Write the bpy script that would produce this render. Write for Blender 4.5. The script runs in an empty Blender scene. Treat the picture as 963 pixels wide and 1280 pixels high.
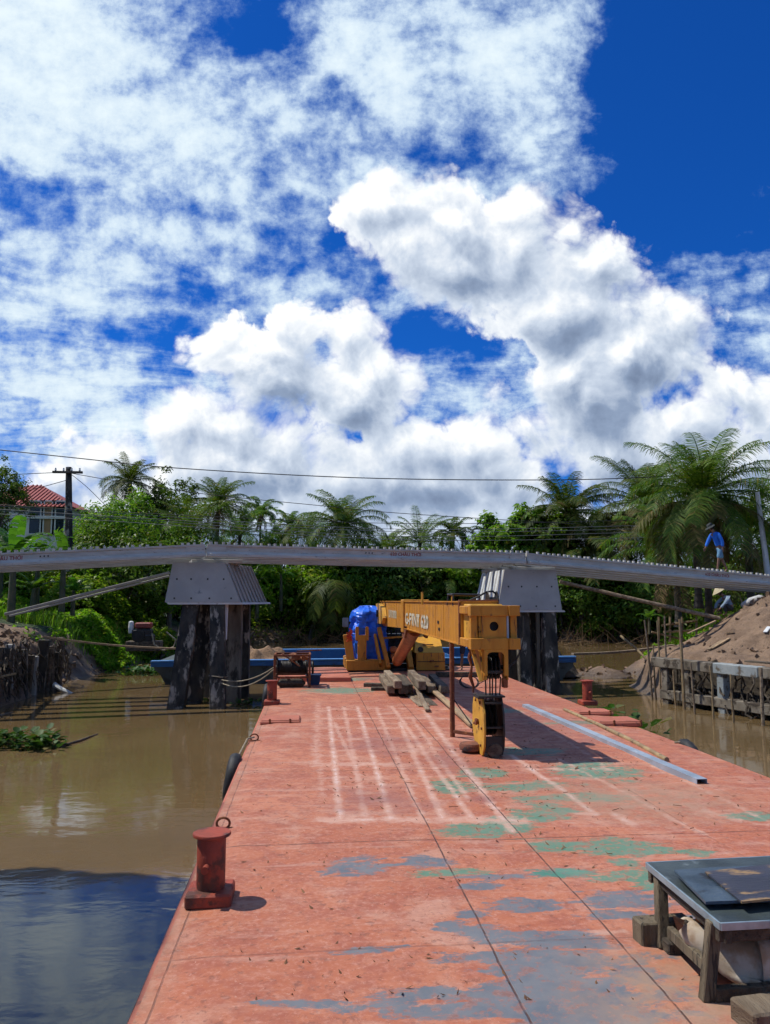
import bpy, bmesh, math, random
import numpy as np
from mathutils import Vector, Matrix, Euler
R = math.radians
SC = bpy.context.scene
COL = SC.collection

# ------------------------------------------------------------------ camera
F_PX = 970.0; CX, CY = 481.5, 640.0
PITCH = math.atan(111.0 / F_PX)
YAW = math.atan(94.5 / F_PX * math.cos(PITCH))
CAM = Vector((0.0, 0.0, 3.0))
cam_data = bpy.data.cameras.new("camera")
cam = bpy.data.objects.new("camera", cam_data)
COL.objects.link(cam)
cam.location = CAM
cam.rotation_euler = (R(90) + PITCH, 0, -YAW)
cam_data.sensor_fit = 'HORIZONTAL'
cam_data.sensor_width = 36.0
cam_data.lens = 36.0 * F_PX / 963.0
cam_data.clip_start = 0.05
cam_data.clip_end = 6000
SC.camera = cam
FWD = Vector((math.sin(YAW) * math.cos(PITCH), math.cos(YAW) * math.cos(PITCH), math.sin(PITCH)))
RGT = Vector((math.cos(YAW), -math.sin(YAW), 0))
UPV = Vector((-math.sin(YAW) * math.sin(PITCH), -math.cos(YAW) * math.sin(PITCH), math.cos(PITCH)))


def ray(px, py):
    return FWD + RGT * ((px - CX) / F_PX) + UPV * ((CY - py) / F_PX)


def atz(px, py, z):
    d = ray(px, py)
    return CAM + d * ((z - CAM.z) / d.z)


def aty(px, py, y):
    d = ray(px, py)
    return CAM + d * (y / d.y)


# ------------------------------------------------------------------ light
SUN_EL = R(58)
SUN_AHEAD = R(20)
SUN_DIR = Vector((-math.cos(SUN_EL) * math.cos(SUN_AHEAD), math.cos(SUN_EL) * math.sin(SUN_AHEAD), math.sin(SUN_EL)))
sl = bpy.data.lights.new("sun", 'SUN')
sl.energy = 3.6
sl.angle = R(0.6)
sl.color = (1.0, 0.955, 0.88)
sun = bpy.data.objects.new("sun", sl)
COL.objects.link(sun)
sun.rotation_euler = SUN_DIR.to_track_quat('Z', 'Y').to_euler()
SC.view_settings.view_transform = 'Standard'
SC.view_settings.look = 'None'
SC.view_settings.exposure = 0.35
SC.view_settings.gamma = 1.0
SC.view_settings.use_curve_mapping = False
SC.cycles.use_adaptive_sampling = True
SC.cycles.adaptive_threshold = 0.02
SC.cycles.adaptive_min_samples = 8
SC.cycles.max_bounces = 5
SC.cycles.diffuse_bounces = 2
SC.cycles.glossy_bounces = 3
SC.cycles.transparent_max_bounces = 4


class NT:
    """small node-tree writer"""
    def __init__(self, tree):
        self.t = tree

    def n(self, kind, **kw):
        nd = self.t.nodes.new(kind)
        for k, v in kw.items():
            setattr(nd, k, v)
        return nd

    def put(self, sock, v):
        if v is None:
            return
        if isinstance(v, bpy.types.NodeSocket):
            self.t.links.new(v, sock)
        else:
            sock.default_value = v

    def m(self, op, a, b=None, c=None, clamp=False):
        nd = self.n('ShaderNodeMath', operation=op, use_clamp=clamp)
        for i, v in enumerate((a, b, c)):
            self.put(nd.inputs[i], v)
        return nd.outputs[0]

    def v(self, op, a, b=None, c=None, out=0):
        nd = self.n('ShaderNodeVectorMath', operation=op)
        for i, x in enumerate((a, b, c)):
            if x is not None:
                if op == 'SCALE' and i == 1:
                    self.put(nd.inputs[3], x)
                else:
                    self.put(nd.inputs[i], x)
        return nd.outputs[out]

    def dot(self, a, b):
        return self.v('DOT_PRODUCT', a, tuple(b) if not isinstance(b, bpy.types.NodeSocket) else b, out=1)

    def length(self, a):
        return self.v('LENGTH', a, out=1)

    def xyz(self, x=0.0, y=0.0, z=0.0):
        nd = self.n('ShaderNodeCombineXYZ')
        for i, q in enumerate((x, y, z)):
            self.put(nd.inputs[i], q)
        return nd.outputs[0]

    def sep(self, a):
        nd = self.n('ShaderNodeSeparateXYZ')
        self.put(nd.inputs[0], a)
        return nd.outputs

    def noise(self, vec, scale, detail=3.0, rough=0.5, dist=0.0, out='Fac', lac=2.0, dims='3D'):
        nd = self.n('ShaderNodeTexNoise', noise_dimensions=dims)
        self.put(nd.inputs['Vector'], vec)
        self.put(nd.inputs['Scale'], scale)
        self.put(nd.inputs['Detail'], detail)
        self.put(nd.inputs['Roughness'], rough)
        self.put(nd.inputs['Distortion'], dist)
        self.put(nd.inputs['Lacunarity'], lac)
        return nd.outputs[out]

    def voro(self, vec, scale, detail=0.0, rough=0.5, feature='F1', out='Distance', smooth=0.5, dims='3D', lac=2.0):
        nd = self.n('ShaderNodeTexVoronoi', feature=feature, voronoi_dimensions=dims)
        self.put(nd.inputs['Vector'], vec)
        self.put(nd.inputs['Scale'], scale)
        if 'Detail' in nd.inputs:
            nd.inputs['Detail'].default_value = detail
            nd.inputs['Roughness'].default_value = rough
            nd.inputs['Lacunarity'].default_value = lac
        if feature == 'SMOOTH_F1':
            nd.inputs['Smoothness'].default_value = smooth
        return nd.outputs[out]

    def ramp(self, x, lo, hi, a=0.0, b=1.0, kind='SMOOTHSTEP'):
        nd = self.n('ShaderNodeMapRange', interpolation_type=kind)
        for i, q in enumerate((x, lo, hi, a, b)):
            self.put(nd.inputs[i], q)
        return nd.outputs[0]

    def mix(self, f, a, b, blend='MIX'):
        nd = self.n('ShaderNodeMix', data_type='RGBA', blend_type=blend)
        self.put(nd.inputs[0], f)
        for s, q in ((nd.inputs[6], a), (nd.inputs[7], b)):
            if isinstance(q, tuple) and len(q) == 3:
                q = (*q, 1)
            self.put(s, q)
        return nd.outputs[2]


def chart(px, py):
    return ((px - CX) / F_PX, (CY - py) / F_PX)


def blob_field(T, p, blobs, smooth=0.015):
    acc = None
    for (x, y, rx, ry) in blobs:
        u, v = chart(x, y)
        q = T.v('SUBTRACT', p, (u, v, 0))
        q = T.v('MULTIPLY', q, (F_PX / rx, F_PX / ry, 0))
        f = T.m('MULTIPLY_ADD', T.length(q), -min(rx, ry) / F_PX, min(rx, ry) / F_PX)
        acc = f if acc is None else T.m('SMOOTH_MAX', acc, f, smooth)
    return acc


CUMULUS = [  # upper right tower and its long body
    (475, 262, 48, 42), (520, 262, 48, 40), (565, 285, 60, 55), (640, 262, 48, 36), (650, 300, 55, 45), (500, 300, 60, 50), (590, 330, 90, 60),
    (700, 290, 42, 34), (730, 330, 55, 45), (790, 345, 42, 32), (810, 385, 60, 45), (850, 405, 50, 40),
    (700, 390, 90, 60), (780, 440, 95, 70), (740, 490, 80, 70), (850, 450, 45, 40),
    (760, 560, 75, 60), (860, 530, 70, 45), (930, 500, 60, 38), (990, 520, 70, 60), (900, 590, 110, 60), (720, 470, 50, 50),
    # lower left tower
    (285, 450, 48, 38), (330, 430, 45, 34), (375, 425, 50, 46), (425, 425, 45, 40), (460, 455, 40, 38), (350, 480, 90, 55),
    (450, 500, 75, 60), (490, 480, 25, 25), (260, 530, 70, 45), (200, 540, 60, 38), (150, 560, 48, 30), (105, 580, 40, 22),
    (60, 600, 55, 22), (300, 580, 190, 60), (300, 650, 300, 60), (560, 670, 260, 70), (860, 650, 180, 70), (540, 560, 60, 46), (590, 560, 45, 35), (610, 590, 50, 38), (650, 610, 42, 35),
    (500, 600, 160, 60), (630, 505, 40, 26), (655, 530, 38, 26), (180, 610, 130, 40),
]
SHADE = [ (420, 660, 330, 70), (860, 640, 160, 60),   # thick grey undersides
    (600, 345, 90, 45), (700, 440, 110, 70), (760, 520, 100, 70), (880, 560, 110, 60), (520, 640, 230, 90), (430, 540, 60, 60),
    (300, 620, 160, 55), (380, 500, 50, 60), (600, 690, 260, 70), (350, 560, 90, 45), (640, 370, 90, 50),
]


def build_world():
    w = bpy.data.worlds.new("World")
    SC.world = w
    w.use_nodes = True
    t = w.node_tree
    t.nodes.clear()
    T = NT(t)
    # cumulus density as a node group so it can be read twice
    g = bpy.data.node_groups.new("cumulus_density", 'ShaderNodeTree')
    g.interface.new_socket('P', in_out='INPUT', socket_type='NodeSocketVector')
    g.interface.new_socket('D', in_out='OUTPUT', socket_type='NodeSocketFloat')
    G = NT(g)
    gi = G.n('NodeGroupInput'); go = G.n('NodeGroupOutput')
    p = gi.outputs[0]
    wn = G.noise(p, 9.0, 2, 0.5, out='Color')
    wp = G.v('MULTIPLY_ADD', G.v('SUBTRACT', wn, (0.5, 0.5, 0.5)), (0.05, 0.05, 0), p)
    wn2 = G.noise(p, 38.0, 5, 0.6, out='Color')
    wp2 = G.v('MULTIPLY_ADD', G.v('SUBTRACT', wn2, (0.5, 0.5, 0.5)), (0.011, 0.011, 0), wp)
    f = blob_field(G, wp2, CUMULUS, 0.034)
    v1 = G.voro(wp2, 13.0, detail=4.0, rough=0.5, feature='F1', dims='2D', lac=2.2)
    b = G.m('MULTIPLY_ADD', v1, -0.040, 0.036)
    G.t.links.new(G.m('ADD', f, b), go.inputs[0])

    d = T.n('ShaderNodeTexCoord').outputs['Generated']
    fw = T.m('MAXIMUM', T.dot(d, FWD), 0.25)
    u = T.m('DIVIDE', T.dot(d, RGT), fw)
    vv = T.m('DIVIDE', T.dot(d, UPV), fw)
    P = T.xyz(u, vv, 0.0)

    sky = T.n('ShaderNodeTexSky', sky_type='NISHITA', sun_disc=False)
    sky.sun_elevation = SUN_EL
    sky.sun_rotation = -(math.pi / 2 - SUN_AHEAD)
    sky.air_density = 1.0; sky.dust_density = 0.3; sky.ozone_density = 3.0
    base = T.mix(1.0, sky.outputs[0], (0.028, 0.215, 0.58), 'MULTIPLY')
    up = T.m('MAXIMUM', T.sep(d)[2], 0.0)
    # ---- high layer, laid on a flat sheet overhead: streaks and mackerel puffs
    den = T.m('ADD', up, 0.12)
    s = T.sep(d)
    S = T.xyz(T.m('DIVIDE', s[0], den), T.m('DIVIDE', s[1], den), 0.0)
    sw = T.noise(S, 1.2, 3, 0.5, out='Color')
    S2 = T.v('MULTIPLY_ADD', T.v('SUBTRACT', sw, (0.5, 0.5, 0.5)), (0.55, 0.55, 0), S)
    rot = T.n('ShaderNodeMapping'); T.put(rot.inputs[0], S2); rot.inputs['Rotation'].default_value = (0, 0, R(35)); rot.inputs['Scale'].default_value = (1.0, 1.7, 1)
    n1 = T.noise(rot.outputs[0], 1.6, 8, 0.62)
    n2 = T.noise(S2, 6.0, 7, 0.6)
    n3 = T.noise(P, 30.0, 7, 0.66)
    h = T.m('ADD', T.m('MULTIPLY', n1, 0.36), T.m('MULTIPLY', n2, 0.36))
    h = T.m('ADD', h, T.m('MULTIPLY', n3, 0.34))      # mean about .52
    hw = T.noise(P, 4.0, 6, 0.65, out='Color')
    Pw = T.v('MULTIPLY_ADD', T.v('SUBTRACT', hw, (0.5, 0.5, 0.5)), (0.17, 0.17, 0), P)
    cover = blob_field(T, Pw, [(40, 120, 300, 230), (240, 130, 200, 130), (230, 300, 300, 220), (420, 160, 220, 200), (90, 460, 230, 150), (600, 90, 170, 120), (640, 170, 120, 70), (330, 190, 120, 60), (150, 260, 130, 60), (330, 360, 130, 34), (30, 500, 160, 80),
                               (600, 60, 140, 110), (690, 40, 90, 70), (650, 150, 110, 60), (470, 110, 100, 90), (560, 380, 140, 60), (620, 470, 140, 60),
                               (250, 300, 120, 40), (900, 360, 70, 50), (935, 330, 30, 55), (960, 420, 60, 60), (600, 180, 110, 50), (430, 380, 90, 60)], 0.03)
    holes = blob_field(T, Pw, [(335, 60, 55, 50), (250, 270, 130, 14), (240, 380, 75, 30), (225, 435, 30, 34), (420, 300, 30, 60), (860, 130, 130, 150), (410, 150, 35, 25), (830, 260, 120, 50),
                               (120, 420, 70, 14), (90, 235, 90, 12), (360, 290, 50, 26), (430, 190, 50, 22), (330, 330, 120, 12), (545, 430, 80, 16), (520, 195, 60, 20)], 0.02)
    front = T.ramp(T.dot(d, FWD), 0.2, 0.45)
    cv = T.m('MULTIPLY', T.ramp(cover, -0.15, 0.15, 0.0, 0.295), front)
    hv = T.m('MULTIPLY', T.ramp(holes, -0.04, 0.05, 0.0, 0.22), front)
    rest = T.m('MULTIPLY', T.m('SUBTRACT', 1.0, front), 0.16)
    hd = T.m('ADD', T.m('SUBTRACT', T.m('ADD', h, cv), hv), rest)
    ha = T.ramp(hd, 0.60, 0.82)
    hcol = T.mix(T.ramp(hd, 0.60, 0.95), (1.8, 2.75, 4.3), (4.5, 5.1, 5.35))
    c1 = T.mix(ha, base, hcol)
    # ---- cumulus
    g1 = T.n('ShaderNodeGroup'); g1.node_tree = g; T.put(g1.inputs[0], P)
    g2 = T.n('ShaderNodeGroup'); g2.node_tree = g; T.put(g2.inputs[0], T.v('ADD', P, (-0.012, 0.022, 0)))
    D = g1.outputs[0]
    soft = T.noise(P, 6.0, 3, 0.5)
    edge = T.ramp(soft, 0.35, 0.65, 0.008, 0.034)
    ca = T.ramp(D, -0.002, edge)
    lit = T.m('SUBTRACT', D, g2.outputs[0])
    shade = T.ramp(blob_field(T, Pw, SHADE, 0.04), -0.03, 0.06)
    big = T.noise(P, 8.0, 4, 0.5)
    thick = T.ramp(D, 0.0, 0.06)
    k = T.m('MULTIPLY_ADD', lit, 11.0, 0.76)
    k = T.m('SUBTRACT', k, T.m('MULTIPLY', shade, T.m('MULTIPLY', thick, 0.35)))
    k = T.m('ADD', k, T.m('MULTIPLY', T.m('SUBTRACT', big, 0.5), 0.40))
    k = T.m('ADD', k, T.ramp(D, 0.0, 0.028, 0.25, 0.0), clamp=True)
    rampn = T.n('ShaderNodeValToRGB'); T.put(rampn.inputs[0], k)
    cr = rampn.color_ramp
    cr.elements[0].position = 0.0; cr.elements[0].color = (0.14, 0.19, 0.30, 1)
    cr.elements[1].position = 1.0; cr.elements[1].color = (1.0, 1.02, 1.03, 1)
    e = cr.elements.new(0.35); e.color = (0.27, 0.35, 0.50, 1)
    e = cr.elements.new(0.7); e.color = (0.60, 0.68, 0.80, 1)
    ccol = T.v('SCALE', rampn.outputs[0], 5.5)
    ca = T.m('MULTIPLY', ca, front)
    c2 = T.mix(ca, c1, ccol)
    # pale band low over the land
    low = T.ramp(up, 0.0, 0.16, 0.45, 0.0)
    c3 = T.mix(low, c2, (2.3, 3.1, 4.6))
    bg = T.n('ShaderNodeBackground'); bg.inputs['Strength'].default_value = 0.15
    T.put(bg.inputs['Color'], c3)
    out = T.n('ShaderNodeOutputWorld')
    t.links.new(bg.outputs[0], out.inputs[0])
    w.cycles.sampling_method = 'MANUAL'
    w.cycles.sample_map_resolution = 512


build_world()

# ------------------------------------------------------------------ mesh helpers
D = 0.8                      # deck height above the water
rng = random.Random(7)
UP = Vector((0, 0, 1))


class MB:
    """collects shapes and links them as ONE mesh object"""
    def __init__(self):
        self.v = []; self.f = []; self.mi = []

    def add(self, vs, fs, mi=0):
        o = len(self.v)
        self.v += [tuple(p) for p in vs]
        self.f += [tuple(i + o for i in f) for f in fs]
        self.mi += [mi] * len(fs)
        return self

    def box(self, c, s, rot=None, mi=0, bev=0.0, taper=1.0):
        """c centre, s full size"""
        hx, hy, hz = s[0] / 2, s[1] / 2, s[2] / 2
        M = rot.to_matrix() if isinstance(rot, Euler) else (rot or Matrix.Identity(3))
        b = min(bev, hx * .9, hy * .9, hz * .9)
        if b <= 0:
            vs = [Vector((x * hx * (taper if z > 0 else 1), y * hy * (taper if z > 0 else 1), z * hz)) for z in (-1, 1) for y in (-1, 1) for x in (-1, 1)]
            fs = [(0, 2, 3, 1), (4, 5, 7, 6), (0, 1, 5, 4), (2, 6, 7, 3), (0, 4, 6, 2), (1, 3, 7, 5)]
        else:
            vs = []; fs = []; idx = {}
            for sx in (-1, 1):
                for sy in (-1, 1):
                    for sz in (-1, 1):
                        for k in range(3):
                            q = [sx * (hx - b), sy * (hy - b), sz * (hz - b)]
                            q[k] += (sx, sy, sz)[k] * b
                            idx[(sx, sy, sz, k)] = len(vs); vs.append(Vector(q))
            for k in range(3):
                a, c2 = [(1, 2), (0, 2), (0, 1)][k]
                for s1 in (-1, 1):
                    loop = []
                    for u, w in ((-1, -1), (1, -1), (1, 1), (-1, 1)):
                        t = [0, 0, 0]; t[k] = s1; t[a] = u; t[c2] = w
                        loop.append(idx[(t[0], t[1], t[2], k)])
                    fs.append(tuple(loop))
            for k in range(3):       # edges along axis k
                a, c2 = [(1, 2), (0, 2), (0, 1)][k]
                for u in (-1, 1):
                    for w in (-1, 1):
                        t0 = [0, 0, 0]; t0[a] = u; t0[c2] = w; t1 = list(t0); t0[k] = -1; t1[k] = 1
                        fs.append((idx[(*t0, a)], idx[(*t1, a)], idx[(*t1, c2)], idx[(*t0, c2)]))
            for sx in (-1, 1):
                for sy in (-1, 1):
                    for sz in (-1, 1):
                        fs.append(tuple(idx[(sx, sy, sz, k)] for k in range(3)))
        self.add([M @ p + Vector(c) for p in vs], fs, mi)
        return self

    def bar(self, p, q, w, h, up=UP, mi=0, bev=0.0):
        """square bar from p to q"""
        p = Vector(p); q = Vector(q); d = q - p
        L = d.length; d.normalize()
        s = d.cross(Vector(up))
        if s.length < 1e-4:
            s = d.cross(Vector((1, 0, 0)))
        s.normalize(); u = s.cross(d)
        M = Matrix((s, d, u)).transposed()
        return self.box((p + q) / 2, (w, L, h), M, mi, bev)

    def tube(self, pts, r, n=8, cap=True, mi=0):
        pts = [Vector(p) for p in pts]
        rs = r if isinstance(r, (list, tuple)) else [r] * len(pts)
        vs = []; fs = []
        prev = None
        for i, p in enumerate(pts):
            t = (pts[min(i + 1, len(pts) - 1)] - pts[max(i - 1, 0)]).normalized()
            if prev is None:
                a = t.cross(UP)
                if a.length < 1e-3:
                    a = t.cross(Vector((1, 0, 0)))
            else:
                a = prev - t * prev.dot(t)
            a.normalize(); b = t.cross(a); prev = a
            for k in range(n):
                an = 2 * math.pi * k / n
                vs.append(p + (a * math.cos(an) + b * math.sin(an)) * rs[i])
        for i in range(len(pts) - 1):
            for k in range(n):
                k2 = (k + 1) % n
                fs.append((i * n + k, i * n + k2, (i + 1) * n + k2, (i + 1) * n + k))
        if cap:
            fs.append(tuple(range(n - 1, -1, -1)))
            fs.append(tuple((len(pts) - 1) * n + k for k in range(n)))
        self.add(vs, fs, mi)
        return self

    def lathe(self, c, prof, n=24, axis='Z', mi=0):
        """prof: (radius, height) pairs"""
        vs = []; fs = []
        for (r, z) in prof:
            for k in range(n):
                a = 2 * math.pi * k / n
                p = (r * math.cos(a), r * math.sin(a), z)
                if axis == 'X': p = (p[2], p[0], p[1])
                if axis == 'Y': p = (p[0], p[2], p[1])
                vs.append(Vector(p) + Vector(c))
        for i in range(len(prof) - 1):
            for k in range(n):
                k2 = (k + 1) % n
                fs.append((i * n + k, i * n + k2, (i + 1) * n + k2, (i + 1) * n + k))
        if prof[0][0] > 1e-5: fs.append(tuple(range(n - 1, -1, -1)))
        if prof[-1][0] > 1e-5: fs.append(tuple((len(prof) - 1) * n + k for k in range(n)))
        self.add(vs, fs, mi)
        return self

    def prism(self, outline, vec, mi=0):
        """outline of 3D points extruded by vec"""
        vec = Vector(vec); n = len(outline)
        a = [Vector(p) for p in outline]
        vs = a + [p + vec for p in a]
        fs = [tuple(range(n - 1, -1, -1)), tuple(range(n, 2 * n))]
        fs += [(i, (i + 1) % n, n + (i + 1) % n, n + i) for i in range(n)]
        self.add(vs, fs, mi)
        return self

    def hexa(self, b, t, mi=0):
        """4 bottom corners, 4 top corners"""
        self.add(list(b) + list(t), [(3, 2, 1, 0), (4, 5, 6, 7), (0, 1, 5, 4), (1, 2, 6, 5), (2, 3, 7, 6), (3, 0, 4, 7)], mi)
        return self

    def build(self, name, mat, parent=None, smooth=False, kind=None):
        me = bpy.data.meshes.new(name)
        me.from_pydata([tuple(p) for p in self.v], [], self.f)
        mats = mat if isinstance(mat, (list, tuple)) else [mat]
        for m in mats: me.materials.append(m)
        if len(mats) > 1: me.polygons.foreach_set('material_index', self.mi)
        bm = bmesh.new(); bm.from_mesh(me)
        bmesh.ops.recalc_face_normals(bm, faces=bm.faces)
        bm.to_mesh(me); bm.free()
        if smooth: smooth_by_angle(me)
        return link(name, me, parent, kind)


def smooth_by_angle(me, ang=0.7):
    me.polygons.foreach_set('use_smooth', [True] * len(me.polygons))
    bm = bmesh.new(); bm.from_mesh(me)
    for e in bm.edges:
        if len(e.link_faces) == 2 and e.calc_face_angle(0) > ang:
            e.smooth = False
    bm.to_mesh(me); bm.free()


def link(name, me, parent=None, kind=None):
    o = bpy.data.objects.new(name, me)
    COL.objects.link(o)
    if parent is not None:
        o.parent = parent
        # points are written in world space; the parent Empty sits at the thing's base
        w = Vector((0, 0, 0)); p = parent
        o.matrix_parent_inverse = world_of(parent).inverted()
    if kind: o['kind'] = kind
    return o


def world_of(o):
    M = Matrix.LocRotScale(o.location, o.rotation_euler, o.scale)
    if o.parent: return world_of(o.parent) @ o.matrix_parent_inverse @ M
    return M


def tag(o, label=None, cat=None, group=None, kind=None):
    if label: o['label'] = label
    if cat: o['category'] = cat
    if group: o['group'] = group
    if kind: o['kind'] = kind
    return o


def thing(name, label, cat, loc=(0, 0, 0), group=None, rz=0.0):
    o = bpy.data.objects.new(name, None); COL.objects.link(o)
    o.location = loc; o.rotation_euler = (0, 0, rz); o.empty_display_size = 0.3
    return tag(o, label, cat, group)


def copy_tree(o, parent=None):
    c = o.copy(); COL.objects.link(c)
    if parent is not None: c.parent = parent
    for ch in [x for x in bpy.data.objects if x.parent == o]:
        copy_tree(ch, c)
    return c


def np_mesh(name, V, Q, mat, parent=None, kind=None, attrs=None, smooth=False, k=4):
    """fast mesh from numpy arrays, all faces with k corners"""
    me = bpy.data.meshes.new(name)
    V = np.asarray(V, np.float32); Q = np.asarray(Q, np.int32)
    me.vertices.add(len(V)); me.vertices.foreach_set('co', V.ravel())
    me.loops.add(Q.size); me.loops.foreach_set('vertex_index', Q.ravel())
    me.polygons.add(len(Q)); me.polygons.foreach_set('loop_start', np.arange(0, Q.size, k, dtype=np.int32))
    me.update(calc_edges=True)
    if smooth: me.polygons.foreach_set('use_smooth', np.ones(len(Q), bool))
    for m in (mat if isinstance(mat, (list, tuple)) else [mat]): me.materials.append(m)
    for an, arr in (attrs or {}).items():
        a = me.attributes.new(an, 'FLOAT', 'POINT'); a.data.foreach_set('value', np.asarray(arr, np.float32))
    me.validate()
    return link(name, me, parent, kind)


def text_mesh(s, size, origin, xdir, ydir, mat, name, parent, depth=0.0, squeeze=1.0, bold=0.0):
    cu = bpy.data.curves.new('lettering_curve', 'FONT')
    cu.body = s; cu.size = size; cu.extrude = depth; cu.offset = bold; cu.resolution_u = 2
    o = bpy.data.objects.new('lettering_curve', cu)
    me = bpy.data.meshes.new_from_object(o)
    bpy.data.objects.remove(o); bpy.data.curves.remove(cu)
    x = Vector(xdir).normalized(); y = Vector(ydir).normalized(); z = x.cross(y)
    for v in me.vertices:
        v.co = Vector(origin) + x * v.co.x * squeeze + y * v.co.y + z * v.co.z
    me.materials.clear(); me.materials.append(mat)
    me.name = name
    return link(name, me, parent)


# ------------------------------------------------------------------ materials
def lin(c):
    """sRGB 0-255 to linear"""
    return tuple(((x / 255) / 12.92 if x / 255 < 0.04045 else ((x / 255 + .055) / 1.055) ** 2.4) for x in c)


def surf(name, c1, c2=None, scale=3.0, c3=None, scale3=9.0, amt3=0.5, rough=0.7, metal=0.0, bump=0.2, bscale=25.0, stretch=(1, 1, 1), vary=0.0, spec=0.4, rough2=None, thr=(0.35, 0.65)):
    m = bpy.data.materials.new(name); m.use_nodes = True
    t = m.node_tree; T = NT(t)
    bs = t.nodes['Principled BSDF']
    tc = T.n('ShaderNodeTexCoord').outputs['Object']
    oi = T.n('ShaderNodeObjectInfo').outputs['Random']
    p = T.v('MULTIPLY', tc, stretch)
    p = T.v('ADD', p, T.xyz(T.m('MULTIPLY', oi, 37.0), T.m('MULTIPLY', oi, 11.0), 0.0))
    col = (*c1, 1)
    n1 = T.noise(p, scale, 5, 0.6)
    if c2: col = T.mix(T.ramp(n1, thr[0], thr[1]), tuple(c1), tuple(c2))
    if c3:
        n3 = T.noise(p, scale3, 6, 0.65)
        col = T.mix(T.m('MULTIPLY', T.ramp(n3, 0.70 - 0.35 * amt3, 0.78 - 0.30 * amt3), 1.0), col, tuple(c3))
    if vary > 0:
        hs = T.n('ShaderNodeHueSaturation')
        T.put(hs.inputs['Value'], T.m('MULTIPLY_ADD', oi, vary, 1 - vary / 2)); T.put(hs.inputs['Color'], col)
        col = hs.outputs[0]
    T.put(bs.inputs['Base Color'], col)
    bs.inputs['Metallic'].default_value = metal
    bs.inputs['Specular IOR Level'].default_value = spec
    if rough2 is not None:
        T.put(bs.inputs['Roughness'], T.ramp(n1, 0.3, 0.7, rough, rough2))
    else:
        bs.inputs['Roughness'].default_value = rough
    if bump > 0:
        b = T.n('ShaderNodeBump'); b.inputs['Strength'].default_value = bump; b.inputs['Distance'].default_value = 0.02
        T.put(b.inputs['Height'], T.noise(p, bscale, 5, 0.6))
        T.put(bs.inputs['Normal'], b.outputs[0])
    return m


def leaf_mat(name, c1, c2, c3=None, trans=0.25, rough=0.45, patch=1.2):
    """foliage: colour wanders from clump to clump and leaf to leaf, some light comes through"""
    m = bpy.data.materials.new(name); m.use_nodes = True
    t = m.node_tree; T = NT(t)
    bs = t.nodes['Principled BSDF']
    geo = T.n('ShaderNodeNewGeometry')
    tc = T.n('ShaderNodeTexCoord').outputs['Object']
    oi = T.n('ShaderNodeObjectInfo').outputs['Random']
    n = T.noise(T.v('ADD', tc, T.xyz(T.m('MULTIPLY', oi, 50.0), 0.0, 0.0)), patch, 3, 0.6)
    r = geo.outputs['Random Per Island']
    f = T.m('ADD', T.m('MULTIPLY', n, 0.9), T.m('MULTIPLY', T.m('SUBTRACT', r, 0.5), 0.5), clamp=True)
    col = T.mix(T.ramp(f, 0.25, 0.7), tuple(c1), tuple(c2))
    if c3: col = T.mix(T.ramp(r, 0.90, 0.94), col, tuple(c3))
    hs = T.n('ShaderNodeHueSaturation'); T.put(hs.inputs['Value'], T.m('MULTIPLY_ADD', oi, 0.5, 0.75)); T.put(hs.inputs['Color'], col)
    T.put(hs.inputs['Hue'], T.m('MULTIPLY_ADD', oi, 0.03, 0.485))
    col = hs.outputs[0]
    T.put(bs.inputs['Base Color'], col)
    bs.inputs['Roughness'].default_value = rough
    bs.inputs['Specular IOR Level'].default_value = 0.18
    tr = T.n('ShaderNodeBsdfTranslucent'); T.put(tr.inputs['Color'], T.mix(1.0, col, (1.3, 1.5, 0.6), 'MULTIPLY'))
    mx = T.n('ShaderNodeMixShader'); mx.inputs[0].default_value = trans
    t.links.new(bs.outputs[0], mx.inputs[1]); t.links.new(tr.outputs[0], mx.inputs[2])
    t.links.new(mx.outputs[0], t.nodes['Material Output'].inputs[0])
    return m


M = {}
M['concrete'] = surf('girder concrete', (.37, .36, .32), (.47, .455, .41), 1.5, (.21, .20, .18), 5, .3, rough=.85, bump=.3, stretch=(1, 1, 4))
M['clad'] = surf('grey cement cladding', (.31, .30, .27), (.38, .365, .33), .8, (.17, .18, .19), 3, .2, rough=.8, bump=.1)
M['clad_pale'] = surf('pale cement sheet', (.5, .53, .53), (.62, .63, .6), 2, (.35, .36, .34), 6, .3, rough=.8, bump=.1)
M['pile_wet'] = surf('wet black pile concrete', (.010, .010, .008), (.060, .050, .036), 2.6, (.30, .26, .20), 3.2, .50, rough=.8, bump=.7, stretch=(1, 1, .45), bscale=9)
M['pile_dry'] = surf('brown stained pile concrete', (.10, .082, .055), (.21, .18, .13), 1.8, (.03, .026, .018), 2.6, .55, rough=.85, bump=.5, stretch=(1, 1, .3), bscale=12)
M['red_letter'] = surf('red stencil paint', (.26, .03, .025), (.2, .06, .05), 14, rough=.8, bump=0)
M['yellow'] = surf('yellow crane paint', (.52, .225, .018), (.40, .165, .016), 1.6, (.15, .060, .018), 4, .36, rough=.5, bump=.12, stretch=(2.5, 2.5, .5), rough2=.7)
M['yellow_old'] = surf('worn yellow paint', (.66, .36, .04), (.50, .25, .03), 3, (.10, .05, .02), 7, .38, rough=.55, bump=.25)
M['rust'] = surf('rusty steel', (.20, .065, .025), (.11, .035, .016), 5, (.30, .12, .04), 12, .4, rough=.85, bump=.4)
M['rust_orange'] = surf('rusty orange cylinder', (.36, .11, .03), (.24, .07, .02), 3, (.10, .03, .015), 6, .35, rough=.5, bump=.15)
M['black'] = surf('greasy black steel', (.012, .011, .010), (.03, .025, .02), 6, rough=.5, bump=.3)
M['rubber'] = surf('black rubber', (.012, .013, .014), (.03, .03, .03), 6, rough=.65, bump=.3)
M['tarp'] = None
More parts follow.
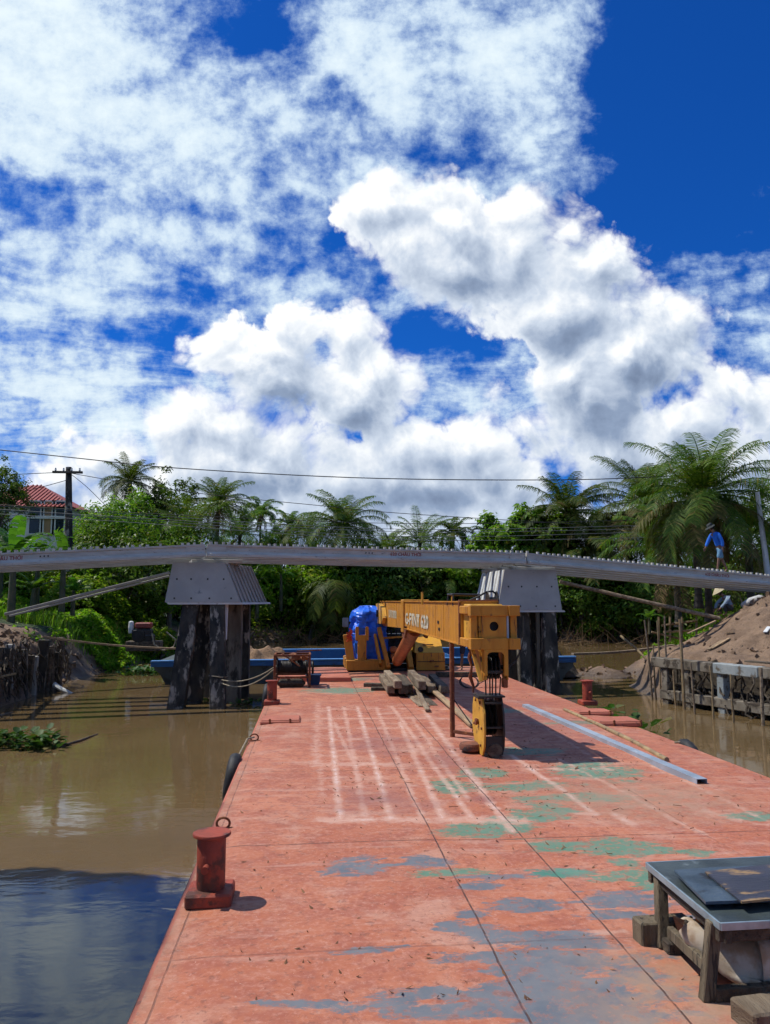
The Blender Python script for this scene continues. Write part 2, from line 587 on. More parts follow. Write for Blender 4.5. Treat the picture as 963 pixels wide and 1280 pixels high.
M['letter_white'] = surf('worn white lettering', (.62, .60, .48), (.42, .36, .20), 9, (.5, .24, .03), 16, .35, rough=.7, bump=0)
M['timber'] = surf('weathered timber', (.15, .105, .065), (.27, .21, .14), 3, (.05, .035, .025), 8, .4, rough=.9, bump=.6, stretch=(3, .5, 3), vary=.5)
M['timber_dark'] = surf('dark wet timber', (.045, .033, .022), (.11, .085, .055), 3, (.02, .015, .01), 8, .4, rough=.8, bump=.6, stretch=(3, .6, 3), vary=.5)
M['plank'] = surf('pale sawn plank', (.36, .25, .14), (.24, .17, .10), 3, (.12, .09, .06), 7, .35, rough=.85, bump=.4, stretch=(3, .6, 3), vary=.3)
M['bamboo'] = surf('dry bamboo', (.30, .22, .11), (.19, .13, .07), 4, (.07, .05, .03), 6, .4, rough=.7, bump=.3, vary=.5)
M['galv'] = surf('galvanised steel', (.42, .50, .58), (.30, .36, .42), 2, (.55, .60, .64), 7, .3, rough=.45, metal=.35, bump=.1)
M['bollard'] = surf('bollard red oxide paint', (.33, .055, .025), (.22, .042, .022), 5, (.09, .032, .020), 4, .52, rough=.6, bump=.3)
M['blue_paint'] = surf('blue boat paint', (.012, .085, .26), (.02, .12, .32), 1.5, (.05, .09, .12), 5, .3, rough=.5, bump=.2)
M['blue_light'] = surf('pale blue gunwale paint', (.10, .30, .62), (.07, .22, .5), 3, rough=.5, bump=.1)
M['hull_grey'] = surf('grey boat hull', (.09, .11, .105), (.055, .07, .07), 1, (.02, .025, .025), 4, .4, rough=.7, bump=.25)
M['sand'] = surf('brown river sand', (.26, .16, .085), (.17, .10, .055), 3, (.10, .06, .035), 12, .5, rough=.95, bump=1.0, bscale=14)
M['rope'] = surf('pale rope', (.36, .31, .22), (.22, .18, .12), 20, rough=.95, bump=.5, bscale=120)
M['wire'] = surf('black cable', (.010, .011, .012), rough=.6, bump=0)
M['wire_pale'] = surf('grey cable', (.10, .11, .11), rough=.6, bump=0)
M['slate'] = surf('dark board', (.028, .045, .06), (.06, .09, .12), 3, (.02, .022, .025), 7, .4, rough=.32, bump=.2)
M['slate_tan'] = surf('dark board with bare tan patches', (.034, .036, .046), (.050, .052, .068), 2, (.30, .19, .085), 5.5, .50, rough=.4, bump=.2, stretch=(.6, 1.8, 1))
M['tin'] = surf('sheet metal top', (.085, .11, .11), (.05, .065, .065), 3.5, (.22, .26, .26), 4, .35, rough=.42, metal=.35, bump=.2)
M['tin_edge'] = surf('bright folded tin edge', (.32, .42, .46), (.2, .27, .3), 5, rough=.35, metal=.4, bump=.1)

# ------------------------------------------------------------------ ground and water
RIVER = [(-9.0, -60), (-9.0, 14), (-8.9, 22), (-9.1, 28.5), (-8.6, 31), (-8.2, 35), (-7.6, 41), (-8.0, 50), (-6.5, 55), (-2, 57), (4, 60), (12, 61), (19, 57), (24, 55), (40, 58),
         (42, 50), (24, 46), (19, 41), (16.6, 37), (13.2, 33), (12.6, 29.5), (11.0, 27), (10.55, 24.2), (11.2, 21.9), (11.9, 19.5), (12.8, 16), (13.5, 8), (14, -60)]
RV = np.array(RIVER, float)


def sdist(x, y):
    """signed distance to the river bank, positive on land"""
    x = np.asarray(x, float); y = np.asarray(y, float)
    best = np.full(x.shape, 1e9); inside = np.zeros(x.shape, bool)
    n = len(RV)
    for i in range(n):
        a = RV[i]; b = RV[(i + 1) % n]
        ex, ey = b - a
        t = np.clip(((x - a[0]) * ex + (y - a[1]) * ey) / (ex * ex + ey * ey), 0, 1)
        d = np.hypot(x - a[0] - t * ex, y - a[1] - t * ey)
        best = np.minimum(best, d)
        c = ((a[1] > y) != (b[1] > y)) & (x < (b[0] - a[0]) * (y - a[1]) / ((b[1] - a[1]) if b[1] != a[1] else 1e-9) + a[0])
        inside ^= c
    return np.where(inside, -best, best)


def vnoise(x, y, s, seed=0):
    """cheap smooth value noise, -1..1"""
    x = np.asarray(x, float) / s + seed * 17.3; y = np.asarray(y, float) / s + seed * 7.9
    xi = np.floor(x); yi = np.floor(y); fx = x - xi; fy = y - yi
    fx = fx * fx * (3 - 2 * fx); fy = fy * fy * (3 - 2 * fy)

    def h(i, j):
        q = np.sin(i * 127.1 + j * 311.7 + seed * 74.7) * 43758.5453
        return (q - np.floor(q)) * 2 - 1
    return (h(xi, yi) * (1 - fx) + h(xi + 1, yi) * fx) * (1 - fy) + (h(xi, yi + 1) * (1 - fx) + h(xi + 1, yi + 1) * fx) * fy


def sstep(x, a, b):
    t = np.clip((np.asarray(x, float) - a) / (b - a), 0, 1)
    return t * t * (3 - 2 * t)


def ground_h(x, y):
    x = np.asarray(x, float); y = np.asarray(y, float)
    s = sdist(x, y)
    land = -0.15 + 1.25 * sstep(s, -0.2, 2.2) + 0.5 * sstep(s, 2, 9)
    left = sstep(-x, 6.5, 9.0) * sstep(y, 27, 31) * (1 - sstep(y, 50, 60))
    land = land + left * (0.9 * sstep(s, 0.2, 2.5) + 0.5 * sstep(s, 3, 8))
    # earth mounds behind the two walls
    lw = (1 - sstep(y, 27.5, 30.5)) * sstep(y, 8, 14) * sstep(-x, 8.6, 9.2)
    lm = 1.75 + 1.0 * sstep(-x, 9.3, 12.0) + 0.10 * vnoise(x * 1.5 + y * .4, y, 1.1, 3)
    land = land * (1 - lw) + lm * lw
    rw = (1 - sstep(y, 28.0, 31.0)) * sstep(y, 8, 14) * sstep(s, 0.5, 1.1) * sstep(x, 10, 11)
    rm = 1.2 + 2.15 * sstep(s, 0.8, 5.8) + 0.16 * vnoise(x * .6, (y + x * .45) * 2.6, 1.1, 5) + 0.08 * vnoise(x, y, .45, 6)
    land = land * (1 - rw) + rm * rw
    bed = -0.25 - 1.2 * sstep(-s, 0.1, 3.0)
    z = np.where(s > -0.2, land, bed)
    z = z + 0.07 * vnoise(x, y, 1.7, 1) + 0.04 * vnoise(x, y, .6, 2) + 0.02 * vnoise(x, y, .27, 9)
    # low muddy shoal by the right wall
    sh = np.exp(-(((x - 11.9) / 1.6) ** 2 + ((y - 31.0) / 1.8) ** 2))
    z = np.where(s < 0.3, np.maximum(z, -0.5 + 0.85 * sh + 0.1 * vnoise(x, y, .5, 4)), z)
    # long rise far away
    far = sstep(np.hypot(x, y - 30), 60, 400)
    return z + far * 1.5


def GZ(x, y):
    return float(ground_h(np.array([x]), np.array([y]))[0])


def ground_mat():
    m = bpy.data.materials.new('river bank soil'); m.use_nodes = True
    t = m.node_tree; T = NT(t); bs = t.nodes['Principled BSDF']
    tc = T.n('ShaderNodeTexCoord').outputs['Object']
    at = T.n('ShaderNodeAttribute', attribute_name='soil').outputs['Fac']
    wet = T.n('ShaderNodeAttribute', attribute_name='wet').outputs['Fac']
    n = T.noise(tc, 1.6, 7, .65); n2 = T.noise(tc, 9, 5, .65)
    soil = T.mix(T.ramp(n, .35, .65), (.145, .092, .056), (.25, .165, .102))
    soil = T.mix(T.ramp(n2, .58, .70), soil, (.045, .030, .020))
    green = T.mix(T.ramp(n, .35, .65), (.020, .034, .010), (.045, .075, .014))
    col = T.mix(T.ramp(T.m('ADD', at, T.m('MULTIPLY', T.m('SUBTRACT', n2, .5), .6)), .4, .6), green, soil)
    col = T.mix(T.m('MULTIPLY', wet, .6), col, (.035, .025, .016))
    T.put(bs.inputs['Base Color'], col)
    T.put(bs.inputs['Roughness'], T.m('MULTIPLY_ADD', wet, -.4, .95))
    b = T.n('ShaderNodeBump'); b.inputs['Strength'].default_value = .9; b.inputs['Distance'].default_value = .12
    T.put(b.inputs['Height'], T.noise(tc, 5, 8, .7)); T.put(bs.inputs['Normal'], b.outputs[0])
    return m


def axis_coords(lo, hi, step, far_lo, far_hi):
    a = list(np.arange(lo, hi + 1e-6, step))
    d = step
    p = hi
    while p < far_hi:
        d *= 1.35; p += d; a.append(p)
    d = step; p = lo
    while p > far_lo:
        d *= 1.35; p -= d; a.insert(0, p)
    return np.array(a)


xs = axis_coords(-24, 32, 0.22, -3000, 3000)
ys = axis_coords(12, 66, 0.22, -300, 4000)
X, Y = np.meshgrid(xs, ys)
Z = ground_h(X, Y)
S_ = sdist(X, Y)
nx, ny = len(xs), len(ys)
idx = np.arange(nx * ny).reshape(ny, nx)
Q = np.stack([idx[:-1, :-1], idx[:-1, 1:], idx[1:, 1:], idx[1:, :-1]], -1).reshape(-1, 4)
soil = np.clip((1 - sstep(S_, 0.8, 2.2)) + ((Y < 32) & (X < 0)) * 1.0 + ((Y < 31.5) & (X > 9) & (X < 26)) * 1.0
               + 0.9 * np.exp(-((X + 8.8) / 1.6) ** 2 - ((Y - 32.0) / 2.6) ** 2), 0, 1)
wet = 1 - sstep(Z, 0.05, 0.45)
np_mesh('ground', np.stack([X, Y, Z], -1).reshape(-1, 3), Q, ground_mat(), kind='structure', attrs={'soil': soil.ravel(), 'wet': wet.ravel()}, smooth=True)


def water_mat():
    m = bpy.data.materials.new('muddy river water'); m.use_nodes = True
    t = m.node_tree; T = NT(t); bs = t.nodes['Principled BSDF']
    tc = T.n('ShaderNodeTexCoord').outputs['Object']
    n = T.noise(tc, .22, 4, .6)
    T.put(bs.inputs['Base Color'], T.mix(T.ramp(n, .3, .7), (.130, .086, .038), (.165, .110, .050)))
    bs.inputs['IOR'].default_value = 1.38
    bs.inputs['Specular IOR Level'].default_value = 1.0
    bs.inputs['Roughness'].default_value = .05
    p = T.v('MULTIPLY', tc, (1.0, 1.6, 1.0))
    w1 = T.noise(p, .9, 3, .5, dist=.6)
    w2 = T.noise(p, 3.5, 4, .55, dist=.4)
    calm = T.ramp(T.noise(tc, .12, 2, .5), .38, .62, .35, 1.0)
    h = T.m('ADD', T.m('MULTIPLY', w1, 1.0), T.m('MULTIPLY', w2, .28))
    b = T.n('ShaderNodeBump'); b.inputs['Distance'].default_value = .06
    T.put(b.inputs['Strength'], T.m('MULTIPLY', calm, .20)); T.put(b.inputs['Height'], h)
    T.put(bs.inputs['Normal'], b.outputs[0])
    return m


mb = MB()
mb.add([(-60, -80, 0), (60, -80, 0), (60, 70, 0), (-60, 70, 0)], [(0, 1, 2, 3)])
mb.build('river_water', water_mat(), kind='structure')

# ------------------------------------------------------------------ the barge we stand on
XL, XR, Y0, Y1 = -0.94, 5.78, -4.0, 26.2


def deck_mat():
    m = bpy.data.materials.new('worn salmon deck paint'); m.use_nodes = True
    t = m.node_tree; T = NT(t); bs = t.nodes['Principled BSDF']
    tc = T.n('ShaderNodeTexCoord').outputs['Object']

    def A(n): return T.n('ShaderNodeAttribute', attribute_name=n).outputs['Fac']
    n1 = T.noise(tc, .55, 5, .6); n2 = T.noise(tc, 4.0, 8, .72); n3 = T.noise(tc, 22, 5, .7)
    st = T.noise(T.v('MULTIPLY', tc, (.7, 5.0, 1)), 1.4, 6, .65)
    col = T.mix(T.ramp(n1, .3, .7), (.385, .115, .054), (.475, .170, .086))
    col = T.mix(T.m('MULTIPLY', T.ramp(n2, .42, .62), .75), col, (.31, .092, .058))
    n4 = T.noise(tc, 1.5, 7, .7, dist=.4); n5 = T.noise(tc, 12.0, 6, .75)
    col = T.mix(T.m('MULTIPLY', T.ramp(n4, .50, .66), .5), col, (.52, .30, .21))
    col = T.mix(T.m('MULTIPLY', T.ramp(n5, .55, .62), .75), col, (.22, .080, .050))
    n6 = T.noise(tc, 38.0, 4, .8)
    col = T.mix(T.m('MULTIPLY', T.m('MULTIPLY', T.ramp(n6, .60, .66), T.ramp(n4, .40, .60)), .8), col, (.14, .060, .040))
    col = T.mix(T.m('MULTIPLY', T.ramp(T.noise(tc, 27.0, 5, .8, dist=.5), .60, .67), .45), col, (.60, .42, .33))
    col = T.mix(T.m('MULTIPLY', T.ramp(n3, .46, .72), .45), col, (.58, .30, .22))
    col = T.mix(T.m('MULTIPLY', T.ramp(st, .52, .70), .35), col, (.55, .36, .28))
    # older coats showing through
    nb = T.m('ADD', T.m('MULTIPLY', T.noise(T.v('MULTIPLY', tc, (.8, 2.2, 1)), 2.4, 8, .72, dist=.3), .7), T.m('MULTIPLY', T.noise(T.v('MULTIPLY', tc, (1.0, 1.8, 1)), 11.0, 6, .75), .3))
    def patch(f, thr=.54, soft=.09): return T.ramp(T.m('ADD', f, T.m('MULTIPLY', T.m('SUBTRACT', nb, .5), 2.6)), thr - soft, thr + soft)
    blue = T.mix(T.ramp(n2, .35, .65), (.085, .130, .160), (.15, .175, .19))
    green = T.mix(T.ramp(n2, .35, .65), (.045, .21, .135), (.11, .24, .17))
    col = T.mix(T.m('MULTIPLY', patch(A('blue')), T.ramp(n5, .62, .50, .35, .92)), col, blue)
    col = T.mix(T.m('MULTIPLY', patch(A('green'), .49), T.ramp(n5, .60, .48, .25, .88)), col, green)
    # scuffed pale bands left by cargo: broad tan wear with a broken white core
    pa = A('pale'); k6 = T.noise(tc, 6, 7, .75); k2 = T.noise(tc, 2.5, 5, .65)
    col = T.mix(T.m('MULTIPLY', T.ramp(T.m('ADD', pa, T.m('MULTIPLY', T.m('SUBTRACT', k6, .5), 2.4)), .20, .75), T.ramp(pa, .02, .3, 0, .62)), col, (.58, .36, .27))
    core = T.m('MULTIPLY', T.ramp(T.m('ADD', pa, T.m('MULTIPLY', T.m('SUBTRACT', k6, .5), 2.2)), .75, 1.1), T.ramp(k2, .36, .56))
    col = T.mix(T.m('MULTIPLY', core, .55), col, (.70, .58, .53))
    pd = T.ramp(T.m('ADD', A('shade_dirt'), T.m('MULTIPLY', T.m('SUBTRACT', T.noise(tc, 2.2, 7, .65), .5), 1.0)), .35, .8)
    col = T.mix(T.m('MULTIPLY', pd, .65), col, (.235, .095, .085))  # mixes in the painted boom shadow and the redder cells
    col = T.mix(T.m('MULTIPLY', T.m('MAXIMUM', A('mud'), 0.0), T.ramp(T.noise(tc, 5, 6, .7), .3, .6)), col, (.34, .215, .14))
    # weld seams between the deck plates
    X_ = T.sep(tc); wob = T.m('MULTIPLY', T.m('SUBTRACT', T.noise(tc, 3, 4, .6), .5), .02)
    sm = None
    for ax_, at_, w_, st_ in SEAMS:
        dd_ = T.m('ABSOLUTE', T.m('ADD', T.m('SUBTRACT', X_[ax_], at_), wob))
        q = T.ramp(dd_, w_ * .5, w_ * 1.6, st_, 0.0)
        sm = q if sm is None else T.m('MAXIMUM', sm, q)
    brk = T.ramp(T.noise(tc, 7, 4, .7), .38, .55, .35, 1.0)
    col = T.mix(T.m('MULTIPLY', sm, brk), col, (.085, .040, .030))
    sp = T.ramp(T.voro(tc, 7.0, feature='F1', detail=1.0), .05, .09, 1, 0)
    spk = T.m('MULTIPLY', sp, T.ramp(T.noise(tc, .9, 3, .6), .48, .6))
    col = T.mix(T.m('MULTIPLY', spk, .8), col, (.07, .035, .025))
    T.put(bs.inputs['Base Color'], col)
    T.put(bs.inputs['Roughness'], T.ramp(n2, .3, .7, .52, .78))
    bs.inputs['Specular IOR Level'].default_value = .35
    b = T.n('ShaderNodeBump'); b.inputs['Strength'].default_value = .5; b.inputs['Distance'].default_value = .012
    hh = T.m('SUBTRACT', T.m('ADD', T.m('MULTIPLY', n2, .5), T.m('MULTIPLY', n1, 4.0)), T.m('MULTIPLY', sm, .9))
    T.put(b.inputs['Height'], hh); T.put(bs.inputs['Normal'], b.outputs[0])
    return m


def dk0(px, py):
    p = atz(px, py, D); return p.x, p.y
SEAMS = [(0, dk0(524, 1014)[0], .006, .95), (0, dk0(700, 1100)[0], .006, .95), (0, 3.72, .005, .4), (0, 4.75, .005, .35), (0, XL + .115, .006, .6)]
SEAMS += [(1, dk0(600, py)[1], .010, st) for py, st in ((1052, .75), (1185, .35), (962, .6), (900, .5), (870, .5), (1110, .0))]
SEAMS = [q for q in SEAMS if q[3] > 0]
M['deck'] = deck_mat()
M['deck_plain'] = surf('salmon deck paint', (.47, .15, .09), (.38, .12, .07), 2, (.14, .06, .04), 6, .3, rough=.65, bump=.25)

barge = thing('barge', 'long flat steel barge deck with worn salmon red paint in the foreground', 'barge', (2.4, 11, D))
xg = np.arange(XL + .04, XR - .03, 0.028); yg = np.arange(Y0, Y1 - .05, 0.07)
xg = np.append(xg, XR - .04); yg = np.append(yg, Y1 - .06)
X, Y = np.meshgrid(xg, yg)


def dk(px, py):
    p = atz(px, py, D); return p.x, p.y


def field(pts):
    f = np.zeros_like(X)
    for (px, py, rx, ry) in pts:       # centre in the photo, half sizes in metres
        cx, cy = dk(px, py)
        d = np.sqrt(((X - cx) / rx) ** 2 + ((Y - cy) / ry) ** 2)
        f = np.maximum(f, 1.0 - 0.5 * d)
    return np.clip(f, 0, 1)


green = field([(770, 1062, .33, .26), (700, 1060, .28, .16), (668, 1022, .25, .25), (690, 1015, .2, .3), (650, 985, .6, .20), (780, 1080, .14, .14), (800, 1100, .3, .16), (640, 1035, .25, .3), (600, 1040, .35, .22),
               (720, 1000, .6, .18), (745, 965, .5, .5), (660, 940, .5, .3), (600, 968, .3, .3), (425, 864, .8, .6), (820, 1065, .2, .14), (870, 1070, .16, .12), (830, 1108, .25, .12),
               (950, 1022, .3, .15), (560, 1095, .4, .08), (700, 1095, .3, .1), (630, 890, .3, .3), (730, 905, .8, .2), (560, 985, .2, .4), (420, 850, 1.0, .5)])
blue = field([(720, 1250, .55, .42), (770, 1270, .3, .3), (700, 1205, .55, .22), (690, 1180, .4, .14), (575, 1245, .45, .10), (600, 1265, .45, .12), (640, 1183, .25, .06), (600, 1170, .22, .1), (455, 1088, .33, .20), (530, 1082, .25, .16),
              (665, 1137, .30, .14), (600, 1112, .16, .1), (640, 1098, .5, .07), (780, 1130, .5, .16), (760, 1150, .3, .1), (460, 1192, .45, .045), (565, 1165, .12, .10), (585, 1150, .14, .08), (460, 1260, .4, .05),
              (380, 1255, .3, .04), (840, 1155, .3, .1), (690, 1095, .35, .1), (630, 1200, .12, .06), (550, 1270, .5, .05), (790, 1225, .2, .2)])
pale = np.zeros_like(X)


def pline(a, b, w, s=1.0):
    global pale
    ax, ay = dk(*a); bx, by = dk(*b)
    ex, ey = bx - ax, by - ay
    t = np.clip(((X - ax) * ex + (Y - ay) * ey) / (ex * ex + ey * ey), 0, 1)
    d = np.hypot(X - ax - t * ex, Y - ay - t * ey)
    pale = np.maximum(pale, s * np.clip(1.15 - d / (w * 1.35), 0, 1))


for (a, b, w, s) in [((411, 885), (426, 1030), .05, .95), ((430, 885), (458, 1030), .05, .7), ((447, 885), (490, 1028), .05, .9), ((470, 885), (530, 1030), .05, .7), ((418, 905), (442, 955), .05, .7), ((500, 905), (553, 1025), .05, .9),
                     ((490, 885), (590, 1025), .05, .8), ((515, 900), (585, 1000), .05, .7), ((540, 905), (640, 1042), .06, .9), ((530, 890), (600, 985), .06, .8), ((396, 885), (404, 1000), .06, .45),
                     ((404, 958), (500, 958), .14, .75), ((404, 1028), (650, 1028), .16, .75), ((404, 900), (560, 900), .14, .6), ((404, 925), (600, 925), .12, .5), ((404, 985), (560, 985), .10, .4), ((520, 938), (600, 938), .1, .5), ((404, 912), (620, 912), .10, .5), ((404, 940), (540, 940), .10, .5), ((404, 888), (640, 888), .16, .5), ((404, 972), (620, 972), .08, .4), ((404, 1003), (600, 1003), .07, .35),
                     ((640, 945), (745, 1020), .05, .95), ((745, 1018), (722, 1019), .06, .9), ((660, 962), (760, 962), .12, .5), ((700, 950), (880, 1045), .05, .6), ((760, 930), (963, 1030), .06, .55), ((720, 905), (900, 990), .1, .4),
                     ((770, 1020), (790, 1032), .08, .9), ((680, 975), (800, 975), .15, .35), ((700, 1030), (963, 1030), .12, .3), ((860, 1010), (963, 1035), .1, .45), ((620, 1172), (800, 1170), .02, .55), ((540, 1185), (620, 1180), .02, .5),
                     ((650, 890), (760, 962), .05, .5), ((395, 960), (398, 880), .1, .5), ((390, 1240), (450, 1060), .015, .3)]:
    pline(a, b, w, s)
shade_dirt = field([(700, 905, 1.0, 1.9), (740, 925, .8, .8), (660, 880, .7, 1.2), (560, 880, .9, 1.0), (480, 850, 1.5, .8), (600, 1000, .3, .3), (480, 930, 1.0, 1.6), (480, 1000, .9, .9), (560, 950, .8, 1.5)]) * .72  # painted boom shadow right of the hook block, plus darker red cargo cells
mud = np.clip(field([(900, 1230, .5, .45), (840, 1240, .3, .4), (860, 1260, .4, .3), (400, 840, 1.5, .8), (800, 1000, .8, .6)]) * 1.3, 0, 1) * .8
mud = np.maximum(mud, .55 * np.clip(1 - (X - XL) / .22, 0, 1))
seam = np.zeros_like(X)
xa = dk(524, 1014)[0]; xb = dk(700, 1100)[0]
for sx in (xa, xb, 3.72, 4.75):
    seam = np.maximum(seam, np.clip(1.35 - np.abs(X - sx) / .018, 0, 1) * (1.0 if sx < 3 else .4))
seam = np.maximum(seam, .6 * np.clip(1.3 - np.abs(X - XL - .115) / .02, 0, 1))
for py, s in ((1052, .75), (1185, .5), (962, .5), (900, .45), (870, .4), (1018, .0), (1150, .35)):
    yy = dk(600, py)[1]
    seam = np.maximum(seam, s * np.clip(1.35 - np.abs(Y - yy) / .05, 0, 1))
bumpz = 0.018 + 0.013 * vnoise(X, Y, 1.1, 11) + 0.004 * vnoise(X, Y, .4, 12)
bumpz = .001 + bumpz * sstep(X, XL + .04, XL + .4) * sstep(XR - X, 0.04, .4)
nx, ny = len(xg), len(yg)
idx = np.arange(nx * ny).reshape(ny, nx)
Q = np.stack([idx[:-1, :-1], idx[:-1, 1:], idx[1:, 1:], idx[1:, :-1]], -1).reshape(-1, 4)
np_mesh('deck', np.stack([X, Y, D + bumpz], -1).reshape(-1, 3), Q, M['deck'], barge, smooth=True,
        attrs={'green': green.ravel(), 'blue': blue.ravel(), 'pale': pale.ravel(), 'shade_dirt': shade_dirt.ravel(), 'mud': mud.ravel(), 'seam': seam.ravel()})
# hull: a shell a little below the deck sheet, sides down into the water, rounded sheer edge
h = MB()
prof = [(XL + .06, D - .002), (XL + .015, D - .006), (XL, D - .03), (XL - .005, D - .16), (XL + .02, D - .18), (XL + .02, -.9), (XR - .02, -.9), (XR - .02, D - .18), (XR + .005, D - .16), (XR, D - .03), (XR - .015, D - .006), (XR - .06, D - .002)]
h.prism([(x, Y0, z) for x, z in prof], (0, Y1 - Y0, 0))
h.build('hull', M['deck_plain'], barge)
for k in range(13):
    for x in (XL - .012, XR + .012):
        MB().box((x, 1.0 + k * 2.0, .30), (.05, .08, .62), bev=.01).build('hull_rib', M['deck_plain'], barge)


def bollard(px, py, hgt=.5, rad=.105, peg=-1):
    c = atz(px, py, D)
    b = MB()
    b.lathe((c.x, c.y, D + .10), [(rad * .96, 0), (rad, .03), (rad, hgt - .14), (rad * .97, hgt - .13)], 28)
    b.lathe((c.x, c.y, D + hgt - .03), [(rad * 1.05, -.01), (rad * 1.32, .0), (rad * 1.34, .012), (rad * 1.30, .022), (0.001, .026)], 28)
    b.tube([(c.x, c.y, D + .27), (c.x + peg * .09 * .3, c.y - .17, D + .27)], .028, 12)
    o = b.build('bollard', M['bollard'], barge, smooth=True)
    p = MB()
    p.box((c.x, c.y, D + .05), (.33, .33, .10), bev=.015, taper=.88)
    p.build('base_plate', M['bollard'], o)
    return o


bollard(263, 1127)
bollard(340, 881, .52, .105)
bollard(735, 881, .52, .105, 1)


def hatch(px, py, w, d, hh=.09, clips=((.25, 0), (.75, 0))):
    c = atz(px, py, D)
    b = MB()
    b.box((c.x, c.y, D + hh / 2), (w, d, hh), bev=.02)
    b.box((c.x, c.y, D + hh + .006), (w * .93, d * .93, .012), bev=.004)
    o = b.build('hatch', M['deck_plain'], barge)
    for (u, side) in clips:
        k = MB()
        x = c.x - w / 2 + w * u
        k.box((x, c.y - d / 2 - .012, D + hh * .6), (.035, .03, hh * .9), bev=.006)
        k.lathe((x, c.y - d / 2 - .01, D + hh + .02), [(.018, -.01), (.022, 0), (.018, .012)], 10, axis='Y')
        k.build('hatch_clip', M['rust'], o)
    return o


hatch(351, 903, .72, .62, .07)
hatch(740, 893, .70, .50, .07, ((.3, 0), (.9, 0)))
hatch(768, 906, .80, .62, .09, ((.35, 0), (.95, 0)))
# raised coaming near the far end (flat plate platform)
c0 = atz(400, 853, D)
b = MB(); b.box((c0.x - .15, c0.y + 1.3, D + .07), (2.0, 2.7, .14), bev=.02)
b.build('raised_plate', M['deck_plain'], barge)
# mooring eyes on the left edge
for (px, py, s) in ((279, 1036, .07), (318, 926, .07)):
    c = atz(px, py, D)
    e = MB()
    e.tube([(c.x + s * math.cos(a) * .9, c.y, D + .05 + s * .75 * math.sin(a)) for a in np.linspace(-1.2, 4.3, 14)], .012, 8)
    e.box((c.x, c.y - .02, D + .008), (.2, .06, .012), bev=.003)
    e.build('mooring_eye', M['rust'], barge, smooth=True)


# tyres hung over the side
def tyre(c, axis_tilt, label, R0=.26, r0=.085):
    t = thing('tyre_fender', label, 'tyre', c)
    b = MB(); n, k = 36, 12
    vs = []; fs = []
    for i in range(n):
        a = 2 * math.pi * i / n
        for j in range(k):
            q = 2 * math.pi * j / k
            rr = R0 + r0 * math.cos(q) * (1.0 if math.cos(q) < 0 else .85)
            tread = .012 * (i % 2) if math.cos(q) > .5 else 0
            p = Vector((r0 * 1.0 * math.sin(q), (rr + tread) * math.cos(a), (rr + tread) * math.sin(a)))
            p = Matrix.Rotation(axis_tilt, 3, 'Y') @ p
            vs.append(p + Vector(c))
    for i in range(n):
        for j in range(k):
            fs.append((i * k + j, ((i + 1) % n) * k + j, ((i + 1) % n) * k + (j + 1) % k, i * k + (j + 1) % k))
    b.add(vs, fs)
    b.build('tyre', M['rubber'], t, smooth=True)
    return t


c = atz(291, 950, D)
ty = tyre((XL - .10, c.y, D - .25), R(8), 'black rubber tyre hung as a fender over the left edge of the salmon barge')
rp = MB(); e = atz(318, 926, D)
rp.tube([(e.x, e.y - .02, D + .06), (e.x - .10, e.y - .12, D + .05), (XL - .05, c.y + .45, D - .02), (XL - .13, c.y + .22, D - .02), (XL - .14, c.y + .1, D - .03)], .014, 8)
rp.build('hanging_rope', M['rope'], ty, smooth=True)
c = atz(868, 930, D)
t2 = tyre((XR + .10, c.y, D - .255), R(-16), 'black rubber tyre hung over the right edge of the barge near the square steel tube')
rp = MB(); rp.tube([(XR - .12, c.y + .06, D + .015), (XR + .02, c.y + .03, D + .03), (XR + .10, c.y, D - .0)], .014, 8)
rp.build('hanging_rope', M['rope'], t2, smooth=True)
tyre((XL - .12, 20.2, D - .22), R(5), 'dark tyre on the barge side below the rusty winch')

# scraps: dry leaves and flakes scattered on the deck
V = []; F = []
rr = random.Random(3)
sc = MB()
for i in range(1100):
    if rr.random() < .5:
        px, py = rr.gauss(600, 130), 870 + abs(rr.gauss(0, 70))
    else:
        px, py = rr.uniform(300, 960), 870 + rr.random() ** 1.6 * 390
    p = atz(px, py, D)
    if not (XL + .1 < p.x < XR - .1): continue
    s = rr.uniform(.004, .015) * (1.8 if rr.random() < .12 else 1); a = rr.uniform(0, 6.28); l = rr.uniform(1, 3.2)
    dx, dy = math.cos(a), math.sin(a)
    q = []
    for (u, w, z) in ((-l, 0, .014), (0, -.7, .02), (l, 0, .035), (0, .7, .02)):
        q.append((p.x + (u * dx - w * dy) * s, p.y + (u * dy + w * dx) * s, D + z))
    sc.add(q, [(0, 1, 2), (0, 2, 3)])
for i in range(80):
    px, py = (rr.gauss(660, 150), 880 + abs(rr.gauss(0, 90)))
    p = atz(px, py, D)
    if not (XL + .2 < p.x < XR - .2): continue
    a = rr.uniform(0, 6.28); l = rr.uniform(.02, .10); d_ = Vector((math.cos(a), math.sin(a), 0)) * l
    q0 = Vector((p.x, p.y, D + .03)); sc.bar(q0, q0 + d_ + Vector((0, 0, rr.uniform(0, .01))), .005, .005)
tag(sc.build('leaf_litter', surf('dry brown leaves', (.10, .045, .02), (.22, .11, .05), 3, rough=.9, bump=0)), 'dry leaves and rust flakes scattered over the salmon deck', 'leaf litter', kind='stuff')

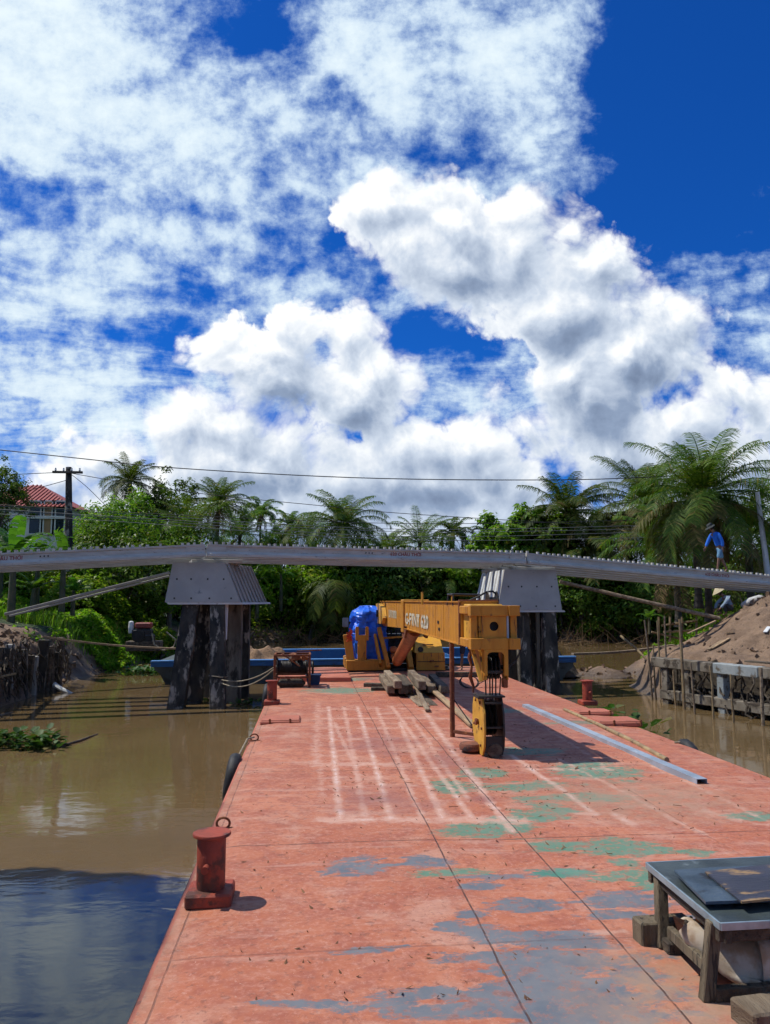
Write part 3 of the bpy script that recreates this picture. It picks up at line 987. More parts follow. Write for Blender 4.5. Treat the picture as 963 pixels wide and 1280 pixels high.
# ------------------------------------------------------------------ truck crane upper standing on timbers
Yw, Yo = M['yellow'], M['yellow_old']
crane = thing('crane', 'yellow crane with its long boom lowered level over the barge deck', 'crane', (2.9, 24.5, D))
BX = 2.30; BW = .56; YB0, YB1 = 25.2, 11.75
def bz(y, top): return (3.0 + .025 * (y - YB1) / 13.4) if top else (2.345 + .0 * y)
b = MB()      # main boom section, slightly deeper at the front
o = [(BX, YB0, 2.98), (BX, YB0, 2.32), (BX, 24.2, 2.22), (BX, 19.3, 2.33), (BX, YB1, 2.335), (BX, YB1, 2.98)]
b.prism(o, (BW, 0, 0))
b.box((BX + BW / 2, (YB0 + YB1) / 2, 2.985), (BW + .05, YB0 - YB1, .02))
b.box((BX + BW / 2, (19.3 + YB1) / 2, 2.34), (BW + .05, 19.3 - YB1, .02))
boom = b.build('boom', Yw, crane)
for y in (13.3, 14.2, 16.2, 17.9, 20.6):        # faint wear plates
    MB().box((BX + BW / 2, y, 2.66), (BW + .015, .05, .62), bev=.004).build('stiffener', Yw, boom)
MB().box((BX + BW / 2, 19.0, 2.63), (BW + .10, .42, .80), bev=.02).build('boom_collar', Yw, boom)
MB().box((BX + BW / 2, 11.80, 2.665), (BW + .06, .05, .70), bev=.008).build('section_end_plate', M['rust'], boom)
b = MB(); b.box((BX + BW / 2 + .01, 11.55, 2.67), (BW - .06, .5, .56), bev=.015)
b.build('inner_boom', Yo, boom)
# lettering on the left side of the boom
lx = BX - .004
t = text_mesh("G-FTNT 620", .36, (lx - .008, 18.6, 2.46), (0, -1, 0), (0, 0, 1), M['letter_white'], 'lettering', boom, squeeze=1.9, bold=.012)
t = text_mesh("UNI 0000", .30, (lx - .004, 22.6, 2.53), (0, -1, 0), (0, 0, 1), M['letter_white'], 'lettering', boom, squeeze=1.7, bold=.008)
b = MB()
for (y, z) in ((13.75, 2.50), (13.85, 2.62)):
    b.box((lx - .002, y, z), (.006, .16, .05))
    b.build('small_mark', M['black'], boom); b = MB()
# rear pivot ear
b = MB(); b.prism([(BX - .14, 25.4, 2.90), (BX - .14, 25.4, 2.36), (BX - .14, 24.9, 2.28), (BX - .14, 23.4, 2.32), (BX - .14, 23.0, 2.5), (BX - .14, 23.3, 2.78), (BX - .14, 24.6, 2.93)], (.12, 0, 0))
ear = b.build('pivot_plate', Yo, crane)
MB().lathe((BX - .17, 24.7, 2.6), [(.11, -.02), (.11, .05)], 20, axis='X').build('pivot_pin', M['black'], ear)

# ---- boom head
hy = 10.98; hx0 = atz(0, 0, 0)
def HX(px): return (aty(px, 780, hy)).x
def HZ(py): return aty(620, py, hy).z
x0, x1 = HX(588), HX(650)
head = None
for (pa, pb, yy) in ((757, 770, 0), (798, 812, 0)):
    b = MB()
    z1, z0 = HZ(pa), HZ(pb)
    for (xa_, xb_, dy) in ((x0, HX(601), -.03), (HX(601) + .003, HX(636), 0), (HX(636) + .003, x1, -.03)):
        b.box(((xa_ + xb_) / 2, hy + .09 + dy, (z0 + z1) / 2), (xb_ - xa_, .18, z1 - z0), bev=.005)
    head_ = b.build('boom_head' if head is None else 'lower_head_bar', Yw, crane if head is None else head)
    head = head or head_
b = MB()
pz1, pz0 = HZ(770), HZ(798)
pcx = HX(618.5)
xl_, xr_ = HX(604), HX(634)
n = 24; hr = .066; pz = HZ(783)
ring = [(pcx + hr * math.cos(2 * math.pi * k / n), pz + hr * math.sin(2 * math.pi * k / n)) for k in range(n)]
def sq(k):
    a = 2 * math.pi * k / n; c_, s_ = math.cos(a), math.sin(a); m_ = max(abs(c_), abs(s_))
    return (pcx + c_ / m_ * (xr_ - pcx), pz + s_ / m_ * (pz1 - pz if s_ > 0 else pz - pz0))
vs = [(x, hy + .03, z) for x, z in ring] + [(*[sq(k)[0]], hy + .03, sq(k)[1]) for k in range(n)]
vs += [(x, hy + .05, z) for x, z in ring] + [(sq(k)[0], hy + .05, sq(k)[1]) for k in range(n)]
fs = []
for k in range(n):
    k2 = (k + 1) % n
    fs += [(k, k2, n + k2, n + k), (2 * n + k, 3 * n + k, 3 * n + k2, 2 * n + k2), (k, 2 * n + k, 2 * n + k2, k2), (n + k, n + k2, 3 * n + k2, 3 * n + k)]
b.add(vs, fs)
b.build('head_plate', Yw, head)
b = MB(); b.box((pcx, hy + .42, (pz0 + pz1) / 2), (.34, .55, pz1 - pz0 + .05)); b.build('head_cavity_dark', M['black'], head)  # solid black block in place of the dark inside the hollow
for (pa, pb, mt) in ((590, 598, 'yellow'), (600, 604, 'yellow_old'), (635, 638, 'galv'), (640, 648, 'yellow')):
    b = MB(); xa_, xb_ = HX(pa), HX(pb)
    b.box(((xa_ + xb_) / 2, hy + .12, (pz0 + pz1) / 2), (xb_ - xa_, .10, pz1 - pz0 + .01), bev=.006)
    if mt == 'yellow':
        for zz in (.25, .5, .75): b.lathe(((xa_ + xb_) / 2, hy + .065, pz0 + (pz1 - pz0) * zz), [(.013, 0), (.013, .01)], 8, axis='Y')
    b.build('head_strut', M[mt], head)
for x in (x0 + .03, x1 - .05):     # side beams running back to the boom
    for z in (HZ(763), HZ(805)):
        b = MB(); b.box((x, hy + .47, z), (.07, .62, .12), bev=.01); b.build('side_beam', Yw, head)
# sheave housing with its arched mouth
hz1, hz0 = HZ(812), HZ(852)
ax0, ax1 = HX(609), HX(630); xo0, xo1 = HX(605), HX(635)
az1, az0 = HZ(815.5), HZ(845)
out = [(xo0, hz1), (xo1, hz1), (xo1, HZ(846)), (HX(632), hz0), (HX(629.9), hz0 + .02)]
b = MB()
arch = [(ax1, az0)] + [(ax1 - .06 + .06 * math.cos(a), az1 - .06 + .06 * math.sin(a)) for a in np.linspace(0, math.pi / 2, 6)] + [(ax0 + .06 + .06 * math.cos(a), az1 - .06 + .06 * math.sin(a)) for a in np.linspace(math.pi / 2, math.pi, 6)] + [(ax0, az0)]
b.box(((xo0 + ax0) / 2, hy + .03, (hz1 + az0) / 2), (ax0 - xo0, .06, hz1 - az0), bev=.004)
b.box(((xo1 + ax1) / 2, hy + .03, (hz1 + az0) / 2), (xo1 - ax1, .06, hz1 - az0), bev=.004)
b.box(((ax0 + ax1) / 2, hy + .03, (hz1 + az1) / 2 + .001), (ax1 - ax0 + .002, .056, hz1 - az1), bev=.0)
for (cx_, sx) in ((ax0, 1), (ax1, -1)):
    tri = [(cx_, hy + .002, az1 + .001)] + [(cx_ + sx * (.06 - .06 * math.sin(a)), hy + .002, az1 - .06 + .06 * math.cos(a)) for a in np.linspace(0, math.pi / 2, 6)]
    b.prism(tri, (0, .05, 0))
hs = b.build('sheave_housing', Yw, crane)
for (xa_, w_) in ((xo0 - .005, .02), (xo1 - .015, .02)):
    b = MB(); b.prism([(xa_, hy + .06, hz1), (xa_, hy + .75, hz1 + .05), (xa_, hy + .55, hz1 - .25), (xa_, hy + .25, hz0 - .02), (xa_, hy + .03, hz0 + .02)], (w_, 0, 0)); b.build('cheek_plate', Yw, hs)
for k in range(4):
    b = MB(); b.lathe((ax0 + .035 + k * .055, hy + .26, HZ(836)), [(.05, -.018), (.17, -.014), (.155, 0), (.17, .014), (.05, .018)], 28, axis='X')
    b.build('sheave', M['black'], hs)
b = MB(); b.tube([(xo0, hy + .26, HZ(836)), (xo1, hy + .26, HZ(836))], .03, 10); b.box(((ax0 + ax1) / 2, hy + .12, HZ(841)), (ax1 - ax0, .05, .04)); b.box(((ax0 + ax1) / 2, hy + .35, HZ(828)), (ax1 - ax0, .04, .36)); b.build('axle', M['black'], hs)
MB().box((HX(632), hy + .1, hz0 - .03), (.07, .12, .13), bev=.01).build('side_lug', M['rust'], hs)
for (pa, qa, w) in (((591, 812), (602, 852), .06), ((600, 812), (607, 850), .05)):
    p_ = aty(pa[0], pa[1], hy + .2); q_ = aty(qa[0], qa[1], hy + .05)
    b = MB(); b.bar(p_, q_, .035, w, up=(1, 0, 0), bev=.006); b.build('slanted_leg', Yo, hs)
# top frame, hose and reel behind the head
b = MB()
fy = 12.4
fp = [aty(x, y, fy) for x, y in ((567, 757), (567, 743), (600, 744), (600, 757))]
b.tube(fp, .022, 8); b.tube([p + Vector((.0, .5, 0)) for p in fp], .022, 8)
b.tube([fp[1], fp[1] + Vector((0, .5, 0))], .02, 6); b.tube([fp[2], fp[2] + Vector((0, .5, 0))], .02, 6)
b.tube([fp[0] + Vector((0, 0, .07)), fp[3] + Vector((0, 0, .07))], .012, 6)
b.build('top_rail', M['black'], crane)
rc = aty(616, 751, 12.3)
b = MB()
b.lathe(rc, [(.04, -.10), (.15, -.09), (.155, -.08), (.06, -.07), (.06, .05), (.155, .06), (.15, .07), (.04, .08)], 30, axis='X')
reel = b.build('cable_reel', M['black'], crane, smooth=True)
b = MB(); b.tube([aty(x, y, 12.3) for x, y in ((584, 752), (598, 746), (608, 740), (616, 739), (622, 744))], .016, 8); b.build('hose', M['rubber'], reel, smooth=True)
for (px, py0, py1, yy) in ((528, 740, 756, 15.5), (566, 742, 762, 12.6)):
    b = MB(); b.bar(aty(px, py1, yy), aty(px, py0, yy), .04, .04); b.build('upright', Yo, crane)
hp = MB(); hp.tube([aty(x, y, 11.9) for x, y in ((636, 835), (645, 826), (652, 812), (655, 795), (655, 770))], .014, 8); hp.build('hose', M['rubber'], crane, smooth=True)

# ---- ropes and hook block resting on the deck
hb = thing('hook_block', 'heavy yellow and black hook block standing on the deck under the boom head', 'hook block', (2.65, 11.4, D))
for (pa, pb) in ((607, 608), (612.5, 613), (616, 615.5), (620, 620), (626, 624.5)):
    MB().tube([aty(pa, 846, hy + .18), aty(pb, 878, hy + .22)], .011, 6).build('wire_rope', M['black'], hb)
xc0 = HX(598) + .0; 
def cheek(x, th, m, nm):
    yo = hy + .02
    o = [(x, yo + .10, 1.63), (x, yo + .62, 1.63), (x, yo + .74, 1.45), (x, yo + .76, 1.15), (x, yo + .60, D + .08), (x, yo + .42, D + .02), (x, yo + .12, D + .02), (x, yo + .0, D + .16), (x, yo - .04, 1.18), (x, yo - .02, 1.42)]
    b = MB(); b.prism(o, (th, 0, 0)); return b.build(nm, m, hb)
cx0 = HX(606); cx1 = HX(627)
ck = cheek(cx0 - .03, .025, Yo, 'cheek_plate')
for (y, z) in ((.2, 1.55), (.5, 1.55), (.12, 1.2), (.62, 1.2), (.4, .9), (.2, .95)):
    MB().lathe((cx0 - .045, hy + y, z), [(.018, -.005), (.02, .01)], 8, axis='X').build('bolt', M['rust'], ck)
b = MB(); b.lathe((cx0 - .08, hy + .36, 1.26), [(.045, 0), (.05, .02), (.035, .05)], 14, axis='X'); b.build('axle_cap', M['rust'], ck)
cheek(cx1, .025, M['black'], 'cheek_plate')
for k in range(3):
    b = MB(); b.lathe((cx0 + .045 + k * .065, hy + .36, 1.32), [(.05, -.022), (.26, -.018), (.23, 0), (.26, .018), (.05, .022)], 36, axis='X'); b.build('sheave', M['black'], hb)
for z in (1.56, 1.22, 1.0):
    MB().box(((cx0 + cx1) / 2, hy + .04, z), (cx1 - cx0, .05, .03 if z > 1.1 else .2), bev=.004).build('cross_plate', M['black'], hb)
b = MB(); b.box(((cx0 + cx1) / 2 - .02, hy + .22, 1.645), (cx1 - cx0 + .14, .36, .025), bev=.004)
b.box((cx0 - .05, hy + .2, 1.63), (.10, .3, .03), bev=.005)
b.build('top_plate', M['black'], hb)
rl = MB(); rl.lathe(((cx0 + cx1) / 2 + .01, hy + .10, D + .105), [(.02, -.105), (.098, -.10), (.104, -.08), (.104, .08), (.098, .10), (.02, .105)], 24, axis='Y')
rl.build('roller', M['timber_dark'], hb, smooth=True)
w0 = aty(593, 933, 11.35)
b = MB(); b.lathe((w0.x - .02, 11.45, D + .02), [(.12, 0), (.17, .03), (.18, .08), (.16, .12), (.07, .135), (.001, .137)], 28)
b.build('hook_weight', surf('rust red hook weight', (.22, .075, .04), (.10, .05, .035), 4, (.05, .035, .03), 7, .5, rough=.8, bump=.4), hb, smooth=True)
# chain / hose bundle hanging at the left of the head
b = MB()
b.tube([aty(x, y, 11.3) for x, y in ((589, 812), (587, 822), (590, 834), (588, 846), (592, 858), (592, 866))], [.02, .03, .016, .03, .02, .012], 8)
b.build('hanging_shackle', M['rust'], crane, smooth=True)

# ---- luffing cylinder
p_ = aty(497, 826, 24.0); q_ = aty(520, 786, 18.9); q_.z = 2.36
d_ = (q_ - p_)
b = MB(); b.tube([p_, p_ + d_ * .93], .17, 20); b.tube([p_ + d_ * .93, p_ + d_ * .97], .19, 20)
cyl = b.build('luffing_cylinder', M['rust_orange'], crane, smooth=True)
b = MB(); b.tube([p_ + d_ * .97, q_ + Vector((0, 0, .05))], .10, 14); b.build('piston_rod', M['black'], cyl)
b = MB(); b.prism([(q_.x - .30, q_.y - .55, 2.40), (q_.x - .30, q_.y + .5, 2.40), (q_.x - .30, q_.y + .25, 2.12), (q_.x - .30, q_.y - .15, 2.10)], (.05, 0, 0)); b.prism([(q_.x + .22, q_.y - .55, 2.40), (q_.x + .22, q_.y + .5, 2.40), (q_.x + .22, q_.y + .25, 2.12), (q_.x + .22, q_.y - .15, 2.10)], (.05, 0, 0))
b.box((q_.x, q_.y, 2.37), (.6, 1.1, .04)); b.build('cylinder_bracket', M['rust'], cyl)

# ---- superstructure
def cp(px, py, y): return aty(px, py, y)
f0 = cp(431, 828, 24.2); f1 = cp(481, 838, 24.2)
zt, zb = f0.z, f1.z
b = MB(); b.box(((f0.x + f1.x) / 2 + .05, 24.2 + 1.1, (zt + zb) / 2 + .03), (f1.x - f0.x, 2.2, zt - zb + .06), bev=.02)
fr = b.build('base_frame', Yw, crane)
pm = cp(453, 788, 24.35)
b = MB()
b.box((pm.x, 24.42, (zt + pm.z - .15) / 2), (cp(459, 800, 24.35).x - cp(448.5, 800, 24.35).x, .28, pm.z - .15 - zt), bev=.02)
post = b.build('jib_post', Yw, fr)
for s in (-1, 1):
    b = MB(); b.box((pm.x + s * .155, 24.40, pm.z - .10), (.09, .30, .42), bev=.015); b.build('post_fork', Yw, post)
b = MB(); q1 = cp(434, 793, 24.35); q2 = cp(438, 826, 24.35)
b.bar((q1.x, 24.4, q1.z), (q2.x + .02, 24.4, zt), .14, .25, bev=.01); b.build('side_post', Yw, fr)
# slanted plates around the cylinder foot
for (a_, c_, w) in (((474, 786), (486, 836), .13), ((469, 795), (476, 832), .08), ((510, 812), (514, 838), .16)):
    p1 = cp(*a_, 24.6); p2 = cp(*c_, 24.1)
    b = MB(); b.bar(p1, p2, w, .35, up=(0, 1, 0), bev=.015); b.build('turret_plate', Yw, crane)
p1 = cp(476, 798, 24.5); p2 = cp(505, 796, 24.5)
MB().bar(p1, p2, .10, .06, bev=.01).build('turret_rail', Yw, crane)
# dark machinery inside
b = MB()
g = random.Random(5)
c1 = cp(482, 830, 25.0); c2 = cp(516, 785, 25.0)
b.box(((c1.x + c2.x) / 2, 25.6, (c1.z + c2.z) / 2 - .1), (c2.x - c1.x, .7, c2.z - c1.z - .2), bev=.05)
for k in range(16):
    x = g.uniform(c1.x, c2.x); z = g.uniform(c1.z, c2.z); s = g.uniform(.06, .16)
    if k % 2: b.box((x, 25.1 + g.uniform(-.2, .2), z), (s, s * 2, s), bev=.015)
    else: b.lathe((x, 25.0, z), [(s * .6, -.1), (s * .6, .1)], 12, axis='X')
mac = b.build('winch_machinery', M['black'], crane)
for k in range(5):
    MB().tube([(g.uniform(c1.x, c2.x), 24.7, g.uniform(c1.z, c2.z)) for _ in range(4)], .018, 6).build('hydraulic_hose', M['rubber'], mac, smooth=True)
b = MB(); kx = cp(492, 812, 24.3); b.box((kx.x, 24.3, kx.z), (.22, .3, .2), bev=.05); b.box((kx.x - .02, 24.25, kx.z - .2), (.14, .2, .16), bev=.02); b.build('orange_pump', M['rust_orange'], mac)
# right-hand machine cover with its sloping top
e0 = cp(521, 838, 24.3); e1 = cp(557, 838, 24.3); zt2 = cp(540, 816, 24.3).z; ztop = cp(540, 790, 26.3).z
b = MB()
x0c, x1c = e0.x, e1.x
b.hexa([(x0c, 24.3, e0.z), (x1c, 24.3, e0.z), (x1c, 26.6, e0.z), (x0c, 26.6, e0.z)], [(x0c, 24.3, zt2), (x1c - .02, 24.3, zt2), (x1c - .1, 26.6, zt2), (x0c, 26.6, zt2)])
cov = b.build('machine_cover', Yw, crane)
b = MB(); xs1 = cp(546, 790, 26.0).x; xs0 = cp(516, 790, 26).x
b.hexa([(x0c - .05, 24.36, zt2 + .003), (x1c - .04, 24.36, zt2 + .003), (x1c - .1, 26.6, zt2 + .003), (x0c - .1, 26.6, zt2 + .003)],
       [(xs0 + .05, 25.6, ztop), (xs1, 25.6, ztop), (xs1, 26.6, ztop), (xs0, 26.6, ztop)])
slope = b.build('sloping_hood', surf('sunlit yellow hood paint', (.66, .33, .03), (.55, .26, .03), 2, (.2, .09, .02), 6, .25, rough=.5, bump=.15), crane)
MB().box(((x0c + x1c) / 2, 24.293, (e0.z + zt2) / 2), (x1c - x0c - .02, .012, .015)).build('panel_seam', M['black'], cov)
for (px, py) in ((535, 806), (533, 814), (540, 826), (546, 833)):
    p1 = cp(px, py, 24.27 if py > 816 else 24.75)
    MB().box((p1.x, p1.y - .02, p1.z), (.34 if py < 816 else .12, .05, .04), bev=.008).build('hood_handle', M['rust'], cov)
b = MB(); p1 = cp(526, 812, 24.4); b.lathe(p1, [(.07, -.04), (.09, 0), (.05, .05)], 14, axis='Y'); b.build('filler_cap', M['black'], cov)
# slewing ring; flat black boxes stand in for the shadow under the frames
b = MB(); b.lathe((2.95, 25.3, D), [(1.0, .02), (1.0, .12), (.9, .13)], 36); b.box((2.9, 25.4, D + .10), (3.0, 1.4, .08)); b.box((1.95, 24.9, D + .045), (1.6, 1.2, .07)); b.box((3.75, 25.3, D + .045), (1.5, 1.6, .07)); b.build('slewing_ring_shadow', M['black'], crane)
# folded mirror on the cab
b = MB(); p1 = cp(432, 778, 25.2); b.box(p1, (.20, .04, .30), bev=.03); b.build('cab_mirror', surf('pale mirror back', (.25, .28, .26), (.18, .2, .19), 3, rough=.6, bump=.1), crane)
# cab hidden below the tarp
tarp_m = surf('blue tarpaulin', (.016, .12, .70), (.03, .17, .78), 2, (.01, .06, .42), 5, .3, rough=.38, bump=.35, bscale=8)
tp = thing('tarpaulin', 'crumpled bright blue tarpaulin wrapped over the crane cab', 'tarpaulin', (1.95, 25.4, 1.2))
cl = [(440, 757.5), (471, 757)]
n, k = 44, 36
cx_ = (cp(437, 800, 25.3).x + cp(478, 800, 25.3).x) / 2
ztop_ = cp(455, 757.5, 25.2).z; zbot_ = cp(455, 824, 25.0).z
vs = []; fs = []
g = np.random.RandomState(4)
for i in range(n + 1):
    u = i / n; z = ztop_ - (ztop_ - zbot_) * u
    hw = .24 + .27 * sstep(u, -.02, .10) * 1.0 + .10 * u - .06 * math.exp(-((u - .05) / .05) ** 2)
    hd = .25 + .35 * float(sstep(u, -.02, .12)) + .1 * u
    cxx = cx_ + .09 - .04 * (1 - u)
    if u > .55: cxx += .05 * (u - .55)
    for j in range(k):
        a = 2 * math.pi * j / k
        c_, s_ = math.cos(a), math.sin(a)
        m_ = (abs(c_) ** 4 + abs(s_) ** 4) ** (-.25)
        wr = .055 * math.sin(a * 7 + u * 5 + 2 * math.sin(u * 4)) * (.4 + .6 * u) + .055 * vnoise(a * 1.8 + 4, u * 6 + a * 1.3, .55, 21) + .030 * vnoise(a * 5, u * 4 + a * 3, .5, 22) + .018 * vnoise(a * 9, u * 14, .4, 23)
        vs.append((cxx + (hw + wr) * c_ * m_, 25.35 + (hd + wr) * s_ * m_, z + .03 * vnoise(a * 3, 0, .5, 25) * (1 if u > .9 else .2)))
for i in range(n):
    for j in range(k):
        fs.append((i * k + j, i * k + (j + 1) % k, (i + 1) * k + (j + 1) % k, (i + 1) * k + j))
vs.append((cx_, 25.35, ztop_ + .02)); fs += [(len(vs) - 1, (j + 1) % k, j) for j in range(k)]
b = MB(); b.add(vs, fs); b.build('tarpaulin_sheet', tarp_m, tp, smooth=False)
b = MB(); b.tube([(cx_ - .5, 24.72, 1.95), (cx_, 24.66, 1.9), (cx_ + .52, 24.75, 1.8)], .012, 6); b.build('tie_cord', M['black'], tp)
b = MB(); p1 = cp(437, 790, 24.25)
pts = []
for k_ in range(20): pts.append(p1 + Vector((.09 * math.sin(k_ * 2.1), -.02 - .03 * math.cos(k_ * 1.3), .11 * math.cos(k_ * 1.7) - k_ * .012)))
b.tube(pts, .026, 6)
tag(b.build('knotted_rag', surf('orange red rag', (.62, .09, .03), (.5, .06, .02), 8, rough=.9, bump=.3), smooth=True), 'knotted orange red rag hanging on the yellow post beside the blue tarpaulin', 'rag')

# ---- rusty prop under the boom with a foot bar
pr = thing('prop_pole', 'thin rusty steel pole propping the crane boom beside the hook block', 'pole', (BX + .09, 12.45, D))
c = atz(566, 923, D); ty_ = c.y
b = MB(); b.tube([(c.x, ty_, D + .012), (c.x, ty_, 2.33)], .040, 14); b.build('post', M['rust'], pr, smooth=True)
MB().bar((c.x, ty_, D + .11), (c.x + .40, ty_ - .45, D + .11), .05, .05, bev=.005).build('foot_bar', M['rust'], pr)
b = MB(); b.tube([(c.x + .02, ty_, D + .62), (c.x + .32, ty_ - .4, D + .15)], .010, 6); b.tube([(c.x + .30, ty_ - .4, D + .4), (c.x + .26, ty_ - .32, D + .15)], .008, 6)
b.build('tie_wire', M['black'], pr)

# ---- timbers and planks stacked in front of the crane
def timber(name, a, b_, w, h, m, label, z0=D + .015, grp='dark timbers stacked on the deck in front of the crane', cat='timber', slope=0):
    p = atz(*a, z0 + h / 2) if len(a) == 2 else Vector(a); q = atz(*b_, z0 + h / 2) if len(b_) == 2 else Vector(b_)
    q.z += slope
    o = MB().bar((0, 0, 0), (q - p), w, h, bev=.012).build(name, m)
    o.location = p
    tag(o, label, cat, grp); return o
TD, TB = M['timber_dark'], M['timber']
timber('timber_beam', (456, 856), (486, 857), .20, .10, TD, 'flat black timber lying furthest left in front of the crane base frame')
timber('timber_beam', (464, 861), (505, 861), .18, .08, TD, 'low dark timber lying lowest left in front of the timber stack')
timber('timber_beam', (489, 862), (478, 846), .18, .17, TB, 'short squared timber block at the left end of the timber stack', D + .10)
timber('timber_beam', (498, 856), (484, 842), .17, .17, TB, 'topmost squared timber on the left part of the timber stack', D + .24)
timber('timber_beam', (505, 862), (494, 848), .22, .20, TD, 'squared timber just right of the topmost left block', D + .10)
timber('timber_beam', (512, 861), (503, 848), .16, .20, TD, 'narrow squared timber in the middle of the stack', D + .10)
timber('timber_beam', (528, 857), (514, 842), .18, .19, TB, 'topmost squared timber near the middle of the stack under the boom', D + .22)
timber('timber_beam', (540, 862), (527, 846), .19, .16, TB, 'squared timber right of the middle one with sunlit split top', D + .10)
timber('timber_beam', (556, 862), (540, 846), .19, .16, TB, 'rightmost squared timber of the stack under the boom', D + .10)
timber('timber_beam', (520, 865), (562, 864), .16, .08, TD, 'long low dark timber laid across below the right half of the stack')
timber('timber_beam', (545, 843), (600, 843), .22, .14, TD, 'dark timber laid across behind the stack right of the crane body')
pg = 'loose planks lying forward of the crane'
timber('plank', (531, 883), (505, 861), .24, .04, TB, 'wide grey weathered plank lying flat left of the curved strip', grp=pg, cat='plank')
timber('plank', (535, 888), (512, 850), .10, .05, TB, 'narrow dark plank sloping down from the timber stack', D + .05, grp=pg, cat='plank', slope=.15)
timber('plank', (543, 882), (528, 868), .16, .03, TD, 'thin short dark plank between the two long planks', grp=pg, cat='plank')
timber('plank', (592, 907), (531, 857), .13, .06, M['plank'], 'long pale sawn plank running from the timber stack towards the hook block', D + .04, grp=pg, cat='plank', slope=.08)

# ---- steel tube and bamboo pole along the right side of the deck
a_ = atz(657, 882, D + .05); b_ = atz(878, 977, D + .05)
dd = (b_ - a_).normalized(); sd = dd.cross(UP).normalized()
st = thing('steel_channel', 'long straight galvanised square steel tube lying on the salmon deck', 'steel tube', (a_ + b_) / 2 - Vector((0, 0, .05)))
m_ = MB(); W_, H_, tk = .135, .075, .006
zz = D + .028
for (o1, o2, w, hh_, zc) in ((0, 0, W_, tk, zz + H_ / 2 - tk / 2), (0, 0, W_, tk, zz - H_ / 2 + tk / 2)):
    m_.bar(Vector((a_.x, a_.y, zc + .015)), Vector((b_.x, b_.y, zc + .015)), w, hh_)
for s in (-1, 1):
    off = sd * s * (W_ / 2 - tk / 2)
    m_.bar(Vector((a_.x, a_.y, zz + .015)) + off, Vector((b_.x, b_.y, zz + .015)) + off, tk, H_ - 2 * tk - .001)
m_.build('tube_wall', M['galv'], st)
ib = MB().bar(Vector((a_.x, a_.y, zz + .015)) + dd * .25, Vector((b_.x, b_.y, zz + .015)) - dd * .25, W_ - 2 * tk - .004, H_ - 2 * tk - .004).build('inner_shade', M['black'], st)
b = MB(); P_ = [atz(x, y, D + .04) for x, y in ((706, 887), (745, 905), (790, 926), (834, 950))]
P_[1].z += .01
b.tube(P_, [.030, .034, .035, .036], 10); 
bp = tag(b.build('bamboo_pole', M['bamboo'], smooth=True), 'brown bamboo pole lying along the right of the square steel tube', 'pole')

# ---- winch at the left edge
wx = atz(365, 861, D); wc = Vector((wx.x, wx.y + .45, D))
wn = thing('deck_winch', 'rusty framed rope winch with a black drum at the left edge of the deck', 'winch', wc)
hw_, hd_, ht_ = .44, .42, .82
for sx in (-1, 1):
    for sy in (-1, 1):
        MB().box((wc.x + sx * hw_, wc.y + sy * hd_, D + ht_ / 2 + .02), (.06, .06, ht_), bev=.006).build('frame_post', M['rust'], wn)
for z in (ht_, .28):
    for sy in (-1, 1):
        MB().box((wc.x, wc.y + sy * hd_, D + z), (hw_ * 2, .05, .05), bev=.005).build('frame_rail', M['rust'], wn)
    for sx in (-1, 1):
        MB().box((wc.x + sx * hw_, wc.y, D + z + .01), (.05, hd_ * 2, .05), bev=.005).build('frame_rail', M['rust'], wn)
b = MB(); b.lathe((wc.x, wc.y - .05, D + .50), [(.02, -.40), (.25, -.40), (.25, -.37), (.17, -.36)] + [(.17 + .012 * (k % 2), -.36 + .72 * k / 40) for k in range(41)] + [(.25, .37), (.25, .40), (.02, .40)], 28, axis='X')
b.build('rope_drum', M['black'], wn, smooth=True)
g = random.Random(9)
for k in range(9):
    b = MB(); x = wc.x + g.uniform(-.35, .35); y = wc.y - .1 + g.uniform(-.25, .3)
    b.box((x, y, D + ht_ - .12 + g.uniform(0, .12)), (g.uniform(.08, .25), g.uniform(.1, .3), g.uniform(.05, .12)), Euler((g.uniform(-.4, .4), g.uniform(-.4, .4), g.uniform(0, 3))), bev=.01)
    b.build('gearbox_block', M['rust'] if k % 3 else M['timber_dark'], wn)
MB().bar((wc.x - .25, wc.y - .42, D + .86), (wc.x + .2, wc.y - .45, D + .55), .03, .03).build('brace', M['rust'], wn)
MB().bar((wc.x + .1, wc.y, D + .90), (wc.x + .75, wc.y, D + .93), .05, .03).build('lever_handle', M['rust'], wn)
MB().lathe((wc.x + .52, wc.y - .1, D + .50), [(.03, -.03), (.16, -.03), (.18, 0), (.16, .03), (.03, .03)], 22, axis='X').build('gear_wheel', M['black'], wn)
MB().box((wc.x - .02, wc.y - .35, D + .13), (.72, .22, .22), bev=.09).build('motor_casing', M['timber_dark'], wn)
bk = atz(400, 857, D)
t = thing('plastic_bucket', 'small dark blue tub standing on deck right of the rusty winch', 'bucket', (bk.x - .17, bk.y + .1, D))
b = MB(); cxb, cyb = bk.x - .17, bk.y + .1
b.hexa([(cxb - .15, cyb - .13, D + .01), (cxb + .15, cyb - .13, D + .01), (cxb + .15, cyb + .13, D + .01), (cxb - .15, cyb + .13, D + .01)], [(cxb - .19, cyb - .17, D + .27), (cxb + .19, cyb - .17, D + .27), (cxb + .19, cyb + .17, D + .27), (cxb - .19, cyb + .17, D + .27)])
b.build('tub', surf('dark blue plastic', (.015, .05, .13), (.02, .06, .15), 3, rough=.4, bump=0), t)
b = MB()
for s in (-1, 1): b.box((cxb, cyb + s * .175, D + .27), (.41, .02, .03), bev=.005); b.box((cxb + s * .195, cyb, D + .27), (.02, .36, .03), bev=.005)
b.build('rim', surf('blue plastic rim', (.02, .06, .16), rough=.4, bump=0), t)
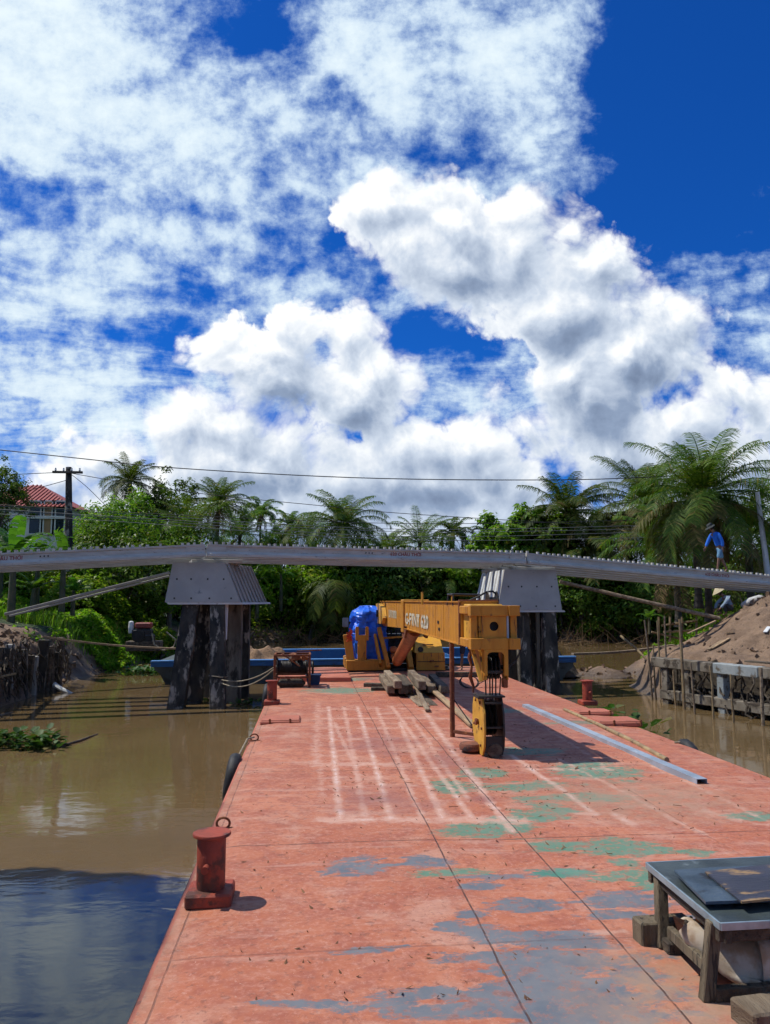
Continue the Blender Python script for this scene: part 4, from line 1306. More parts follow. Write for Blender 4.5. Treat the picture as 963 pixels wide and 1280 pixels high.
# coil of wire behind the prop
b = MB(); c = atz(587, 861, D)
for q in range(3):
    b.tube([(c.x + (.25 - .02 * q) * math.cos(a) * 1.0, c.y + .3 * math.sin(a) * .5, D + .16 + .14 * math.sin(a) + .01 * q) for a in np.linspace(0, 6.3, 22)], .010, 6)
b.tube([(c.x + .2, c.y, D + .10), (c.x + .5, c.y + .1, D + .22), (c.x + .42, c.y - .1, D + .02), (c.x + .75, c.y, D + .03)], .012, 6)
tag(b.build('wire_coil', M['black'], smooth=True), 'loose loop of black wire on deck behind the rusty prop pole', 'wire coil')

# ------------------------------------------------------------------ bridge
P1 = aty(258, 680, 23.0); P2 = aty(658, 691, 25.0)
AX = Vector((P2.x - P1.x, P2.y - P1.y, 0)); SPAN = AX.length; AX.normalize()
TR = Vector((-AX.y, AX.x, 0))
GH = .36; NG = 5; GS = .95
def girder(A, B, k):
    """one prestressed I-girder from A to B (top edge line), k rows back"""
    off = TR * (GS * k)
    d = (B - A)
    prof = [(0, 0), (.17, 0), (.17, -.05), (.115, -.08), (.115, -.20), (.24, -.28), (.24, -GH), (-.07, -GH), (-.07, -.285), (.035, -.20), (.035, -.08), (0, -.05)]
    b = MB()
    L = d.length
    def pt(s, v, w): return A + d * s + off + TR * v + Vector((0, 0, w))
    b.prism([pt(0.001, v, w) for v, w in prof], d * .998)
    if k in (0, NG - 1):
        n = int(L / .19)
        g = random.Random(k + int(A.x * 7))
        for i in range(n):
            s = (i + .5 + g.uniform(-.18, .18)) / n
            if g.random() < .06: continue
            c = pt(s, .085, .03)
            b.box(c, (.07 + g.uniform(-.01, .02), .09, .075 + g.uniform(-.015, .02)), Euler((0, 0, math.atan2(AX.y, AX.x))))
    return b
def span(A, B, label, text=None, marks=()):
    o = thing('bridge_span', label, 'bridge span', (A + B) / 2, 'grey concrete spans of the unfinished bridge')
    for k in range(NG):
        girder(A, B, k).build('girder', M['concrete'], o)
    d = (B - A).normalized()
    for u in (.02, .5, .98):           # cross diaphragms between the girders
        c = A + (B - A) * u
        b = MB(); b.bar(c + TR * .17 + Vector((0, 0, -.17)), c + TR * (GS * (NG - 1)) + Vector((0, 0, -.17)), .12, .14)
        b.build('diaphragm', M['concrete'], o)
    for e, s in ((A, 1), (B, -1)):
        b = MB(); c = e + d * s * .55
        b.prism([c - d * .55 * s + d * s * .012 + Vector((0, 0, -.05)) - TR * -.012, c + Vector((0, 0, -.05)) + TR * .012, c + Vector((0, 0, -.27)) + TR * .012, c - d * .55 * s + d * s * .012 + Vector((0, 0, -.27)) + TR * .012], TR * .05)
        b.build('end_block', M['concrete'], o)
    return o, d
E = .02
sp2, d2 = span(P1 + AX * E, P2 - AX * E, 'middle concrete bridge span between the two piers, nearly level')
A3 = P2 + AX * E; B3 = A3 + AX * 13.0; B3.z = A3.z - .068 * 13.0
sp3, d3 = span(A3, B3, 'right concrete bridge span sloping down to the right bank, man walking on it')
A1 = P1 - AX * E; B1 = A1 - AX * 13.0; B1.z = A1.z - .066 * 13.0
sp1, d1 = span(B1, A1, 'left concrete bridge span sloping down to the left bank')
def on_girder(px, A, d):
    """point on the front web of a span below photo column px"""
    r = ray(px, 700); best = None
    s = (r.x / r.y)
    # A + d*t with x/y = s
    t_ = (s * A.y - A.x) / (d.x - s * d.y)
    return A + d * t_
def stencil(txt, px, A, d, o, size=.15, sq=.95):
    p = on_girder(px, A, d) + Vector((0, 0, -.205)) + TR * .032
    text_mesh(txt, size, p, d, Vector((0, 0, 1)), M['red_letter'], 'lettering', o, squeeze=sq, bold=.004)
stencil("620 CHÂU THỚI", 488.5, P1, d2, sp2)
stencil("620 CHÂU THỚI", 882, A3, d3, sp3)
stencil("620 CHÂU THỚI", -24, B1, d1, sp1)
for (px, A, d, o) in ((50, B1, d1, sp1), (248, B1, d1, sp1), (266, P1, d2, sp2), (458, P1, d2, sp2), (650, P1, d2, sp2)):
    for k in range(3):
        p = on_girder(px, A, d) + Vector((0, 0, -.14 - .0 * k)) + TR * .030 + d * .10 * k
        MB().box(p, (.035, .012, .04)).build('stencil_mark', M['black'], o)


def pier(name_label, xs_front, top_px, bot_px, y_front, depth, corr_side, pile_list, BK):
    """xs_front: (top-left, top-right, bottom-left, bottom-right) photo columns of the front face"""
    ztop = aty(xs_front[0], top_px, y_front + .25).z; zbot = aty(xs_front[2], bot_px, y_front).z
    tl = aty(xs_front[0], top_px, y_front + .25); tr = aty(xs_front[1], top_px, y_front + .25)
    bl = aty(xs_front[2], bot_px, y_front); br = aty(xs_front[3], bot_px, y_front)
    for v in (tl, tr): v.z = ztop
    for v in (bl, br): v.z = zbot
    o = thing('bridge_pier', name_label, 'bridge pier', ((bl.x + br.x) / 2, y_front + depth / 2, 0), 'concrete piers carrying the bridge')
    BK = Vector(BK).normalized(); bd = BK * depth
    tb = BK * (depth - .2)
    b = MB()
    tlb, trb, blb, brb = tl + tb, tr + tb, bl + bd, br + bd
    b.hexa([bl, br, brb, blb], [tl, tr, trb, tlb])
    cap = b.build('pier_cap', M['clad'], o)
    # rows of small bolts on the front sheet
    for (v, us) in ((.42, (.12, .35, .62, .88)), (.90, (.12, .35, .60, .9))):
        for u in us:
            top = tl.lerp(tr, u); bot = bl.lerp(br, u); p = top.lerp(bot, v)
            MB().box(p - TR * .005, (.045, .02, .05), bev=.004).build('form_bolt', M['black'], cap)
    # vertical ribs of the corrugated side sheets
    a0, a1, c0, c1 = (tr, trb, br, brb) if corr_side > 0 else (tl, tlb, bl, blb)
    nrib = 8
    for k in range(nrib):
        u = (k + .5) / nrib
        p = a0.lerp(a1, u) + AX * corr_side * .012; q = c0.lerp(c1, u) + AX * corr_side * .012
        MB().bar(q + Vector((0, 0, .01)), p - Vector((0, 0, .01)), .16 if corr_side < 0 else .12, .035, up=AX, bev=.012).build('sheet_rib', M['clad_pale'] if corr_side < 0 else M['clad'], cap)  # sunward side gets paler ribs, sunlight put into the colour
    # ragged bottom formwork board
    b = MB(); lo = Vector((0, 0, -.06))
    b.hexa([bl + lo + AX * .1, br + lo + AX * .12, brb + lo + AX * .12, blb + lo + AX * .1], [bl + Vector((0, 0, -.003)) + AX * .05, br + AX * .08 + Vector((0, 0, -.003)), brb + AX * .1 + Vector((0, 0, -.003)), blb + AX * .05 + Vector((0, 0, -.003))])
    b.build('formwork_board', M['clad_pale'], o)
    # bearing block under the girders
    b = MB(); cx = (tl + tr + tlb + trb) / 4
    b.box((cx.x, cx.y, ztop + .055), (1.5, depth - .8, .11), Euler((0, 0, math.atan2(AX.y, AX.x))), bev=.01); b.build('bearing_beam', M['concrete'], o)
    for (pt, pb, yt, yb, w, m) in pile_list:
        p = aty(pt, 757, yt); p.z = zbot + .02
        q = aty(pb[0], pb[1], yb)
        if pb[1] > 860: q = q + (q - p).normalized() * .8
        bb = MB().bar(q, p, w, w, up=(0, 1, 0), bev=.015).build('pile', M[m], o)
    return o


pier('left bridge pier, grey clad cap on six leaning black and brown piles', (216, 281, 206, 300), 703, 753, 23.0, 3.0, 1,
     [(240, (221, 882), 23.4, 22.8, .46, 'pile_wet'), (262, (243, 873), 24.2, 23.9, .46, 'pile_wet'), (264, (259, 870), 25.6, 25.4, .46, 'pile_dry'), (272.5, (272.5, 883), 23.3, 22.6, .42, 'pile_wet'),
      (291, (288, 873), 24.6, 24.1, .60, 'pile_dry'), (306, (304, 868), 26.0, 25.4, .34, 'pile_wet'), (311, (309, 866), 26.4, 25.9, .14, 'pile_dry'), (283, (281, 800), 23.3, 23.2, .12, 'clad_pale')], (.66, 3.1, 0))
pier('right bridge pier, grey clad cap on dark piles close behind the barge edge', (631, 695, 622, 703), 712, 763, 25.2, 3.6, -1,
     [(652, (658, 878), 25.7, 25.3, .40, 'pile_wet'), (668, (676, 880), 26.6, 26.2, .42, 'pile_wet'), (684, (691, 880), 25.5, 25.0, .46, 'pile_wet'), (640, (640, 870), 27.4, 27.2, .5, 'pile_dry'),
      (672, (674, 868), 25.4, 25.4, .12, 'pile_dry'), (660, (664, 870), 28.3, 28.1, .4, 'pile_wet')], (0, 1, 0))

# ropes from the left pier to the winch
for k, z in enumerate((0, -.12)):
    a_ = aty(266, 846, 22.9) + Vector((0, 0, z * .2)); b_ = Vector((wc.x - .3, wc.y, D + .62))
    pts = [a_.lerp(b_, t_) + Vector((0, 0, -.28 * (1 + .5 * k) * 4 * t_ * (1 - t_))) for t_ in np.linspace(0, 1, 12)]
    b = MB(); b.tube(pts, .016, 6)
    tag(b.build('mooring_rope', M['rope'], smooth=True), ('upper' if k == 0 else 'lower, more slack') + ' of two pale mooring ropes between left pier and rusty winch', 'rope')
b = MB(); c = aty(272, 846, 22.55)
b.tube([(c.x + .27 * math.cos(a), 22.8 + .27 * math.sin(a), c.z + .02 * math.sin(2 * a)) for a in np.linspace(0, 6.28, 20)], .014, 6)
tag(b.build('rope_loop', M['rope'], smooth=True), 'pale rope looped round the front black pile of the left pier', 'rope')

# sloping rails at both ends
def pole(a, b_, r, m, label, cat='pole', name='wooden_pole', ya=0, yb=0, square=None):
    p = aty(*a, ya); q = aty(*b_, yb)
    mbb = MB()
    if square: mbb.bar(p, q, square, square, bev=.01)
    else: mbb.tube([p, p.lerp(q, .5) + Vector((0, 0, -.02)), q], r, 8)
    return tag(mbb.build(name, M[m], smooth=not square), label, cat)
pole((212, 716), (6, 768), .05, 'clad', 'upper of two long sloping grey beams from left pier to the earth mound', 'beam', 'sloping_beam', 25.5, 26.5, square=.09)
pole((212, 720), (12, 770), .05, 'clad', 'lower of two long sloping grey beams from left pier to the earth mound', 'beam', 'sloping_beam', 25.0, 26.0, square=.06)
pole((700, 727), (900, 773), .07, 'timber', 'long dark timber pole sloping from right pier down to crouching worker', ya=27.5, yb=26.8)

# ------------------------------------------------------------------ blue barge moored across the river behind
bb = thing('cargo_boat', 'long blue edged grey cargo boat moored across the river behind the bridge piers', 'boat', (1.9, 32.2, 0))
bx0 = aty(190, 825, 29.2).x; bx1 = aty(719, 825, 29.2).x
by0, by1 = 29.2, 35.2; zg = aty(300, 826, 29.2).z
b = MB()
def side(y, th):
    return [(bx0, y, zg - .02), (bx1, y, zg + .05), (bx1 - .1, y, zg - .35), (bx1 - 1.3, y, -.5), (bx0 + 1.6, y, -.5), (bx0 + .1, y, zg - .3)]
b.prism(side(by0, .1), (0, .1, 0)); b.build('hull_side', M['hull_grey'], bb)
b = MB(); b.prism(side(by1, .1), (0, .1, 0)); b.build('hull_side', M['blue_paint'], bb)
b = MB(); b.box(((bx0 + bx1) / 2, (by0 + by1) / 2 + .05, .05), (bx1 - bx0 - 1.4, by1 - by0 - .02, .1)); b.build('hold_floor', M['hull_grey'], bb)
for x, s in ((bx0 + .8, -1), (bx1 - .7, 1)):
    b = MB(); b.hexa([(x - .75 + .6 * -s, by0 + .1, -.3), (x + .65 + .6 * -s, by0 + .1, -.3), (x + .65 - .6 * s, by1, -.3), (x - .75 - .6 * s, by1, -.3)], [(x - .75, by0 + .1, zg - .06), (x + .68, by0 + .1, zg - .06), (x + .68, by1, zg - .06), (x - .75, by1, zg - .06)])
    b.build('end_deck', M['hull_grey'], bb)
for y, m, hh in ((by0, 'blue_light', .16), (by1 + .1, 'blue_light', .14)):
    b = MB(); b.bar((bx0 - .02, y, zg), (bx1 + .02, y, zg + .06), .22, .06, bev=.01); b.build('gunwale', M[m], bb)
    b = MB(); b.bar((bx0 - .02, y - .07 if y == by0 else y + .02, zg - .12), (bx1 + .02, y - .07 if y == by0 else y + .02, zg - .07), .06, hh, bev=.01); b.build('rubbing_strake', M['blue_paint'], bb)
b = MB(); b.prism([(bx1 - 4.4, by0 + .12, .1), (bx1 - 4.4, by0 + .12, zg - .02), (bx1 - 4.4, by1 - .02, zg - .02), (bx1 - 4.4, by1 - .02, .1)], (.06, 0, 0)); b.build('bulkhead', M['blue_paint'], bb)


def heap(name, cx, cy, rx, ry, h, z0, m, label, cat='heap', seed=1, kind=None, n=60, amp=.12):
    u = np.linspace(-1.15, 1.15, n); X_, Y_ = np.meshgrid(u, u)
    r = np.hypot(X_, Y_) + .12 * vnoise(X_ * 3, Y_ * 3, 1, seed)
    z = z0 + h * np.clip(1 - r ** 1.6, 0, 1) * (1 + .25 * vnoise(X_ * 4, Y_ * 4, 1, seed + 1)) + amp * vnoise(X_ * rx, Y_ * ry, .35, seed + 2) * np.clip(1.1 - r, 0, 1) + amp * .5 * vnoise(X_ * rx, Y_ * ry, .15, seed + 3) * np.clip(1.1 - r, 0, 1) - .06 * (r > 1)
    idx_ = np.arange(n * n).reshape(n, n)
    Q_ = np.stack([idx_[:-1, :-1], idx_[:-1, 1:], idx_[1:, 1:], idx_[1:, :-1]], -1).reshape(-1, 4)
    Q_ = Q_[(r.ravel()[Q_] < 1.12).all(1)]
    o = np_mesh(name, np.stack([X_ * rx + cx, Y_ * ry + cy, z], -1).reshape(-1, 3), Q_, m, smooth=True)
    return tag(o, label, cat, kind=kind)


p = aty(328, 815, 31.8)
heap('sand_heap', p.x - .1, 32.0, 1.9, 2.4, 1.15, .1, M['sand'], 'brown sand heap in the blue boat hold behind the rusty winch', seed=3)
p = aty(262, 822, 31.8)
heap('sand_heap', p.x + .1, 32.2, 1.6, 2.2, .75, .1, M['sand'], 'low sand heap in the blue boat hold seen between the left pier piles', seed=8)
p = aty(700, 820, 31.0)
heap('mud_heap', p.x - .5, 31.6, 1.3, 1.6, .95, .1, surf('dark wet mud lumps', (.05, .04, .03), (.10, .075, .05), 6, (.02, .018, .015), 9, .5, rough=.8, bump=1, bscale=9), 'dark lumpy mud heaped at the right end of the blue boat', seed=12, amp=.3)

# gangways
def plank(a, ya, b_, yb, w, h, m, label, name='gangway_plank'):
    p = aty(*a, ya); q = aty(*b_, yb)
    n_ = 8; mbp = MB()
    pts = [p.lerp(q, i / n_) + Vector((0, 0, -.10 * math.sin(math.pi * i / n_) * (q - p).length / 6)) for i in range(n_ + 1)]
    d = (q - p).normalized(); s = d.cross(UP).normalized() * w / 2
    vs = []; fs = []
    for c in pts:
        vs += [c - s, c + s, c + s + Vector((0, 0, h)), c - s + Vector((0, 0, h))]
    for i in range(n_):
        o_ = i * 4
        for k in range(4): fs.append((o_ + k, o_ + (k + 1) % 4, o_ + 4 + (k + 1) % 4, o_ + 4 + k))
    fs += [(3, 2, 1, 0), tuple(n_ * 4 + k for k in range(4))]
    mbp.add(vs, fs)
    return tag(mbp.build(name, M[m]), label, 'plank')
plank((52, 797), 27.2, (222, 812), 29.3, .26, .06, 'plank', 'pale gangway plank from the left mud bank to the blue boat')
plank((716, 819), 29.6, (842, 808), 30.4, .22, .08, 'timber', 'brown gangway plank from the blue boat end to the right bank')

# pump engine on the left bank edge
ex, ey = -7.75, 36.5; e0_ = aty(178, 804, ey); ez = e0_.z
ex = e0_.x
en = thing('pump_engine', 'small black diesel engine with a red top on the left bank edge', 'engine', (ex, ey, ez))
b = MB(); b.box((ex, ey, ez + .38), (.85, .6, .55), bev=.08); b.box((ex + .2, ey - .1, ez + .2), (.7, .5, .4), bev=.06); b.lathe((ex - .1, ey - .36, ez + .35), [(.05, -.06), (.27, -.05), (.27, .05), (.05, .06)], 22, axis='Y'); b.build('engine_block', M['black'], en)
MB().box((ex + .05, ey, ez + .80), (.72, .55, .26), bev=.05, taper=1.08).build('fuel_tank', surf('faded red tank', (.30, .05, .03), (.2, .04, .03), 4, rough=.5), en)
MB().lathe((ex - .5, ey - .1, ez + .45), [(.1, 0), (.13, .25), (.11, .5), (.04, .55)], 14).build('exhaust', M['clad_pale'], en)
MB().box((ex + .1, ey, ez - .12), (1.5, .8, .45), bev=.03).build('engine_bed', M['timber_dark'], en)
b = MB(); b.tube([aty(x, y, ey - .5) for x, y in ((190, 792), (193, 806), (204, 813), (217, 809), (220, 800), (208, 790))], .035, 8)
tag(b.build('suction_hose', M['rope'], smooth=True), 'pale hose curling from the black pump engine to the boat', 'hose')

# ------------------------------------------------------------------ left wall of driven posts
g = random.Random(21)
for i in range(17):
    t_ = i / 16
    x = -8.83 - .1 * math.sin(t_ * 5) + g.uniform(-.04, .04); y = 21.4 + 7.2 * t_ + g.uniform(-.1, .1)
    w = g.uniform(.16, .30); h_ = 1.5 + g.uniform(-.3, .25)
    light = i in (3, 7, 11)
    m = M['clad'] if light else M['timber_dark' if i % 3 else 'pile_wet']
    o = MB().box((0, 0, h_ / 2 - .4), (w * 1.2, w * .8, h_ + .8), Euler((g.uniform(-.05, .05), g.uniform(-.06, .06), g.uniform(-.2, .2))), bev=.02).build('wall_post', m)
    o.location = (x, y, 0)
    lab = {3: 'pale grey concrete post, nearest light one in the left bank wall', 7: 'grey concrete post, middle light one in the left bank wall', 11: 'grey concrete post, farthest light one in the left bank wall'}.get(i, f"{['thin','stout','crooked','short','split'][i % 5]} dark post, {['nearest','second','third','','fourth','fifth','sixth','','seventh','eighth','ninth','','tenth','eleventh','twelfth','thirteenth','farthest'][i]} along the left bank wall")
    tag(o, lab, 'post', 'posts of the left bank wall')
# roots and rags over the wall
b = MB()
for i in range(150):
    t_ = g.random(); x = -8.72 + g.uniform(-.15, .12); y = 21.3 + 8.6 * t_; z = g.uniform(.5, 1.9)
    pts = [Vector((x, y, z))]
    for k in range(3): pts.append(pts[-1] + Vector((g.uniform(-.05, .09), g.uniform(-.25, .25), -g.uniform(.05, .28))))
    b.tube(pts, g.uniform(.008, .03), 5)
tag(b.build('hanging_roots', M['timber_dark']), 'tangle of roots and rags hanging over the left bank wall', 'roots', kind='stuff')
b = MB()
for i in range(170):
    s_ = g.uniform(0, 7.0); p0 = Vector((atz(821, 877, 0).x, atz(821, 877, 0).y, 0)) + Vector((2.1, -6.8, 0)).normalized() * s_
    pts = [p0 + Vector((g.uniform(-.2, .35), g.uniform(-.2, .3), g.uniform(.1, 1.25)))]
    for k in range(3): pts.append(pts[-1] + Vector((g.uniform(-.1, .1), g.uniform(-.25, .25), -g.uniform(.03, .25))))
    b.tube(pts, g.uniform(.01, .035), 5)
tag(b.build('mud_roots', M['timber_dark']), 'muddy roots, sticks and rags caught in the right wall frame', 'roots', kind='stuff')
plank_ = tag(MB().bar(aty(0, 846, 22.0), aty(20, 842, 22.3), .05, .05).build('broken_branch', M['bamboo']), 'pale broken branch at the left frame edge on the bank wall', 'branch')
b = MB(); b.tube([aty(68, 856, 27.2), aty(78, 862, 27.0), aty(92, 868, 26.8)], [.09, .07, .04], 7)
tag(b.build('driftwood', M['clad_pale'], smooth=True), 'pale driftwood piece lying at the foot of the left wall', 'driftwood')

# ------------------------------------------------------------------ right retaining wall
rw_ = thing('retaining_wall', 'unfinished concrete frame retaining wall along the right bank', 'wall', (11.4, 21.8, 0))
WA = Vector((atz(821, 877, 0).x, atz(821, 877, 0).y, 0)); WB = WA + Vector((2.1, -6.8, 0)) * 1.0; wd = (WB - WA).normalized(); wl = (WB - WA).length
def wp(s, z, off=0): return WA + wd * s + Vector((-wd.y, wd.x, 0)) * -off * -1 + Vector((0, 0, z))
segs = [(0, 2.4, 'pile_dry'), (2.4, 3.9, 'clad'), (3.9, wl, 'pile_dry')]
M['wall_conc'] = surf('mud stained wall concrete', (.10, .082, .058), (.20, .175, .135), 2.2, (.045, .034, .024), 3.5, .6, rough=.9, bump=.5)
M['wall_grey'] = surf('fresh grey wall concrete', (.22, .25, .25), (.30, .325, .315), 2.0, (.11, .09, .065), 3.5, .5, rough=.9, bump=.4)
for (s0, s1, m) in segs:
    MB().bar(wp(s0 + .003, 1.18), wp(s1 - .003, 1.18), .34, .28, bev=.02).build('top_beam', M['wall_grey' if m == 'clad' else 'wall_conc'], rw_)
MB().bar(wp(.3, .27), wp(wl, .27), .30, .26, bev=.02).build('lower_beam', M['wall_conc'], rw_)
for s in (.5, 1.35, 2.6, 4.35, 5.6, 6.9):
    b = MB(); p = wp(s, 0); b.box((p.x, p.y, .5), (.24, .24, 1.1), Euler((0, 0, math.atan2(wd.y, wd.x))), bev=.015); b.build('column', M['wall_grey' if s in (2.6, 4.35) else 'wall_conc'], rw_)
b = MB(); off = Vector((.55, .12, 0)); b.hexa([wp(0, -.6) + off, wp(wl, -.6) + off, wp(wl, -.6) + off * 1.2, wp(0, -.6) + off * 1.2], [wp(0, 1.0) + off, wp(wl, 1.0) + off, wp(wl, 1.0) + off * 1.2, wp(0, 1.0) + off * 1.2])
b.build('back_boarding', M['timber_dark'], rw_)
stakes = [((806, 775), (816, 872), 'tallest leftmost'), ((817, 806), (822, 872), 'short paired'), ((822, 776), (826, 868), 'split-topped'), ((831, 770), (836, 874), 'tall thin'), ((850, 774), (856, 884), 'thick knobbly'), ((854, 786), (857, 800), 'stub'),
          ((864, 828), (870, 890), 'crooked mid wall'), ((888, 832), (892, 896), 'dark mid wall'), ((914, 843), (916, 901), 'straight thin green'), ((952, 835), (954, 904), 'thick right'), ((811, 810), (818, 870), 'leaning thin'), ((842, 838), (846, 880), 'broken')]
g = random.Random(2)
for i, (a, c_, nm) in enumerate(stakes):
    q = atz(c_[0], c_[1] + 3, 0); yw = q.y
    p = aty(a[0], a[1], yw); q.z = -.5
    o = MB(); r_ = .045 if 'thick' in nm else .03
    o.tube([q, q.lerp(p, .35) + Vector((g.uniform(-.03, .03), 0, 0)), q.lerp(p, .7) + Vector((g.uniform(-.03, .03), 0, 0)), p], [r_, r_ * .95, r_ * .9, r_ * .8], 7)
    tag(o.build('bamboo_stake', M['bamboo' if i % 3 else 'timber'], smooth=True), f'{nm} upright stake standing in the water against the right wall', 'stake', 'stakes along the right retaining wall')
for (a, c_, ya, yb, lab) in (((926, 902), (938, 870), 20.2, 20.7, 'crooked pale branch leaning on the right wall foot'), ((924, 888), (970, 880), 20.3, 19.6, 'long thin pole lying level across the right wall foot'),
                             ((789, 868), (806, 835), 27.5, 27.8, 'stout leaning post on the mud left of the right wall'), ((776, 795), (812, 828), 29.5, 28.5, 'dark plank leaning on the mud shoal')):
    b = MB(); p = aty(*a, ya); q = aty(*c_, yb); b.tube([p, p.lerp(q, .5) + Vector((.03, 0, .04)), q], [.05, .045, .04], 7)
    tag(b.build('leaning_branch', M['bamboo'], smooth=True), lab, 'branch')
# low bamboo rail and boards on the slope
fr_ = thing('bamboo_fence', 'low makeshift bamboo rail behind the right mud mound', 'fence', (15, 33, 1.8))
for (a, c_) in (((828, 782), (871, 776)), ((830, 790), (870, 788)), ((815, 790), (856, 800))):
    MB().tube([aty(*a, 31.5), aty(*c_, 31.5)], .05, 6).build('rail', M['bamboo'], fr_)
for px in (824, 838, 853, 871):
    q = aty(px, 802, 31.5); p = aty(px, 771, 31.5)
    MB().tube([q, p], .045, 6).build('post', M['bamboo'], fr_)
for i, (a, c_, w, lab) in enumerate([((890, 812), (912, 799), .10, 'pale board, longest of the pair lying on the right mud slope'), ((886, 813), (903, 803), .10, 'pale board, shorter of the pair lying on the right mud slope'),
                                     ((908, 795), (918, 792), .07, 'thin pale stick high on the right mud slope'), ((860, 792), (895, 776), .10, 'long weathered board lying up the left edge of the right mound'),
                                     ((957, 792), (962, 785), .12, 'white scrap board on the mud slope by the right frame edge'), ((885, 829), (895, 826), .2, 'small white offcut on top of the right wall beam')]):
    def hit(px, py):
        r = ray(px, py)
        for k in range(120, 340):
            q = CAM + r * (k * .1 / r.y)
            if q.z < GZ(q.x, q.y) + .03: return Vector((q.x, q.y, GZ(q.x, q.y) + .05))
        return aty(px, py, 25)
    tag(MB().bar(hit(*a), hit(*c_), w, .03).build('scrap_board', M['plank' if i != 4 else 'clad_pale']), lab, 'board')
bd = tag(MB().bar(wp(3.0, 1.40, .0) + Vector((.4, 0, 0)), wp(5.2, 1.40) + Vector((.45, 0, 0)), .3, .04).build('wet_board', M['timber_dark']), 'dark wet board lying on the mud just behind the right wall beam', 'board')
# mud clods on both mounds and shoal
V = []; Fc = []
b = MB(); g = random.Random(11)
ico = [(-1, -.6, -.5), (1, -.7, -.4), (.9, .8, -.5), (-.8, .9, -.4), (-.5, -.5, .7), (.6, -.4, .8), (.5, .6, .6), (-.6, .5, .75)]
for i in range(1100):
    if i % 5 < 2: continue
    if i < 420: x, y = -8.9 - abs(g.gauss(0, 1.2)), g.uniform(20, 30.5)
    elif i < 860: x, y = g.uniform(11.6, 18), g.uniform(17.5, 30)
    elif i < 1000: x, y = g.gauss(-8.9, .7), g.uniform(29, 36)
    else: x, y = g.gauss(12.2, 1.2), g.gauss(31, 1.4)
    z = GZ(x, y)
    if z < -.05: continue
    s = g.uniform(.025, .10) * (1.7 if g.random() < .1 else 1)
    Mx = Euler((g.uniform(0, 6), g.uniform(0, 6), g.uniform(0, 6))).to_matrix()
    vs = [Mx @ (Vector(q) * s * g.uniform(.7, 1.2)) + Vector((x, y, z + s * .2)) for q in ico]
    b.add(vs, [(3, 2, 1, 0), (4, 5, 6, 7), (0, 1, 5, 4), (1, 2, 6, 5), (2, 3, 7, 6), (3, 0, 4, 7)])
tag(b.build('mud_clods', surf('mud clods', (.145, .092, .056), (.24, .16, .10), 1.0, (.09, .06, .04), 3, .4, rough=.95, bump=.6)), 'loose mud clods strewn over both earth banks', 'mud clods', kind='stuff')

# ------------------------------------------------------------------ house, poles and wires
hY = 50.0
hw0 = aty(36, 660, hY).x; hw1 = aty(85, 660, hY).x
gz = GZ(hw0, hY + 4); ez_ = aty(60, 632, hY).z; rz_ = aty(60, 611, hY + 3.5).z
ho = thing('house', 'cream two storey house with a red tiled roof behind the left trees', 'house', ((hw0 + hw1) / 2, hY + 4, gz))
cream = surf('cream plaster', (.78, .73, .58), (.68, .65, .53), .6, (.35, .33, .28), 2, .25, rough=.9, bump=.1)
b = MB(); b.box(((hw0 + hw1) / 2 - 2, hY + 4, (gz - .5 + ez_) / 2), (hw1 - hw0 + 4, 8, ez_ - gz + .5)); b.build('wall', cream, ho)
rf = surf('red roof sheet', (.34, .055, .04), (.27, .045, .035), 2, (.2, .03, .03), 5, .3, rough=.6, bump=.2)
x0_, x1_ = hw0 - 4.4, hw1 + .35
b = MB(); b.add([(x0_, hY - .5, ez_ - .1), (x1_, hY - .5, ez_ - .1), (x1_, hY + 8.5, ez_ - .1), (x0_, hY + 8.5, ez_ - .1), (x0_ + 3.0, hY + 4, rz_ + .3), (x1_ - 3.4, hY + 4, rz_ + .3)],
                [(0, 1, 5, 4), (1, 2, 5), (2, 3, 4, 5), (3, 0, 4), (3, 2, 1, 0)])
roof = b.build('roof', rf, ho)
for k in range(26):
    u = k / 25; xx = x0_ + .3 + (x1_ - x0_ - .6) * u
    top_u = min(max((xx - x0_) / 3.0, 0), 1) if xx < x0_ + 3 else min(max((x1_ - xx) / 3.4, 0), 1)
    b = MB() if k == 0 else b
    b.bar((xx, hY - .5, ez_ - .06), (xx, hY - .5 + 4.5 * top_u, ez_ - .06 + (rz_ + .4 - ez_) * top_u), .06, .05)
b.build('roof_rib', rf, roof)
for (px, m, w, h_, zc) in ((62, 'blue_paint', .75, 1.5, 655), (95, 'blue_paint', .5, 1.3, 652)):
    pass
gl = surf('dark window glass', (.02, .03, .035), rough=.15, bump=0)
tanm = surf('tan shutter', (.42, .25, .10), (.36, .21, .09), 2, rough=.8, bump=.1)
for (px, wd_, m) in ((46, .8, gl), (60.5, .8, tanm), (73.5, .7, gl)):
    c = aty(px, 647, hY); 
    wn_ = MB().box((c.x, hY - .02, c.z), (wd_, .10, 2.0)).build('window', m, ho)
    b = MB()
    for s in (-1, 1):
        b.box((c.x + s * (wd_ / 2 + .04), hY - .05, c.z), (.08, .12, 2.16)); b.box((c.x, hY - .05, c.z + s * 1.04), (wd_, .12, .08))
    b.build('window_frame', cream, wn_)
MB().box(((hw0 + hw1) / 2 - 2, hY - .12, ez_ - .75), (hw1 - hw0 + 4.1, .22, .18)).build('cornice', cream, ho)


